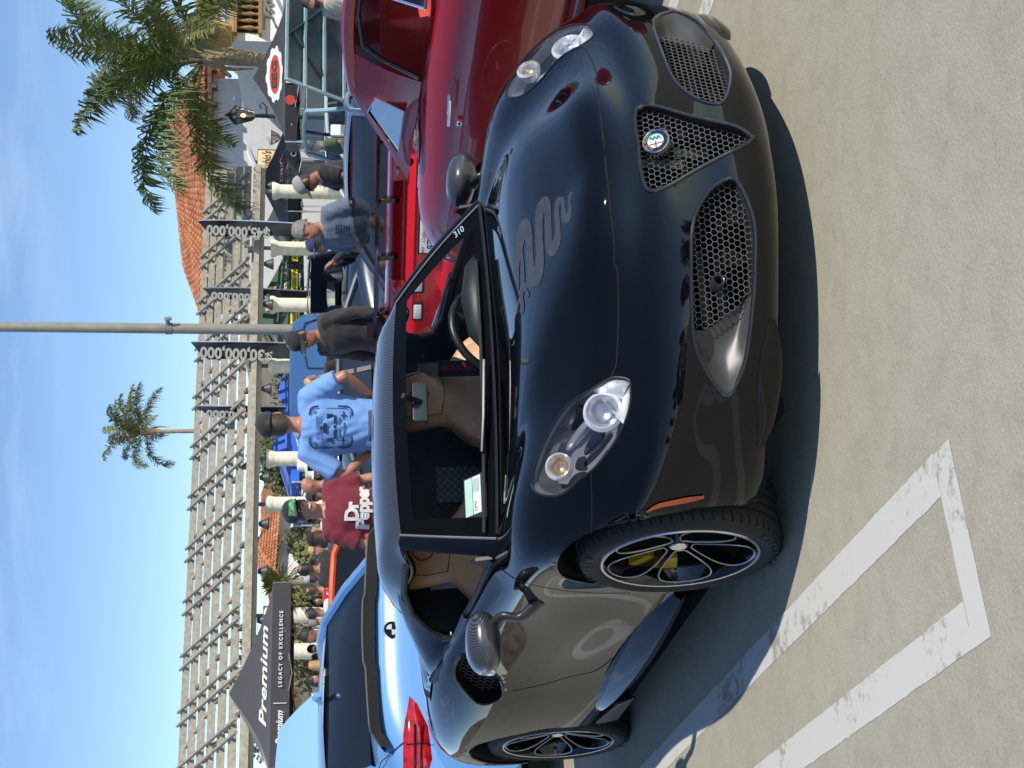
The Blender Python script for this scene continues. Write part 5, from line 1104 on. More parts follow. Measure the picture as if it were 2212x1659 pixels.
def person(u, D, H, face, label, sk='a', top=('black', (.02, .02, .022)), bottom=('dark', (.03, .03, .035)), arms=('down', 'down'), hair='black', hairstyle='short', hat=None, voxel=.016, lean=0.0, hyaw=0.0, hpitch=0.0, build=1.0, sleeve='short', smile=False, ground_v=None, beard=None, group=None):
    p = at(u, 900, D); e = empty('person', (p.x, p.y, 0), face, label, 'person', group); k = H / 1.75; far = voxel > .018
    Ru = Matrix.Rotation(lean, 3, 'Y'); hip = Vector((0, 0, .95))
    def U(q): q = Vector(q); return (hip + Ru @ (q - hip)) * k           # upper body, leaning at the hips
    def Lw(q): return Vector(q) * k
    PR = {'down': ((.0, .255, 1.16), (.05, .275, .91)), 'bent': ((-.03, .265, 1.17), (.20, .16, 1.06)), 'cam': ((.12, .23, 1.24), (.25, .07, 1.46)), 'hip': ((-.06, .33, 1.18), (.06, .20, 1.0)), 'reach': ((.10, .25, 1.20), (.30, .24, 1.02)), 'phone': ((.05, .25, 1.17), (.28, .10, 1.25))}
    mb = MB(); sh = MB(); pn = MB(); bw_ = build; fl = []
    # legs and torso
    for s in (1, -1):
        leg = [(0, .095 * s, .93), (.01, .10 * s, .72), (.02, .105 * s, .50), (-.005, .11 * s, .30), (-.01, .115 * s, .09)]
        mb.tube([Lw(q) for q in leg], [x * k for x in (.085, .078, .055, .052, .038)], 10)
        mb.tube([Lw((-.05, .115 * s, .05)), Lw((.05, .12 * s, .045)), Lw((.15, .13 * s, .03))], [.04 * k, .042 * k, .025 * k], 8)
        pn.tube([Lw((0, .095 * s, .98))] + [Lw(q) for q in leg[1:]], [x * k * (.85 + .15 * bw_) for x in (.115, .102, .082, .075, .070)], 12)
        a, w_ = PR[arms[0 if s == 1 else 1]]
        S0 = U((0, .165 * s * bw_, 1.425)); E0 = U((a[0], a[1] * s * (.6 + .4 * bw_), a[2])); W0 = U((w_[0], w_[1] * s, w_[2]))
        mb.tube([U((0, .10 * s, 1.42)), S0, S0.lerp(E0, .5), E0, E0.lerp(W0, .4), W0], [x * k for x in (.06, .058, .048, .040, .042, .028)], 10)
        d = (W0 - E0).normalized(); side_ = d.cross(Vector((0, 0, 1))); side_ = side_.normalized() if side_.length > .2 else Vector((1, 0, 0)); nrm = side_.cross(d)
        mb.tube([W0, W0 + d * .05 * k, W0 + d * .095 * k], [.028 * k, .040 * k, .038 * k], 8, sq=(.55, 1))
        if not far:
            for j, (o_, ln) in enumerate(((-.030, .065), (-.010, .08), (.010, .078), (.029, .06))):
                q = W0 + d * .09 * k + side_ * o_ * k; mb.tube([q, q + d * ln * .5 * k - nrm * .006, q + d * ln * .85 * k - nrm * .028 * k], [.0105 * k, .010 * k, .008 * k], 6)
            q = W0 + d * .035 * k + side_ * .036 * k; mb.tube([q, q + (d * .6 + side_ * .6) * .035 * k, q + (d * .9 + side_ * .5) * .06 * k], [.012 * k, .011 * k, .009 * k], 6)
        if sleeve == 'long': sh.tube([U((0, .08 * s, 1.42)), S0, S0.lerp(E0, .5), E0, E0.lerp(W0, .5), W0.lerp(E0, .06)], [x * k for x in (.075, .080, .070, .060, .055, .045)], 12)
        elif sleeve == 'short': sh.tube([U((0, .08 * s, 1.42)), S0, S0.lerp(E0, .45), S0.lerp(E0, .82)], [x * k for x in (.075, .084, .080, .078)], 12)
        shm = mat('shoe_dark', (.025, .024, .023), .5); b = MB(); b.tube([Lw((-.10, .115 * s, .05)), Lw((-.03, .115 * s, .055)), Lw((.08, .12 * s, .045)), Lw((.17, .13 * s, .035))], [.045 * k, .055 * k, .05 * k, .035 * k], 10); b.build('shoe', shm, e)
    tor = [((0, 0, .90), .15, .115), ((0, 0, 1.0), .155, .12), ((0, 0, 1.10), .145 * bw_, .115), ((.01, 0, 1.22), .165 * bw_, .125), ((.005, 0, 1.34), .178 * bw_, .122), ((0, 0, 1.43), .15 * bw_, .09), ((0, 0, 1.475), .085, .065)]
    def ell_loft(m_, T, ex, low=None):
        G = []
        for (c_, ry, rx) in T:
            G.append([list(U((c_[0] + (rx + ex) * cos(t), (ry + ex) * sin(t), c_[2]))) for t in np.linspace(0, 2 * pi, 28, endpoint=False)])
        m_.grid(np.array(G), closed_j=True); n0 = len(m_.v); m_.f.append(tuple(range(n0 - 28 * len(T), n0 - 28 * len(T) + 28))); m_.f.append(tuple(range(n0 - 1, n0 - 29, -1)))
    ell_loft(mb, tor, 0); ell_loft(sh, [((0, 0, .86), .165 * bw_, .135)] + tor[1:6] + [((0, 0, 1.468), .088, .068)], .022)
    pn.tube([Lw((0, 0, .86)), Lw((0, 0, 1.02))], [.155 * k * (.7 + .3 * bw_), .15 * k * (.7 + .3 * bw_)], 16, sq=(.8, 1.1) if False else None)
    # head
    Rh = Ru @ Matrix.Rotation(hyaw, 3, 'Z') @ Matrix.Rotation(hpitch, 3, 'Y'); hc = U((.012, 0, 1.515)); hk = k * 1.0 if H > 1.5 else k * 1.06
    def Hd(q): return hc + Rh @ (Vector(q) * hk)
    mb.tube([U((0, 0, 1.44)), U((.005, 0, 1.50)), Hd((.0, 0, .06))], [.062 * k, .055 * k, .056 * k], 12)
    HP = [(0, .048, .030, .026), (.018, .036, .056, .048), (.05, .020, .080, .062), (.09, .010, .092, .070), (.13, .004, .098, .0755), (.165, 0, .099, .077), (.20, -.006, .088, .069), (.225, -.010, .060, .046), (.238, -.010, .02, .016)]
    G = [[list(Hd((cx + rx * cos(t), ry * sin(t) * (1 - .12 * max(0, cos(t))), z))) for t in np.linspace(0, 2 * pi, 24, endpoint=False)] for z, cx, rx, ry in HP]
    hm = MB(); 
    def headgrid(m_): 
        m_.grid(np.array(G), closed_j=True); n0 = len(m_.v); m_.f.append(tuple(range(n0 - 24 * 9, n0 - 24 * 8))); m_.f.append(tuple(range(n0 - 1, n0 - 25, -1)))
    headgrid(mb)
    mb.tube([Hd((.094, 0, .138)), Hd((.108, 0, .115)), Hd((.118, 0, .096)), Hd((.098, 0, .086))], [.009 * hk, .012 * hk, .0155 * hk, .012 * hk], 8)
    for s in (1, -1):
        mb.ell(Hd((-.005, .079 * s, .112)), (.020 * hk, .010 * hk, .032 * hk), 10, 8, R=Rh)
        mb.ell(Hd((.088, .032 * s, .143)), (.014 * hk, .024 * hk, .008 * hk), 8, 6, R=Rh)
    mb.ell(Hd((.092, 0, .058)), (.014 * hk, .026 * hk, .013 * hk), 8, 6, R=Rh)
    body_ = remesh(mb, voxel * .75, 'body', skin(sk), e, smooth=1)
    tm = cloth(top[0], top[1]); shirt = remesh(sh, voxel, 'shirt', tm, e, smooth=3, wr=.0045 if not far else .006, wseed=int(u))
    remesh(pn, voxel, 'trousers', cloth(bottom[0], bottom[1]), e, smooth=3, wr=.004, wseed=int(u) + 3)
    EYE = mat('eye_dark', (.02, .014, .01), .2); BROW = HAIRM['black' if hair in ('black', 'brown', 'none') else hair]
    for s in (1, -1):
        if not far:
            b = MB(); b.ell(Hd((.088, .033 * s, .122)), (.008 * hk, .014 * hk, .0065 * hk), 10, 6, R=Rh); b.build('eye', mat('eye_white', (.55, .52, .48), .2), e)
            MB().ell(Hd((.0945, .033 * s, .122)), (.004 * hk, .0065 * hk, .006 * hk), 8, 6, R=Rh).build('iris', EYE, e)
        MB().tube([Hd((.096, .014 * s, .143)), Hd((.099, .034 * s, .149)), Hd((.086, .052 * s, .143))], .0042 * hk, 5).build('eyebrow', BROW, e)
    MB().tube([Hd((.090, -.026, .060)), Hd((.1035, -.010, .056)), Hd((.1035, .010, .056)), Hd((.090, .026, .060))], .0045 * hk, 6).build('mouth', mat('lips', (.22, .06, .05), .5), e)
    if smile: MB().tube([Hd((.094, -.02, .0625)), Hd((.1065, -.008, .060)), Hd((.1065, .008, .060)), Hd((.094, .02, .0625))], .0055 * hk, 6).build('teeth', mat('teeth_white', (.75, .73, .68), .3), e)
    if beard:
        b = MB(); b.grid(np.array([[list(Hd((cx + (rx + .006) * cos(t), (ry + .006) * sin(t), z))) for t in np.linspace(-1.5, 1.5, 15)] for z, cx, rx, ry in [(-.004, .046, .034, .03), (.018, .036, .056, .048), (.05, .02, .08, .062), (.068, .016, .084, .064)]])); b.build('beard', HAIRM[beard], e)
    hb = MB()
    def cap_rows(z0, ex, drop=0.0, full=True):
        R_ = []
        for z, cx, rx, ry in HP:
            if z < z0 - 1e-6: continue
            R_.append([list(Hd((cx + (rx + ex) * cos(t), (ry + ex) * sin(t), z + (ex if z > .2 else 0) - drop * (1 - cos(t)) / 2 * (1 if z < .17 else .3)))) for t in np.linspace(0, 2 * pi, 28, endpoint=False)])
        return np.array(R_)
    hm_ = HAIRM.get(hair)
    if hair != 'none':
        if hairstyle == 'balding': hb.grid(np.array([[list(Hd((cx + (rx + .007) * cos(t), (ry + .007) * sin(t), z))) for t in np.linspace(1.15, 2 * pi - 1.15, 22)] for z, cx, rx, ry in HP[3:7]]))
        else: hb.grid(cap_rows(.165 if not hat else .13, .010 if not hat else .004, .085), closed_j=True)
        if hairstyle == 'long':
            hb.grid(np.array([[list(Hd((-.02 + (.10 + .01 * j) * cos(t), (.088 + .010 * j) * sin(t), .16 - .075 * j))) for t in np.linspace(1.1, 2 * pi - 1.1, 20)] for j in range(6)]))
        hb.build('hair', hm_, e)
    if hat:
        kind, hcol, hcol2 = hat; hmt = cloth('hat_' + kind + str(int(u)), hcol); he = empty('hat'); he.parent = e
        if kind in ('cap', 'backcap', 'snap'):
            b = MB(); R_ = []
            for z, rx, ry in ((.150, .108, .088), (.175, .109, .088), (.205, .103, .082), (.232, .084, .066), (.250, .05, .040), (.256, .01, .01)): R_.append([list(Hd((-.004 + rx * cos(t), ry * sin(t), z + .012))) for t in np.linspace(0, 2 * pi, 32, endpoint=False)])
            b.grid(np.array(R_), closed_j=True); b.build('crown', hmt, he)
            sg = -1 if kind == 'backcap' else 1
            br = [[list(Hd(((.075 + .115 * q * sqrt(max(0, 1 - .75 * t * t))) * sg, .086 * t, .178 - .012 * q - .016 * t * t))) for t in np.linspace(-1, 1, 13)] for q in np.linspace(0, 1, 6)]
            b = MB(); b.grid(np.array(br)); b.grid(np.array(br) - np.array([0, 0, .004])); b.build('brim', cloth('brim' + str(int(u)), hcol2 or hcol), he)
            MB().ell(Hd((-.004, 0, .268)), (.008, .008, .005), 8, 5).build('button', hmt, he)
            if kind == 'cap' and hcol2 is None:      # gap and strap at the back
                b = MB(); b.grid(np.array([[list(Hd((-.004 - .1095 * cos(a), .0885 * sin(a), .165 + z))) for a in np.linspace(-.42, .42, 9)] for z in (0, .012, .026, .034)])); b.build('strap_gap', hm_ or HAIRM['brown'], he)
        elif kind == 'bucket':
            b = MB(); b.grid(np.array([[list(Hd((rx * cos(t) - .004, ry * sin(t), z))) for t in np.linspace(0, 2 * pi, 28, endpoint=False)] for z, rx, ry in ((.13, .155, .14), (.165, .112, .092), (.20, .108, .088), (.245, .095, .077), (.262, .06, .05), (.264, .01, .01))]), closed_j=True); b.build('crown', hmt, he)
    return e, shirt, Hd, U
def on_surface(obj, root, name, V, Fc, origin, xdir, ydir, m, parent, off=.009, depth_dir=None):
    """drape flat lettering onto a garment: every vertex is dropped onto the cloth along -z of its frame"""
    me = obj.data; bt = BVHTree.FromPolygons([v.co.copy() for v in me.vertices], [tuple(p.vertices) for p in me.polygons])
    F_ = frame_m(origin, xdir, ydir); z = F_.to_3x3().col[2]; o = []
    for v in V:
        p = F_ @ Vector((v.x, v.y, 0)); h = bt.ray_cast(p + z * .5, -z); o.append((h[0] if h[0] is not None else p) + z * off)
    return MB().add(o, Fc).build(name, m, parent, smooth=False)
away = pi / 2; toward = -pi / 2
# man in light blue shirt, seen from behind
e, sh, Hd, U = person(741, 10.2, 1.83, away - .12, 'man in light blue t-shirt and black cap seen from behind', 'a', ('sky_blue', (.17, .33, .66)), ('denim', (.05, .07, .12)), ('hip', 'hip'), 'brown', hat=('cap', (.018, .017, .017), None), build=1.16, voxel=.014, hyaw=.1)
INK = mat('shirt_print_navy', (.012, .03, .085), .8)
def rr(w_, h_, r, n=6): return [(sx * (w_ - r) + r * cos(a), sy * (h_ - r) + r * sin(a)) for sx, sy, a0 in ((1, 1, 0), (-1, 1, pi / 2), (-1, -1, pi), (1, -1, 3 * pi / 2)) for a in np.linspace(a0, a0 + pi / 2, n)]
def ringmesh(w_, h_, r, t):
    A = rr(w_, h_, r); B = rr(w_ - t, h_ - t, max(r - t, .004)); n = len(A); return [Vector((*q, 0)) for q in A + B], [(i, (i + 1) % n, n + (i + 1) % n, n + i) for i in range(n)]
bo = U((-.02, 0, 1.27)); bx = Vector((0, -1, 0)); byy = Vector((0, 0, 1))
V, Fc = ringmesh(.155, .155, .05, .010); on_surface(sh, e, 'print_frame', V, Fc, bo, bx, byy, INK, e); V, Fc = ringmesh(.139, .139, .042, .004); on_surface(sh, e, 'print_frame', V, Fc, bo, bx, byy, INK, e)
def rects(L_):
    V = []; Fc = []
    for x, y, w_, h_ in L_: k = len(V); V += [Vector((x - w_, y - h_, 0)), Vector((x + w_, y - h_, 0)), Vector((x + w_, y + h_, 0)), Vector((x - w_, y + h_, 0))]; Fc.append((k, k + 1, k + 2, k + 3))
    return V, Fc
V, Fc = rects([(0, .005, .10, .022), (-.03, -.03, .05, .010), (.06, -.03, .03, .010), (0, .04, .035, .014), (0, .062, .012, .012), (-.09, -.09, .028, .004), (-.09, -.09, .004, .022), (.09, -.09, .028, .004), (.09, -.09, .004, .022)]); on_surface(sh, e, 'print_shape', V, Fc, bo, bx, byy, INK, e)
V, Fc = rects([(0, .10 - .011 * i, .085 - .006 * (i % 3), .0032) for i in range(4)] + [(0, -.062, .075, .006), (-.01, -.095, .05, .005), (-.11, .115, .010, .010), (.11, .115, .010, .010)]); on_surface(sh, e, 'print_shape', V, Fc, bo, bx, byy, mat('shirt_print_blue', (.05, .12, .33), .8), e)
# youth in maroon shirt
e, sh, Hd, U = person(556, 9.75, 1.63, toward + .35, 'smiling youth in maroon lettered t-shirt and black and green cap', 'a', ('maroon', (.16, .010, .022)), ('dark', (.03, .03, .035)), ('down', 'down'), 'brown', hat=('cap', (.012, .014, .013), (.008, .008, .008)), build=.95, voxel=.014, smile=True, hyaw=.15, hpitch=.0)
WH = mat('shirt_print_white', (.70, .66, .60), .8)
for txt, dz, sz, dx in (('Dr', .035, .125, -.04), ('Pepper', -.045, .120, 0)):
    V, Fc = text_mesh(txt, size=sz, depth=.0, bold=.006, sx=.92, space=.92); on_surface(sh, e, 'shirt_lettering', V, Fc, U((.0, .0, 1.225 + dz)), (0, 1, 0), (0, 0, 1), WH, e) if False else on_surface(sh, e, 'shirt_lettering', [v + Vector((dx, 0, 0)) for v in V], Fc, U((.0, -.0, 1.235 + dz)), (0, 1, 0), (0, 0, 1), WH, e)
V, Fc = rects([(0, -.105, .165, .014)]); on_surface(sh, e, 'shirt_band', V, Fc, U((0, 0, 1.235)), (0, 1, 0), (0, 0, 1), mat('shirt_print_coral', (.55, .06, .06), .8), e, off=.007)
GP = mat('green_pattern', (.02, .10, .03), .8, var=.3, scale=60, col2=(.22, .62, .25))
b = MB(); b.grid(np.array([[list(Hd((-.004 + (.1105 - (.004 if z > .2 else 0)) * cos(a), (.0905 - (.003 if z > .2 else 0)) * sin(a), z + .012))) for a in np.linspace(-.85, .85, 13)] for z in (.150, .175, .202)])); b.build('cap_front_panel', GP, e)
person(940, 12.6, 1.70, toward - .75, 'man in black jacket and black cap looking down at a car', 'b', ('charcoal', (.035, .030, .030)), ('dark', (.03, .03, .035)), ('down', 'down'), 'black', hat=('cap', (.014, .014, .015), (.014, .014, .015)), sleeve='long', hpitch=.35, voxel=.015, lean=.08)
person(846, 16.5, 1.63, toward - .55, 'balding grey-haired man in black printed sweatshirt looking down', 'd', ('black_sweat', (.016, .013, .012)), ('dark', (.03, .03, .035)), ('down', 'down'), 'grey', 'balding', sleeve='long', hpitch=.45, voxel=.017, lean=.12, beard='grey')
e, sh, Hd, U = person(1168, 12.2, 1.66, toward - .85, 'man in slate blue striped t-shirt and glasses with short grey hair', 'a', ('slate', (.115, .15, .20)), ('grey_short', (.10, .11, .12)), ('bent', 'down'), 'grey', 'short', hpitch=.15, voxel=.015, build=1.05, lean=.05)
V, Fc = rects([(0, .05 - .022 * i, .045, .005) for i in range(6)]); on_surface(sh, e, 'shirt_stripes', V, Fc, U((0, .09, 1.30)), (0, 1, 0), (0, 0, 1), mat('stripe_navy', (.012, .02, .04), .8), e)
b = MB(); [b.tube([Hd((.100, s * .035 + .026 * cos(t), .122 + .016 * sin(t))) for t in np.linspace(0, 2 * pi, 14, endpoint=False)], .0018, 5, closed=True) for s in (1, -1)]; b.build('glasses', BLK, e)
person(1131, 14.6, 1.55, pi + .25, 'person in purple cap and black top raising a camera', 'b', ('black2', (.022, .02, .02)), ('purple', (.25, .02, .18)), ('cam', 'cam'), 'black', 'long', hat=('cap', (.045, .035, .13), (.045, .035, .13)), sleeve='long', voxel=.017)
person(1290, 15.2, 1.72, pi + .1, 'man in black t-shirt and pale mesh cap bending to a car', 'b', ('black3', (.014, .014, .016)), ('dark', (.03, .03, .035)), ('reach', 'reach'), 'black', hat=('cap', (.30, .29, .29), (.02, .02, .02)), voxel=.016, hpitch=.4, lean=.15)
person(1650, 17.2, 1.68, toward - .9, 'bearded man in cream floral shirt by the truck grille', 'd', ('cream', (.62, .56, .44)), ('khaki', (.3, .25, .18)), ('bent', 'bent'), 'brown', 'short', voxel=.018, beard='brown', hyaw=-.3)
CR = 'visitors walking behind the cars'
for args in [
    (655, 17.5, 1.68, away - .3, 'visitor in white bucket hat and black t-shirt', 'a', ('black', (.02, .02, .022)), ('shorts', (.3, .3, .3)), ('bent', 'down'), 'black', 'short', ('bucket', (.72, .70, .66), None)),
    (637, 20.5, 1.62, toward, 'visitor in white sun hat and patterned blue shirt', 'd', ('pattern_blue', (.10, .12, .18)), ('dark', (.03, .03, .035)), ('bent', 'bent'), 'brown', 'short', ('bucket', (.70, .68, .60), None)),
    (613, 16.5, 1.64, pi, 'balding visitor in black t-shirt raising a camera', 'a', ('black', (.02, .02, .022)), ('white_short', (.6, .6, .58)), ('cam', 'cam'), 'none', 'short', None),
    (588, 19.5, 1.60, toward, 'visitor in dark cap and pale blue shirt behind the maroon youth', 'b', ('pale_blue', (.22, .26, .48)), ('dark', (.03, .03, .035)), ('down', 'down'), 'black', 'short', ('cap', (.02, .025, .03), (.02, .025, .03))),
    (497, 17.2, 1.56, away + .9, 'woman in black cap and dark floral dress', 'a', ('floral', (.05, .05, .05)), ('dark', (.03, .03, .035)), ('bent', 'bent'), 'brown', 'long', ('cap', (.012, .012, .012), (.012, .012, .012))),
    (476, 19.0, 1.58, toward - .6, 'woman with long streaked hair in dark top', 'a', ('dark_top', (.04, .04, .05)), ('denim', (.05, .07, .12)), ('bent', 'down'), 'blond', 'long', None),
    (432, 18.2, 1.70, away + .5, 'dark-haired visitor in plain black shirt by the orange coupe', 'b', ('black', (.02, .02, .022)), ('dark', (.03, .03, .035)), ('bent', 'bent'), 'black', 'short', None),
    (388, 21.5, 1.64, away, 'visitor in red and white sports jersey seen from behind', 'a', ('jersey_red', (.50, .02, .03)), ('dark', (.03, .03, .035)), ('down', 'down'), 'brown', 'short', None),
    (337, 19.5, 1.62, away - .4, 'dark-haired visitor in white shirt beside a cream column', 'b', ('white', (.70, .70, .68)), ('dark', (.03, .03, .035)), ('bent', 'down'), 'black', 'short', None),
    (294, 17.2, 1.66, toward - 1.0, 'visitor in black t-shirt looking down beside the black tent', 'b', ('black', (.02, .02, .022)), ('dark', (.03, .03, .035)), ('bent', 'bent'), 'black', 'short', None),
    (226, 23.5, 1.62, away, 'woman with long blond hair seen from behind', 'd', ('blush', (.5, .33, .3)), ('denim', (.05, .07, .12)), ('down', 'down'), 'blond', 'long', None),
    (193, 23.0, 1.62, toward + .9, 'woman in white blouse under the black tent edge', 'd', ('white', (.70, .70, .68)), ('denim', (.05, .07, .12)), ('bent', 'bent'), 'brown', 'long', None),
    (160, 24.5, 1.56, toward - .6, 'visitor in white shirt with red-brown hair', 'd', ('white', (.70, .70, .68)), ('blue_jean', (.10, .13, .25)), ('down', 'down'), 'red', 'short', None),
    (112, 22.5, 1.60, away + .3, 'dark-haired visitor in black beside the open blue hood', 'b', ('black', (.02, .02, .022)), ('dark', (.03, .03, .035)), ('down', 'down'), 'black', 'short', None)]:
    u, D, H, fc, lb, sk, tp_, bt_, ar, hr, hs, ht = args
    e, sh, Hd, U = person(u, D, H, fc, lb, sk, tp_, bt_, ar, hr, hs, ht, voxel=.024, group=CR)
    if 'jersey' in lb:
        V, Fc = rects([(0, .05, .06, .11)]); on_surface(sh, e, 'jersey_panel', V, Fc, U((-.02, 0, 1.25)), (0, -1, 0), (0, 0, 1), WH, e); V, Fc = rects([(.15, .1, .05, .18)]); on_surface(sh, e, 'jersey_sleeve', V, Fc, U((-.02, 0, 1.25)), (0, -1, 0), (0, 0, 1), INK, e)
for u, D, H, fc, lb, tp_, hr, hs, ht in [
    (540, 24.5, 1.66, away, 'distant visitor in grey hooded top beside the maroon youth', ('mid_grey', (.16, .16, .17)), 'black', 'short', None), (515, 27.0, 1.70, toward, 'distant visitor in white t-shirt behind the woman in black cap', ('white', (.70, .70, .68)), 'brown', 'short', None),
    (455, 26.0, 1.62, pi, 'distant visitor in teal shirt near the yellow-green shrub', ('teal', (.03, .18, .20)), 'black', 'short', None), (412, 24.0, 1.68, away, 'distant visitor in navy shirt beside the yucca', ('navy', (.02, .03, .08)), 'brown', 'short', ('cap', (.4, .4, .4), (.4, .4, .4))),
    (362, 25.5, 1.60, toward + .4, 'distant woman with long dark hair in pink top', ('pink', (.55, .22, .26)), 'black', 'long', None), (318, 24.5, 1.64, away, 'distant visitor in khaki shirt by the cream column', ('khaki2', (.30, .26, .16)), 'grey', 'short', None),
    (262, 25.5, 1.66, toward, 'distant visitor in red t-shirt near the black-shirted visitor', ('red', (.45, .03, .03)), 'black', 'short', None), (244, 28.0, 1.60, away, 'distant visitor in cream top beside the blond woman', ('cream2', (.6, .55, .42)), 'brown', 'long', None),
    (140, 27.5, 1.63, away + .6, 'distant visitor in black shirt behind the red-haired visitor', ('black', (.02, .02, .022)), 'black', 'short', None), (88, 26.0, 1.66, pi, 'distant visitor in patterned grey shirt by the open hood', ('pat_grey', (.25, .25, .27)), 'grey', 'short', None),
    (700, 24.0, 1.66, toward, 'distant visitor in white shirt behind the bucket hat visitor', ('white', (.70, .70, .68)), 'black', 'short', None), (805, 25.0, 1.70, toward, 'distant visitor in white cap beside the blue van', ('white', (.70, .70, .68)), 'black', 'short', ('cap', (.7, .7, .68), (.7, .7, .68))),
    (1340, 24.0, 1.68, pi, 'distant visitor in olive shirt behind the truck cab', ('olive', (.14, .15, .06)), 'brown', 'short', None), (1060, 27.0, 1.70, toward, 'distant visitor in dark shirt behind the black utility car', ('black', (.02, .02, .022)), 'black', 'short', None)]:
    person(u, D, H, fc, lb, 'abd'[int(u) % 3], tp_, ('dark', (.03, .03, .035)), ('bent', 'down'), hr, hs, ht, voxel=.030, group=CR)
# two photographers' side: people and a parked car stand behind the camera and show only as reflections in the black paint
# ================================================================== setting beyond the cars
E1 = Vector((.8902, .4555, 0)); E2 = Vector((-.4555, .8902, 0)); ROWA = atan2(E1.y, E1.x)
CREAM = mat('cream_stucco', (.84, .79, .62), .85, bump=.3, bscale=30); WHITEW = mat('white_stucco', (.80, .785, .74), .9, bump=.35, bscale=25, var=.06)
TIMB = mat('painted_timber', (.37, .33, .25), .7, var=.25, bump=.2, bscale=40); STEEL = mat('grey_paint_steel', (.20, .185, .16), .45)
TILE = mat('terracotta_tile', (.46, .145, .06), .8, var=.35, scale=2.6, col2=(.60, .27, .13)); DARKW = mat('dark_window', (.03, .035, .04), .08, spec=.8)
def curved_roof(root, quad, nx, ny, name='roof_tiles', amp=.06):
    """barrel tiles over one roof slope; quad = eave left, eave right, ridge right, ridge left"""
    a, b_, c_, d = [Vector(q) for q in quad]; n = (b_ - a).cross(d - a).normalized(); n = n if n.z > 0 else -n; G = []
    sub = 5
    for i in range(ny):
        for e_ in (0, 1):
            t = (i + e_ * .98) / ny; r = []
            for j in range(nx * sub + 1):
                s_ = j / (nx * sub); p = a.lerp(b_, s_).lerp(d.lerp(c_, s_), t); r.append(list(p + n * (amp * abs(sin(pi * s_ * nx)) ** .7 + .05 * (1 - e_) + .0)))
            G.append(r)
    o = MB().grid(np.array(G)).build(name, TILE, root, angle=60); o['kind'] = 'stuff'; return o
def ridge_caps(root, p, q, r=.11, nm='ridge_tile'):
    p = Vector(p); q = Vector(q); n = max(2, int((q - p).length / .42)); b = MB()
    for i in range(n):
        A = p.lerp(q, i / n); B = p.lerp(q, (i + 1.12) / n); MB().tube([A, B], [r * 1.05, r * .85], 8).build(nm, TILE, root)
# ---- main building with tiled hip roof
bld = empty('restaurant_building', at(1250, 700, 52) * Vector((1, 1, 0)), 0, 'white stucco restaurant building with orange barrel-tile hip roof and arched window', 'building')
base = bld.location.copy()
def W2B(p): return Vector(p) - base
e1_, e2_ = at(945, 449, 50.5), at(1530, 449, 49.5); z_e = (e1_.z + e2_.z) / 2; e1_.z = e2_.z = z_e
r1_, r2_ = at(1085, 400, 54), at(1406, 366, 54)
e3_ = e2_ + Vector((1.6, 10, 0)); e4_ = e1_ + Vector((1.6, 10, 0))
curved_roof(bld, [W2B(q) for q in (e1_, e2_, r2_, r1_)], 34, 12); curved_roof(bld, [W2B(q) for q in (e2_, e3_, r2_, r2_ + Vector((0, 0, .001)))], 26, 12); curved_roof(bld, [W2B(q) for q in (e4_, e1_, r1_, r1_ + Vector((0, 0, .001)))], 26, 12); curved_roof(bld, [W2B(q) for q in (e3_, e4_, r1_, r2_)], 30, 10)
for p, q in ((r1_, r2_), (e2_, r2_), (e1_, r1_)): ridge_caps(bld, W2B(p), W2B(q))
def wallbox(root, P, z0, z1, m, nm='wall'):
    n = len(P); V = [tuple(Vector((p.x, p.y, z0))) for p in P] + [tuple(Vector((p.x, p.y, z1))) for p in P]
    return MB().add(V, [tuple(range(n))[::-1], tuple(range(n, 2 * n))] + [(i, (i + 1) % n, (i + 1) % n + n, i + n) for i in range(n)]).build(nm, m, root, smooth=False)
ins = [W2B(q) + Vector((dx, dy, 0)) for q, dx, dy in ((e1_, .6, .6), (e2_, -.5, .6), (e3_, -.6, -.6), (e4_, .6, -.6))]
wallbox(bld, ins, 0, z_e - .12, WHITEW)
MB().tube([W2B(e1_) + Vector((0, 0, -.1)), W2B(e2_) + Vector((0, 0, -.1)), W2B(e3_) + Vector((0, 0, -.1))], .09, 6).build('eave_gutter', mat('brown_fascia', (.16, .08, .05), .6), bld)
for t in np.linspace(.03, .97, 16): 
    p = W2B(e1_.lerp(e2_, t)); MB().box(p + Vector((0, .3, -.22)), (.14, .7, .16)).build('rafter_tail', MATS['brown_fascia'], bld)
def arch_poly(w_, h_, n=14): return [(-w_, 0), (w_, 0)] + [(w_ * cos(a), h_ + w_ * .85 * sin(a)) for a in np.linspace(0, pi, n)]
wy = (ins[0].y + ins[1].y) / 2
aw = empty('arched_window'); aw.parent = bld; ax = W2B(at(1372, 600, 50.1)).x
MB().prism([(ax + x, .3 + z) for x, z in arch_poly(1.75, 2.3)], wy - .16, wy - .06, 'y').build('pane', DARKW, aw, smooth=False)
for x in (-.9, 0, .9): MB().box((ax + x, wy - .20, 1.9), (.07, .08, 3.2)).build('mullion', mat('mullion_grey', (.28, .27, .25), .6), aw)
MB().box((ax, wy - .20, 2.5), (3.4, .08, .07)).build('mullion', MATS['mullion_grey'], aw)
P = [Vector((ax + x * 1.06, wy - .15, .3 + z * 1.02)) for x, z in arch_poly(1.75, 2.3)][2:]; MB().tube(P, .10, 6).build('arch_trim', WHITEW, aw)
sg = empty('hanging_sign', at(1308, 585, 47.5), .55, 'cream restaurant sign board with brown script lettering on dark box', 'sign')
MB().box((0, .0, 0), (.98, .10, .86)).build('board', mat('sign_cream', (.72, .58, .30), .6), sg, bevel=.02); MB().box((.1, .22, 0), (1.02, .34, .90)).build('box', BLK, sg)
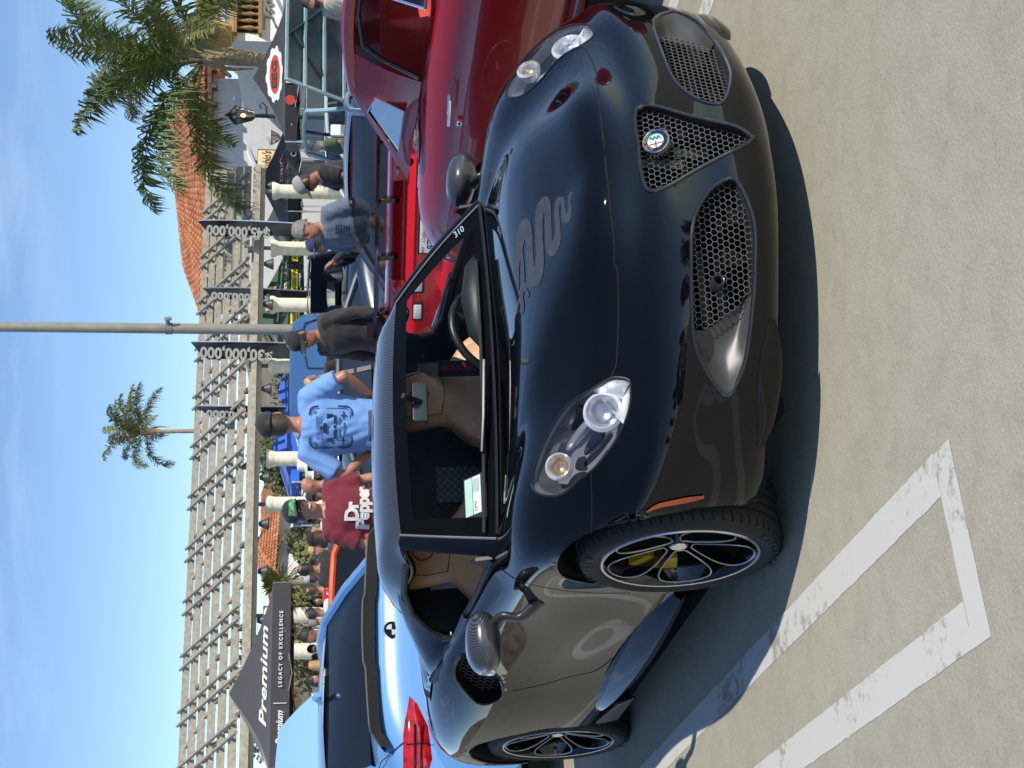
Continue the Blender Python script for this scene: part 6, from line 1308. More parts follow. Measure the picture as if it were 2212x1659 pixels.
put_text('sign_script', "Rubio's", frame_m((0, -.056, .12), (1, 0, 0), (0, 0, 1)), mat('sign_brown', (.10, .03, .02), .7), sg, size=.40, depth=.01, shear=.35, bold=.006, sx=.72)
put_text('sign_capitals', 'COASTAL', frame_m((0, -.056, -.16), (1, 0, 0), (0, 0, 1)), BLK, sg, size=.15, depth=.01, bold=.004); put_text('sign_capitals', 'GRILL', frame_m((0, -.056, -.31), (1, 0, 0), (0, 0, 1)), BLK, sg, size=.15, depth=.01, bold=.004)
MB().bar((0, .25, .42), (0, 1.6, .42), .06, .06).build('bracket', STEEL, sg)
# ---- right wing with balcony
rw_ = empty('balcony_building', at(1640, 700, 42) * Vector((1, 1, 0)), 0, 'grey-white building with wooden baluster balcony and house number beside the palm', 'building'); rb_ = rw_.location.copy()
def WR(p): return Vector(p) - rb_
c0 = at(1572, 500, 41); PL = [WR(q) for q in (c0, c0 + Vector((8, 2.2, 0)), c0 + Vector((7, 9, 0)), c0 + Vector((-.9, 7, 0)))]
wallbox(rw_, PL, 0, c0.z, WHITEW); wx, wyy = PL[0].x, PL[0].y; fd = (PL[1] - PL[0]).normalized()
def fp(t, z, o=0): q = PL[0] + fd * t + Vector((fd.y, -fd.x, 0)) * o; return Vector((q.x, q.y, z))
zb0, zb1 = at(1600, 562, 41).z, at(1600, 508, 41).z
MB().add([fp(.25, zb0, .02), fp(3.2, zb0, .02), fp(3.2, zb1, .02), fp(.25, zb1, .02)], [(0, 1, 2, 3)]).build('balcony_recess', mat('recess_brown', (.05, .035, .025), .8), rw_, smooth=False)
WOOD = mat('baluster_wood', (.30, .17, .07), .6, var=.3, scale=20)
for k in range(13):
    t = .36 + .22 * k; hgt = zb1 - zb0
    o = MB().lathe([(.03, 0), (.06, .08 * hgt), (.035, .2 * hgt), (.08, .4 * hgt), (.05, .65 * hgt), (.03, .8 * hgt), (.06, .92 * hgt), (.04, hgt)], fp(t, zb0, .10), 10).build('baluster', WOOD, rw_)
for z in (zb0, zb1): MB().bar(fp(.15, z, .1), fp(3.4, z, .1), .22, .10).build('balcony_rail', WOOD, rw_)
MB().bar(fp(.0, c0.z, .05), fp(8, c0.z, .05), .3, .14).build('cornice', mat('cornice_tan', (.45, .31, .13), .8), rw_)
put_text('house_number', '130-', frame_m(fp(1.05, at(1640, 580, 41).z, .03), fd, (0, 0, 1)), STEEL, rw_, size=.42, depth=.04)
MB().bar(fp(.1, at(1600, 600, 41).z, .6), fp(2.6, at(1640, 520, 41).z, .6), .06, .06).build('stair_rail', STEEL, rw_); MB().bar(fp(.1, at(1600, 572, 41).z, .5), fp(2.8, at(1600, 572, 41).z, .5), .06, .06).build('stair_rail', STEEL, rw_)
er1, er2 = at(1500, 480, 47), at(1760, 486, 45); rr1, rr2 = at(1540, 432, 50), at(1800, 420, 50)
curved_roof(rw_, [WR(q) for q in (er1, er2, rr2, rr1)], 26, 8); wallbox(rw_, [WR(q) for q in (er1 + Vector((.4, .5, 0)), er2 + Vector((0, .5, 0)), rr2 + Vector((0, 3, 0)), rr1 + Vector((0, 3, 0)))], 0, er1.z - .1, WHITEW)
MB().lathe([(.0, 0), (.30, 0), (.48, .55), (.60, 1.05), (.62, 1.12), (.56, 1.12), (.5, 1.0)], WR(at(1582, 500, 40.6)), 24).build('roof_urn', mat('terracotta_urn', (.52, .34, .13), .7), rw_)
# ---- pergola on round columns
pg = empty('pergola', at(0, 600, 40) * Vector((1, 1, 0)), 0, 'long cream slatted pergola on round columns in front of the restaurant', 'pergola'); pb = pg.location.copy()
F0 = at(-80, 388, 38.0); F1 = at(1292, 452, 44.5); R0 = at(-80, 524, 31.0); R1 = at(1300, 556, 37.5)   # upper back edge, lower front edge
nb = 7
def pq(s_, t): return (F0.lerp(F1, s_).lerp(R0.lerp(R1, s_), t)) - pb
for i in range(nb):
    t = i / (nb - 1)
    for d_ in (-.020, .020): MB().bar(pq(0, t + d_), pq(1, t + d_), .075, .13).build('beam', TIMB, pg, smooth=False)
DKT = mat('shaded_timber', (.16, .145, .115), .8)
for i in range(nb - 1):
    for k in range(14):
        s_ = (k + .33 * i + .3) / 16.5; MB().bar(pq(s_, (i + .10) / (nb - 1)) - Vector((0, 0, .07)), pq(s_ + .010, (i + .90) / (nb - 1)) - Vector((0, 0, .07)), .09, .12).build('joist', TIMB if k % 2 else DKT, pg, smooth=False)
for k in range(13):
    for d_ in (0, .019):
        s_ = k / 12.6 - .05 + d_
        if s_ + .07 > 1.0: continue
        a = pq(s_, -.04) + Vector((0, -.06, .10)); c_ = pq(s_ + .068, .95) + Vector((0, -.06, .10)); MB().tube([a, c_], .045, 8).build('rafter_pole', TIMB, pg)
MB().bar(R0 - pb + Vector((0, .05, -.10)), R1 - pb + Vector((0, .05, -.10)), .20, .22).build('header_beam', mat('header_timber', (.40, .36, .28), .7), pg, smooth=False)
for k in range(14):
    p = R0.lerp(R1, (k + .5) / 14) - pb + Vector((0, .1, -.32)); MB().lathe([(.0, .10), (.05, .10), (.15, -.12), (.13, -.14), (0, -.1)], p, 14).build('pendant_shade', mat('pendant_dark', (.06, .06, .058), .5), pg)
for u_, D_ in ((1245, 37.3), (1122, 36.7), (1000, 36.2), (868, 35.5), (668, 34.6), (570, 34.1), (330, 33.0), (252, 32.6), (40, 31.6)):
    q = at(u_, 640, D_) - pb; q.z = 0; zt = 2.76; cl = empty('column', q); cl.parent = pg
    MB().lathe([(.25, 0), (.25, .2), (.185, .26), (.18, zt - .22), (.19, zt - .18), (.235, zt - .07), (.235, zt), (.0, zt)], (0, 0, 0), 28).build('shaft', CREAM, cl)
    MB().tube([(0, 0, zt), (0, 0, 3.12)], .05, 8).build('steel_post', STEEL, cl)
# ---- lamp post
lp = empty('lamp_post', at(947, 600, 22) * Vector((1, 1, 0)), 0, 'tall plain grey steel light pole with clamp rising behind man in black jacket', 'lamp post')
MB().tube([(0, 0, 0), (0, 0, .9)], [.22, .22], 20).build('concrete_base', mat('grey_concrete', (.35, .34, .31), .9), lp); MB().tube([(0, 0, .9), (0, 0, 9.4)], [.085, .070], 20).build('pole', mat('pole_grey', (.27, .25, .20), .5), lp)
zc_ = at(947, 365, 22).z; MB().tube([(0, 0, zc_ - .05), (0, 0, zc_ + .05)], .092, 16).build('clamp', STEEL, lp); MB().tube([(.06, -.06, zc_), (.14, -.12, zc_ + .02), (.15, -.12, zc_ - .05)], [.03, .045, .03], 10).build('sensor', STEEL, lp)
MB().box((0, -.45, 9.4), (.32, .8, .14)).build('lamp_head', STEEL, lp, bevel=.03)
# ---- lanterns
for u_, vt, vb, D_, lab in ((1409, 488, 552, 38, 'black lantern street lamp with lit bulb in front of the arched window'), (1362, 575, 605, 46, 'pale lantern lamp hanging before the restaurant arch')):
    q = at(u_, vb, D_); ln_ = empty('street_lantern', q * Vector((1, 1, 0)), 0, lab, 'lantern'); h_ = (vb - vt) / 3040 * D_; z0 = q.z
    m_ = mat('lantern_black', (.03, .032, .03), .5) if D_ < 40 else mat('lantern_pale', (.45, .44, .42), .5)
    MB().tube([(0, 0, 0), (0, 0, .4), (0, 0, z0)], [.10, .06, .05], 12).build('post', m_, ln_)
    MB().lathe([(.05, z0), (.12, z0 + .08 * h_), (.24, z0 + .62 * h_)], (0, 0, 0), 6).build('glass', glass('lantern_glass', (.85, .80, .75), op=.3), ln_)
    MB().lathe([(.27, z0 + .62 * h_), (.25, z0 + .68 * h_), (.12, z0 + .84 * h_), (.05, z0 + .9 * h_), (.02, z0 + h_), (0, z0 + h_)], (0, 0, 0), 6).build('cap', m_, ln_)
    for k in range(6): a = pi / 3 * k; MB().tube([(.12 * cos(a), .12 * sin(a), z0 + .08 * h_), (.24 * cos(a), .24 * sin(a), z0 + .62 * h_)], .012, 5).build('glazing_bar', m_, ln_)
    if D_ < 40: MB().ell((0, 0, z0 + .4 * h_), (.05, .05, .07)).build('bulb', mat('warm_bulb', (1, .6, .25), .5, emit=(1, .55, .2), estr=6), ln_)
    MB().tube([(.0, 0, z0 - .3), (.25, 0, z0 - .28), (.36, 0, z0 - .18), (.28, 0, z0 - .10), (.2, 0, z0 - .16)], .02, 6).build('scroll', m_, ln_)
# ---- tents
def tent(name, u, vpk, vev, vbt, D, rot, label, top_m, val_m, w_=3.05, frame_m_=None):
    """pop-up canopy: peak, four concave faces, valance, legs"""
    c = at(u, vbt, D); e = empty(name, (c.x, c.y, 0), rot, label, 'tent'); ze = at(u, vev, D).z; zb_ = c.z; zp = at(u, vpk, D).z; h = w_ / 2
    C4 = [Vector((sx * h, sy * h, ze)) for sx, sy in ((-1, -1), (1, -1), (1, 1), (-1, 1))]; pk = Vector((0, 0, zp)); fm = frame_m_ or SILVER
    for i in range(4):
        a, b_ = C4[i], C4[(i + 1) % 4]; G = []
        for t in np.linspace(0, 1, 13):
            r = []
            for s_ in np.linspace(0, 1, 13):
                p = a.lerp(b_, s_); q = p.lerp(pk, t); q.z = ze + (zp - ze) * (t ** 1.35) - .05 * sin(pi * s_) * (1 - t) * 0; r.append(list(q))
            G.append(r)
        MB().grid(np.array(G)).build('canopy_panel', top_m[i % len(top_m)], e)
        n = Vector(((a + b_) / 2).xy.to_3d()).normalized(); VG_ = []
        for t in (0, .5, 1): VG_.append([list(a.lerp(b_, s_) + Vector((0, 0, (zb_ - ze) * t)) + n * (.02 + .015 * sin(s_ * 40) * t)) for s_ in np.linspace(0, 1, 25)])
        MB().grid(np.array(VG_)).build('valance', val_m, e)
        MB().tube([(a.x, a.y, 0), (a.x, a.y, ze)], .025, 6).build('leg', fm, e); MB().tube([a + Vector((0, 0, -.08)), a.lerp(b_, .5) + Vector((0, 0, -.35)), b_ + Vector((0, 0, -.08))], .016, 6).build('truss', fm, e)
    return e, C4, pk, ze, zb_, zp
TBLK = cloth('tent_black', (.022, .020, .022)); TGRY = cloth('tent_charcoal', (.050, .045, .047)); TBLU = cloth('tent_blue', (.02, .13, .62)); TGRN = cloth('tent_green', (.035, .10, .04)); TYEL = cloth('tent_yellow', (.75, .62, .04))
def face_frame(C4, pk, i, t, s_=.5, out=.03):
    a, b_ = C4[i], C4[(i + 1) % 4]; p = a.lerp(b_, s_); q = p.lerp(pk, t); q.z = C4[0].z + (pk.z - C4[0].z) * (t ** 1.35); x = (b_ - a).normalized(); up = (pk - p); up = (up - x * up.dot(x)).normalized(); n = x.cross(up); return frame_m(q + n * out, x, up)
def drape(name, V, Fc, C4, pk, i, t0, s0, m, parent, off=.012):
    """lay flat print on one canopy face"""
    a, b_ = C4[i], C4[(i + 1) % 4]; w_ = (b_ - a).length; mid = (a + b_) / 2; L_ = (pk - mid).length; x = (b_ - a).normalized(); up = (pk - mid).normalized(); n = x.cross(up); o = []
    for v in V:
        t = min(.97, max(-.02, t0 + v.y / L_)); s_ = .5 + ((s0 - .5) * w_ * (1 - t0) + v.x) / (w_ * (1 - t)); p = a.lerp(b_, s_).lerp(pk, t); p.z = a.z + (pk.z - a.z) * (max(t, 0) ** 1.35) + (0 if t > 0 else t * .3); o.append(p + n * (off + v.z))
    return MB().add(o, Fc).build(name, m, parent, smooth=False)
def subdiv(poly, k=6):
    """outline -> rings shrinking to the middle, so that it bends with the cloth"""
    P = [Vector((*q, 0)) for q in poly]; c = sum(P, Vector()) / len(P); n = len(P); V = [c + (p - c) * (1 - j / k) for j in range(k) for p in P]; F = [(j * n + i, j * n + (i + 1) % n, (j + 1) * n + (i + 1) % n, (j + 1) * n + i) for j in range(k - 1) for i in range(n)]; V.append(c); F += [((k - 1) * n + i, (k - 1) * n + (i + 1) % n, len(V) - 1) for i in range(n)]
    return V, F
WHP = mat('print_white', (.72, .72, .70), .7); REDP = mat('print_red', (.55, .06, .03), .7); YELP = mat('print_yellow', (.78, .68, .05), .7); GRYP = mat('print_silver', (.42, .41, .36), .7)
# black club tent
e, C4, pk, ze, zb_, zp = tent('event_tent', 1487, 546, 620, 645, 33, -.10, 'black club tent with white gear logo, red oval and white lettering', [TBLK], TBLK)
lg = empty('gear_logo'); lg.parent = e
n = 60; V, Fc = subdiv([(.50 * (1.1 if (i // 3) % 2 else 1.0) * cos(2 * pi * i / n) * 1.15, .42 * (1.1 if (i // 3) % 2 else 1.0) * sin(2 * pi * i / n)) for i in range(n)]); drape('gear', V, Fc, C4, pk, 0, .40, .5, WHP, lg, .012)
V, Fc = subdiv([(.43 * cos(t), .27 * sin(t)) for t in np.linspace(0, 2 * pi, 40, endpoint=False)]); drape('oval', V, Fc, C4, pk, 0, .40, .5, REDP, lg, .020)
V, Fc = text_mesh('EEG', size=.36, depth=.0, bold=.012); drape('logo_letters', V, Fc, C4, pk, 0, .40, .5, TBLK, lg, .030)
put_text('valance_lettering', 'EUROPEAN', frame_m((.35, -C4[2].y - .045, (ze + zb_) / 2 + .02), (1, 0, 0), (0, 0, 1)), WHP, e, size=.24, depth=.006, bold=.006)
b = MB(); b.add([Vector((-.62 + (.10 + .02 * (i % 2)) * cos(i * pi / 10), -C4[2].y - .046, (ze + zb_) / 2 + .02 + (.10 + .02 * (i % 2)) * sin(i * pi / 10))) for i in range(20)], [tuple(range(20))]); b.build('valance_gear', REDP, e, smooth=False)
# two more black tents with red ring logos
for u_, vp, ve, vb, D_, tx, rr_ in ((1262, 560, 626, 648, 40, 'CMX', .3), (1176, 575, 630, 650, 46, 'DCOX', .4)):
    e, C4, pk, ze, zb_, zp = tent('event_tent', u_, vp, ve, vb, D_, rr_, 'charcoal tent with red ring logo %s' % ('next to the restaurant sign' if u_ > 1200 else 'behind the striped shirt man'), [TGRY], TBLK)
    V = [Vector(((.46 - d_) * cos(t), (.24 - d_) * sin(t), 0)) for d_ in (0, .05) for t in np.linspace(0, 2 * pi, 30, endpoint=False)]; drape('ring_logo', V, [(i, (i + 1) % 30, 30 + (i + 1) % 30, 30 + i) for i in range(30)], C4, pk, 0, .32, .42, REDP, e)
    V, Fc = text_mesh(tx[:3], size=.28, depth=.0, shear=.3, bold=.006); drape('logo_letters', V, Fc, C4, pk, 0, .32, .42, WHP, e); put_text('valance_lettering', tx, frame_m((.3, -C4[2].y - .045, (ze + zb_) / 2), (1, 0, 0), (0, 0, 1)), WHP, e, size=.22, depth=.006)
# green and yellow lawyer tent
e, C4, pk, ze, zb_, zp = tent('event_tent', 975, 537, 626, 655, 39, .55, 'green tent with yellow accident lawyer banners and printed figure', [TGRN], TBLK, w_=3.1)
for i in (0, 3):
    a, b_ = C4[i], C4[(i + 1) % 4]; x = (b_ - a).normalized(); nn = Vector((x.y, -x.x, 0))
    for s_ in (.19, .52, .84):
        q = a.lerp(b_, s_) + nn * .05; q.z = (ze + zb_) / 2 + .03; MB().bar(q - x * .36, q + x * .36, .012, .17, up=(0, 0, 1)).build('banner', YELP, e, smooth=False)
        put_text('banner_lettering', 'ACCIDENT', frame_m(q + nn * .012 - x * .10, x, (0, 0, 1)), TGRN, e, size=.125, depth=.004, sx=.62, bold=.003); put_text('banner_lettering', 'LAWYER', frame_m(q + nn * .014 + x * .24, x, (0, 0, 1)), MATS['cloth_tent_black'], e, size=.115, depth=.004, sx=.50)
        MB().bar(q - x * .2 + Vector((0, 0, -.13)), q + x * .25 + Vector((0, 0, -.13)), .01, .035).build('banner_line', WHP, e, smooth=False)
    V, Fc = text_mesh('GOSUITS.COM', size=.27, depth=.0, bold=.006); drape('roof_lettering', V, Fc, C4, pk, i, .13, .5, mat('print_cream', (.75, .68, .42), .7), e)
    fg = empty('printed_figure'); fg.parent = e
    for nm, pl_, mm, of in (('suit', [(-.5, -.18), (.28, -.18), (.42, .06), (.10, .12), (-.12, .22), (-.42, .10)], mat('print_blue', (.06, .14, .55), .7), .012), ('shirt', [(-.16, -.17), (.02, -.17), (-.02, .18), (-.12, .2)], WHP, .02), ('face', [(-.10 + .12 * cos(t), .33 + .15 * sin(t)) for t in np.linspace(0, 2 * pi, 16, endpoint=False)], mat('print_skin', (.50, .28, .18), .7), .026), ('fist', [(.36 + .10 * cos(t), .0 + .12 * sin(t)) for t in np.linspace(0, 2 * pi, 16, endpoint=False)], MATS['print_skin'] if 'print_skin' in MATS else None, .03)):
        V, Fc = subdiv(pl_, 4); drape(nm, V, Fc, C4, pk, i, .40, .47, mm or MATS['print_skin'], fg, of)
# blue tents
tent('event_tent', 690, 587, 634, 650, 36.5, .45, 'plain bright blue canopy tent behind the maroon youth', [TBLU], TBLU); tent('event_tent', 812, 600, 634, 654, 41, .2, 'bright blue canopy beside the green lawyer tent', [TBLU], TBLU)
# charcoal tent with script lettering
e, C4, pk, ze, zb_, zp = tent('event_tent', 163, 494, 592, 630, 26, .42, 'charcoal tent with white script lettering at the pergola end', [TGRY], TGRY, w_=3.2, frame_m_=STEEL)
for i in (0, 3): V, Fc = text_mesh('Premium', size=.50, depth=.0, shear=.55, bold=.010, space=1.02, sx=.95); drape('roof_lettering', V, Fc, C4, pk, i, .25, .5, WHP, e)
a, b_ = C4[0], C4[1]; zz = (ze + zb_) / 2
put_text('valance_lettering', 'LEGACY OF EXCELLENCE', frame_m((.42, a.y - .05, zz), (1, 0, 0), (0, 0, 1)), WHP, e, size=.085, depth=.006, space=1.45, bold=.002); put_text('valance_lettering', 'Premium', frame_m((-.95, a.y - .05, zz), (1, 0, 0), (0, 0, 1)), WHP, e, size=.16, depth=.006, shear=.5, bold=.004)
MB().box((-.52, a.y - .05, zz), (.012, .006, .22)).build('valance_divider', WHP, e)
# ---- feather flags
for o_ in bpy.data.objects:
    if o_.name.startswith(('valance_lettering', 'print_shape', 'banner_lettering', 'logo_letters')): o_['kind'] = 'stuff'
FL = cloth('flag_black', (.010, .013, .018))
for u_, vt, vb, D_, tx, wd, lab in ((1159, 427, 640, 36, '$45,000,000', .42, 'black feather flag lettered 45 million above the striped shirt man'), (1019, 438, 640, 37, '$12,000,000', .30, 'black feather flag lettered 12 million behind the green tent'), (897, 413, 652, 35, '$30,000,000', .46, 'wide black feather flag lettered 30 million beside the light pole'), (766, 427, 640, 36.5, '$20,000,000', .30, 'narrow black feather flag lettered 20 million above the blue shirt man')):
    q = at(u_, vb, D_); t_ = at(u_, vt, D_); f = empty('feather_flag', (q.x, q.y, 0), -.12, lab, 'flag', 'feather flags along the pergola'); zb_, zt = q.z - .35, t_.z; rows = []
    for s_ in np.linspace(0, 1, 30):
        z = zb_ + (zt - zb_) * s_; xr_ = .42 * wd + .06 * sin(2.2 * s_); wdt = wd * (.72 + .28 * s_) * (1 if s_ < .86 else max(.02, 1 - ((s_ - .86) / .14) ** 1.3)); x0 = xr_ - wdt
        rows.append([[x0 + (xr_ - x0) * t, .05 * sin(5 * s_ + 2 * t + u_) + .02 * sin(17 * s_ + 3 * t), z] for t in np.linspace(0, 1, 7)])
    b = MB(); b.grid(np.array(rows)); b.grid(np.array(rows) + np.array([0, .008, 0])); b.build('banner', FL, f)
    MB().tube([(.42 * wd, 0, 0), (.42 * wd, 0, zb_)] + [(r[-1][0] + .01, r[-1][1], r[-1][2]) for r in rows[::3]] + [(rows[-1][-1][0], rows[-1][-1][1], zt)], .018, 6).build('pole', SILVER, f)
    V, Fc = text_mesh(tx, size=.40 * wd / .5, depth=.004, bold=.014, sx=(.5 / wd) * .98 * (zt - zb_ - .7) / 2.6); M4 = frame_m((-.02, -.085, zb_ + (zt - zb_) * .64), (.04, 0, 1), (-1, 0, .04))
    MB().add([M4 @ v for v in V], Fc).build('lettering', GRYP, f, smooth=False)
# ---- palms
LEAFS = [mat('palm_leaf_%d' % i, c, .55, var=.3, scale=6) for i, c in enumerate([(.095, .135, .03), (.07, .105, .025), (.13, .16, .035), (.16, .155, .045)])]
BARK = mat('palm_bark', (.30, .24, .16), .9, bump=.6, bscale=14, var=.3); THATCH = mat('dry_sheath', (.34, .26, .15), .9, var=.4, scale=10)
def palm(name, base, zc_, nfr, flen, label, trunk_r=.16, seed=1, wind=0.0, leaf=60, upbias=0.0):
    rg = random.Random(seed); e = empty(name, base, 0, label, 'palm tree')
    tr = [(0.02 * sin(i * 1.3), 0.02 * cos(i * 1.7), zc_ * i / 14) for i in range(15)]
    MB().tube(tr, [trunk_r * (1.15 - .3 * i / 14) * (1.05 if i % 2 else .97) for i in range(15)], 14).build('trunk', BARK, e)
    b = MB()
    for k in range(12): a = k * 2.4; b.tube([(.05 * cos(a), .05 * sin(a), zc_ - .75), (.14 * cos(a), .14 * sin(a), zc_ - .2), (.22 * cos(a), .22 * sin(a), zc_ + .35)], [.06, .07, .03], 6)
    for k in range(14): a = k * 2.1 + .4; b.tube([(.16 * cos(a), .16 * sin(a), zc_ - .1), (.30 * cos(a), .30 * sin(a), zc_ - .5 - .3 * rg.random()), (.26 * cos(a), .26 * sin(a), zc_ - 1.0 - .3 * rg.random())], [.05, .04, .015], 5)
    b.build('leaf_sheaths', THATCH, e)
    for f in range(nfr):
        az = f * 2.39996 + rg.uniform(-.2, .2); el = (1.42 - 1.75 * (f / nfr) ** .9) + rg.uniform(-.1, .1) + upbias; L_ = flen * rg.uniform(.85, 1.1); droop = rg.uniform(1.25, 1.75)
        P = [Vector((.08 * cos(az), .08 * sin(az), zc_))]; n = 26; dv = Vector((cos(az) * cos(el), sin(az) * cos(el), sin(el)))
        for i in range(n):
            t = i / n; a_ = el - droop * t ** 1.6; d = Vector((cos(az) * cos(a_) + wind * t, sin(az) * cos(a_), sin(a_))); d.normalize(); P.append(P[-1] + d * (L_ / n))
        b = MB(); b.tube(P, [.028 * (1 - i / (n + 1)) + .004 for i in range(n + 1)], 5)
        for j in range(leaf):
            t = .16 + .84 * j / leaf; x = t * n; i = min(int(x), n - 1); p = P[i].lerp(P[i + 1], x - i); d = (P[i + 1] - P[i]).normalized(); sd_ = d.cross(Vector((0, 0, 1)))
            if sd_.length < .1: sd_ = Vector((-sin(az), cos(az), 0))
            sd_.normalize(); up = sd_.cross(d)
            for s in (1, -1):
                ll = L_ * .20 * (sin(pi * min(1, t * .92 + .06)) ** .6) * rg.uniform(.75, 1.15); o = (sd_ * s * rg.uniform(.6, 1.0) + d * rg.uniform(.3, .9) + up * rg.uniform(-.7, .8)).normalized()
                m_ = p + o * ll * .5; tip = p + o * ll * .85 + Vector((0, 0, -ll * rg.uniform(.25, .7))); w_ = d * (.017 if flen > 4.4 else .024)
                b.add([p - w_, p + w_, m_ + w_ * 1.1, m_ - w_ * 1.1, tip], [(0, 1, 2, 3), (3, 2, 4)])
        b.build('frond', LEAFS[(f + rg.randint(0, 1)) % 4], e, smooth=False)
    return e
q = at(1530, 560, 37.5); palm('queen_palm', (q.x, q.y, 0), at(1530, 440, 37.5).z, 19, 4.3, 'large feathery queen palm with drooping fronds over the tiled roof', .20, 5, .04, 120, .34)
q = at(727, 560, 82); palm('queen_palm', (q.x, q.y, 0), at(727, 318, 82).z, 18, 3.1, 'lone slender palm standing above the pergola roof against the sky', .13, 9, .75, 70, .35)
def yucca(name, base, zc_, n, L_, label, seed, cat='plant'):
    rg = random.Random(seed); e = empty(name, base, 0, label, cat); MB().tube([(0, 0, 0), (.05, 0, zc_ * .5), (0, 0, zc_)], [.14, .10, .08], 8).build('trunk', BARK, e); b = MB()
    for i in range(n):
        az = i * 2.4; el = rg.uniform(-.7, 1.45); d = Vector((cos(az) * cos(el), sin(az) * cos(el), sin(el))); p = Vector((0, 0, zc_)) + d * .08; q_ = p + d * L_ * .55; t_ = p + d * L_ * rg.uniform(.85, 1.0) + Vector((0, 0, -.18 * L_)); s_ = d.cross(Vector((.3, .2, 1))).normalized() * .055 * L_
        b.add([p - s_ * .5, p + s_ * .5, q_ + s_, q_ - s_, t_], [(0, 1, 2, 3), (3, 2, 4)])
    b.build('crown', LEAFS[2], e, smooth=False); return e
q = at(400, 700, 33); yucca('yucca', (q.x, q.y, 0), at(400, 612, 33).z, 160, .62, 'spiky green yucca growing before the grey wall', 3)
q = at(268, 700, 44); yucca('yucca', (q.x, q.y, 0), at(268, 562, 44).z, 110, .8, 'small spiky palm top between the cream columns', 4)
q = at(235, 700, 47); yucca('yucca', (q.x, q.y, 0), at(232, 556, 47).z, 110, .8, 'yellowing spiky palm at the black tent peak', 6)
def tree(name, base, h, r, label, seed, leaf=.16, nleaf=2600, col=0, trunk=.16, squash=.85, cat='tree'):
    rg = np.random.default_rng(seed); e = empty(name, base, 0, label, cat); MB().tube([(0, 0, 0), (.05, .02, h * .3), (-.04, .03, h * .62)], [trunk, trunk * .8, trunk * .4], 8).build('trunk', mat('tree_bark', (.10, .07, .05), .9, bump=.6, bscale=12), e)
    lb = MB(); cl = []
    for k in range(16):
        a = rg.uniform(0, 2 * pi); z = rg.uniform(-.8, 1); rr_ = r * .62 * sqrt(max(.05, 1 - z * z * .7)) * rg.uniform(.4, 1); cl.append(Vector((rr_ * cos(a), rr_ * sin(a), h * .72 + z * r * squash * .75))); lb.tube([(0, 0, h * .45), cl[-1] * .5 + Vector((0, 0, h * .22)), cl[-1]], [trunk * .35, trunk * .2, .02], 5)
    lb.build('limbs', MATS['tree_bark'], e); b = MB()
    for i in range(nleaf):
        c_ = cl[i % 16]; v = rg.normal(0, 1, 3); v /= np.linalg.norm(v); p = c_ + Vector(v) * r * .46 * rg.uniform(.25, 1) ** .5; d = Vector(rg.normal(0, 1, 3)).normalized(); s_ = d.orthogonal().normalized() * leaf * .45; d = d * leaf; b.add([p - d * .5, p + s_, p + d * .5, p - s_], [(0, 1, 2, 3)])
    b.build('crown', mat('foliage_%d' % col, [(.06, .085, .022), (.10, .115, .03), (.045, .06, .03), (.13, .13, .04)][col], .7, var=.5, scale=3), e, smooth=False); return e
for i, (u_, vt, D_, r_, cl_, lab) in enumerate([(655, 562, 62, 1.9, 0, 'round green tree behind the cream columns'), (808, 585, 55, 1.5, 2, 'dark green tree between the flags and the blue canopy'), (705, 560, 70, 1.6, 1, 'light green tree behind the blue shirt man'), (487, 608, 60, 1.0, 1, 'small olive tree by the white annex'), (455, 640, 30, .75, 3, 'rounded yellow-green shrub beside the crowd'), (352, 588, 48, 1.3, 3, 'dry olive-yellow tree beside the cream column'), (500, 625, 42, 1.1, 2, 'sparse grey-leaved tree behind the youth'), (205, 628, 34, 1.2, 3, 'thin lacy tree under the charcoal tent edge'), (60, 585, 62, 2.6, 1, 'pale olive tree beyond the charcoal tent')]):
    q = at(u_, vt, D_); tree('leafy_tree', (q.x, q.y, 0), max(q.z - r_ * .2, 1.2) * 1.0, r_, lab, 20 + i, leaf=.14 * max(1, D_ / 45), col=cl_, nleaf=1700 if 'lacy' not in lab and 'sparse' not in lab else 420)
# ---- far buildings and hill
def annex(u0, u1, vr, ve, D, label, rot=0.0):
    a = at(u0, ve, D); c = at(u1, ve, D); w_ = (c - a).length; mid = (a + c) / 2; e = empty('annex_building', (mid.x, mid.y, 0), rot, label, 'building'); ze = mid.z; zr = at(u0, vr, D + 3).z; h = w_ / 2
    wallbox(e, [Vector((-h + .4, .3, 0)), Vector((h - .4, .3, 0)), Vector((h - .4, 7, 0)), Vector((-h + .4, 7, 0))], 0, ze, WHITEW); k = min(.7, 3.2 / w_)
    A, B = Vector((-h, -.3, ze)), Vector((h, -.3, ze)); Rl, Rr = Vector((-h * (1 - k), 3.6, zr)), Vector((h * (1 - k), 3.6, zr)); Bl, Br = Vector((-h, 7.5, ze)), Vector((h, 7.5, ze))
    curved_roof(e, [A, B, Rr, Rl], int(w_ * 3.2), 8, amp=.07); curved_roof(e, [Bl, A, Rl, Rl + Vector((0, .001, 0))], 18, 8, amp=.07); curved_roof(e, [B, Br, Rr, Rr + Vector((0, .001, 0))], 18, 8, amp=.07)
    ridge_caps(e, Rl, Rr, .12); ridge_caps(e, A, Rl, .12); ridge_caps(e, B, Rr, .12)
    MB().bar(A + Vector((0, .1, -.12)), B + Vector((0, .1, -.12)), .2, .16).build('eave_board', MATS['brown_fascia'], e)
    for x in np.linspace(-h + 1.2, h - 1.2, max(2, int(w_ / 2.6))): w0 = empty('window', (x, .26, 0)); w0.parent = e; MB().box((0, 0, 1.3), (.9, .06, 1.5)).build('pane', DARKW, w0); MB().box((0, -.03, 2.1), (1.1, .08, .12)).build('lintel', CREAM, w0)
    return e
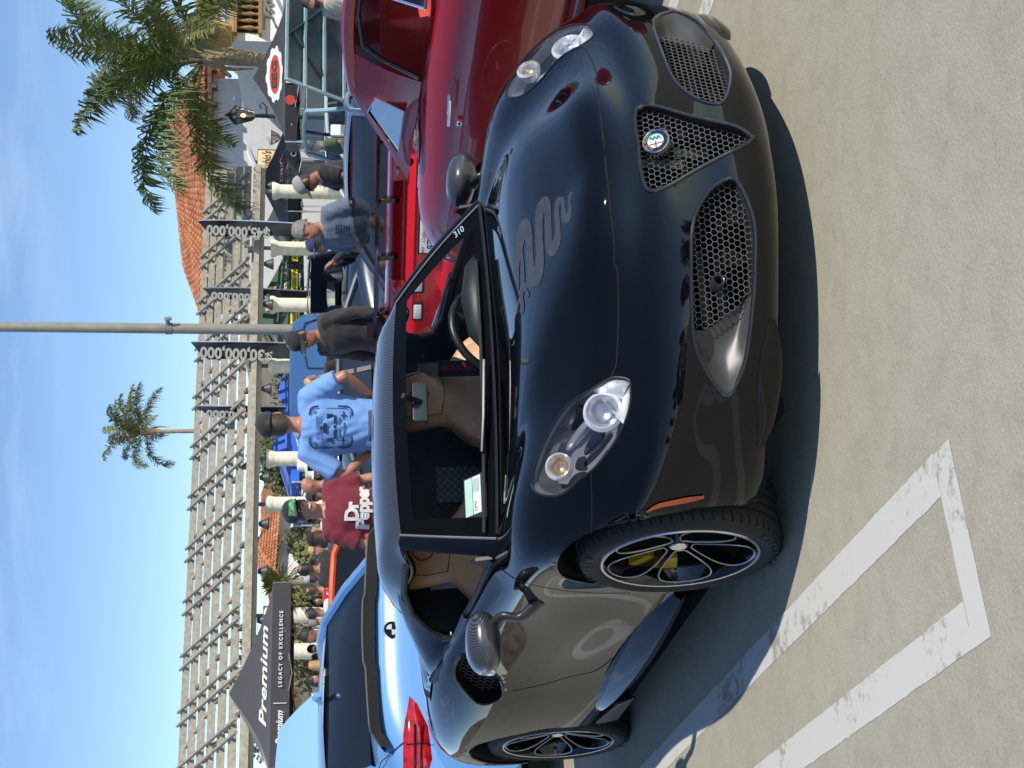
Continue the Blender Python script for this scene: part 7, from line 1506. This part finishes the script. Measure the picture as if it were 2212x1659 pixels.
annex(440, 660, 566, 592, 72, 'white annex with red tile roof behind the blue tent', .08); annex(335, 432, 553, 598, 58, 'small white building with pointed red tile roof behind the yucca', -.35); annex(250, 320, 575, 606, 78, 'far white building with red roof between the cream columns', .2)
annex(15, 300, 604, 632, 50, 'low white building with red roof seen under the charcoal tent', .1)
hl = []; 
for i in range(60):
    x = -420 + 14 * i; z = 16 + 7 * sin(i * .21 + 1.2) + 3 * sin(i * .63) + (9 if i < 20 else 0) * (1 - i / 20); hl.append([[x, 300, -.5], [x, 330, z * .5], [x, 370, z * .92], [x, 420, z], [x, 520, z * .5]])
tag(MB().grid(np.array(hl)).build('hills', mat('dry_hillside', (.20, .165, .12), .95, var=.45, scale=.06, bump=.4, bscale=.5)), kind='structure')

# ---- what stands behind the camera and shows in the black paint: parked cars and a line of trees
gcar('grey_saloon', lot(7.6, -4.6), CAR_A + pi + .0, 'dark grey saloon parked across the aisle, seen mirrored in the black bumper', paint('graphite_paint', (.03, .032, .035)), H=1.42, belt=.98, hood=.95)
for i, x in enumerate((-26, -19, -13, -7, -1, 6, 12, 19, 27)):
    tree('aisle_tree', (x, -34 - 4 * (i % 3), 0), 4.2 + .7 * (i % 4), 2.4 + .4 * (i % 2), '%s tree in the row across the lot, seen mirrored in the black bumper' % ['tall round green', 'slim olive', 'broad grey-green', 'small round green', 'wide olive', 'short grey-green', 'tall spreading green', 'tall olive', 'spreading grey-green'][i], 60 + i, leaf=.42, nleaf=1100, col=i % 3)['group'] = 'trees across the lot'

# visitors standing beside the car, outside the picture, mirrored in its flank
for lx, ly, fa, lab, tp_, bt_ in ((-1.25, -3.3, CAR_A + pi / 2, 'visitor in pale blue jeans and black top mirrored in the car door', ('black', (.02, .02, .022)), ('jeans', (.22, .36, .52))), (-.55, -3.7, CAR_A + pi / 2 + .3, 'visitor in white shirt and blue jeans mirrored in the front wing', ('white', (.70, .70, .68)), ('jeans', (.22, .36, .52))), (-2.1, -3.5, CAR_A + pi / 2 - .2, 'visitor in grey shirt and dark shorts mirrored in the rear haunch', ('grey_short', (.10, .11, .12)), ('dark', (.03, .03, .035)))):
    e, sh, Hd, U = person(800, 9, 1.74, fa, lab, 'a', tp_, bt_, ('bent', 'down'), 'brown', voxel=.024); q = lot(lx, ly); e.location = (q.x, q.y, 0)
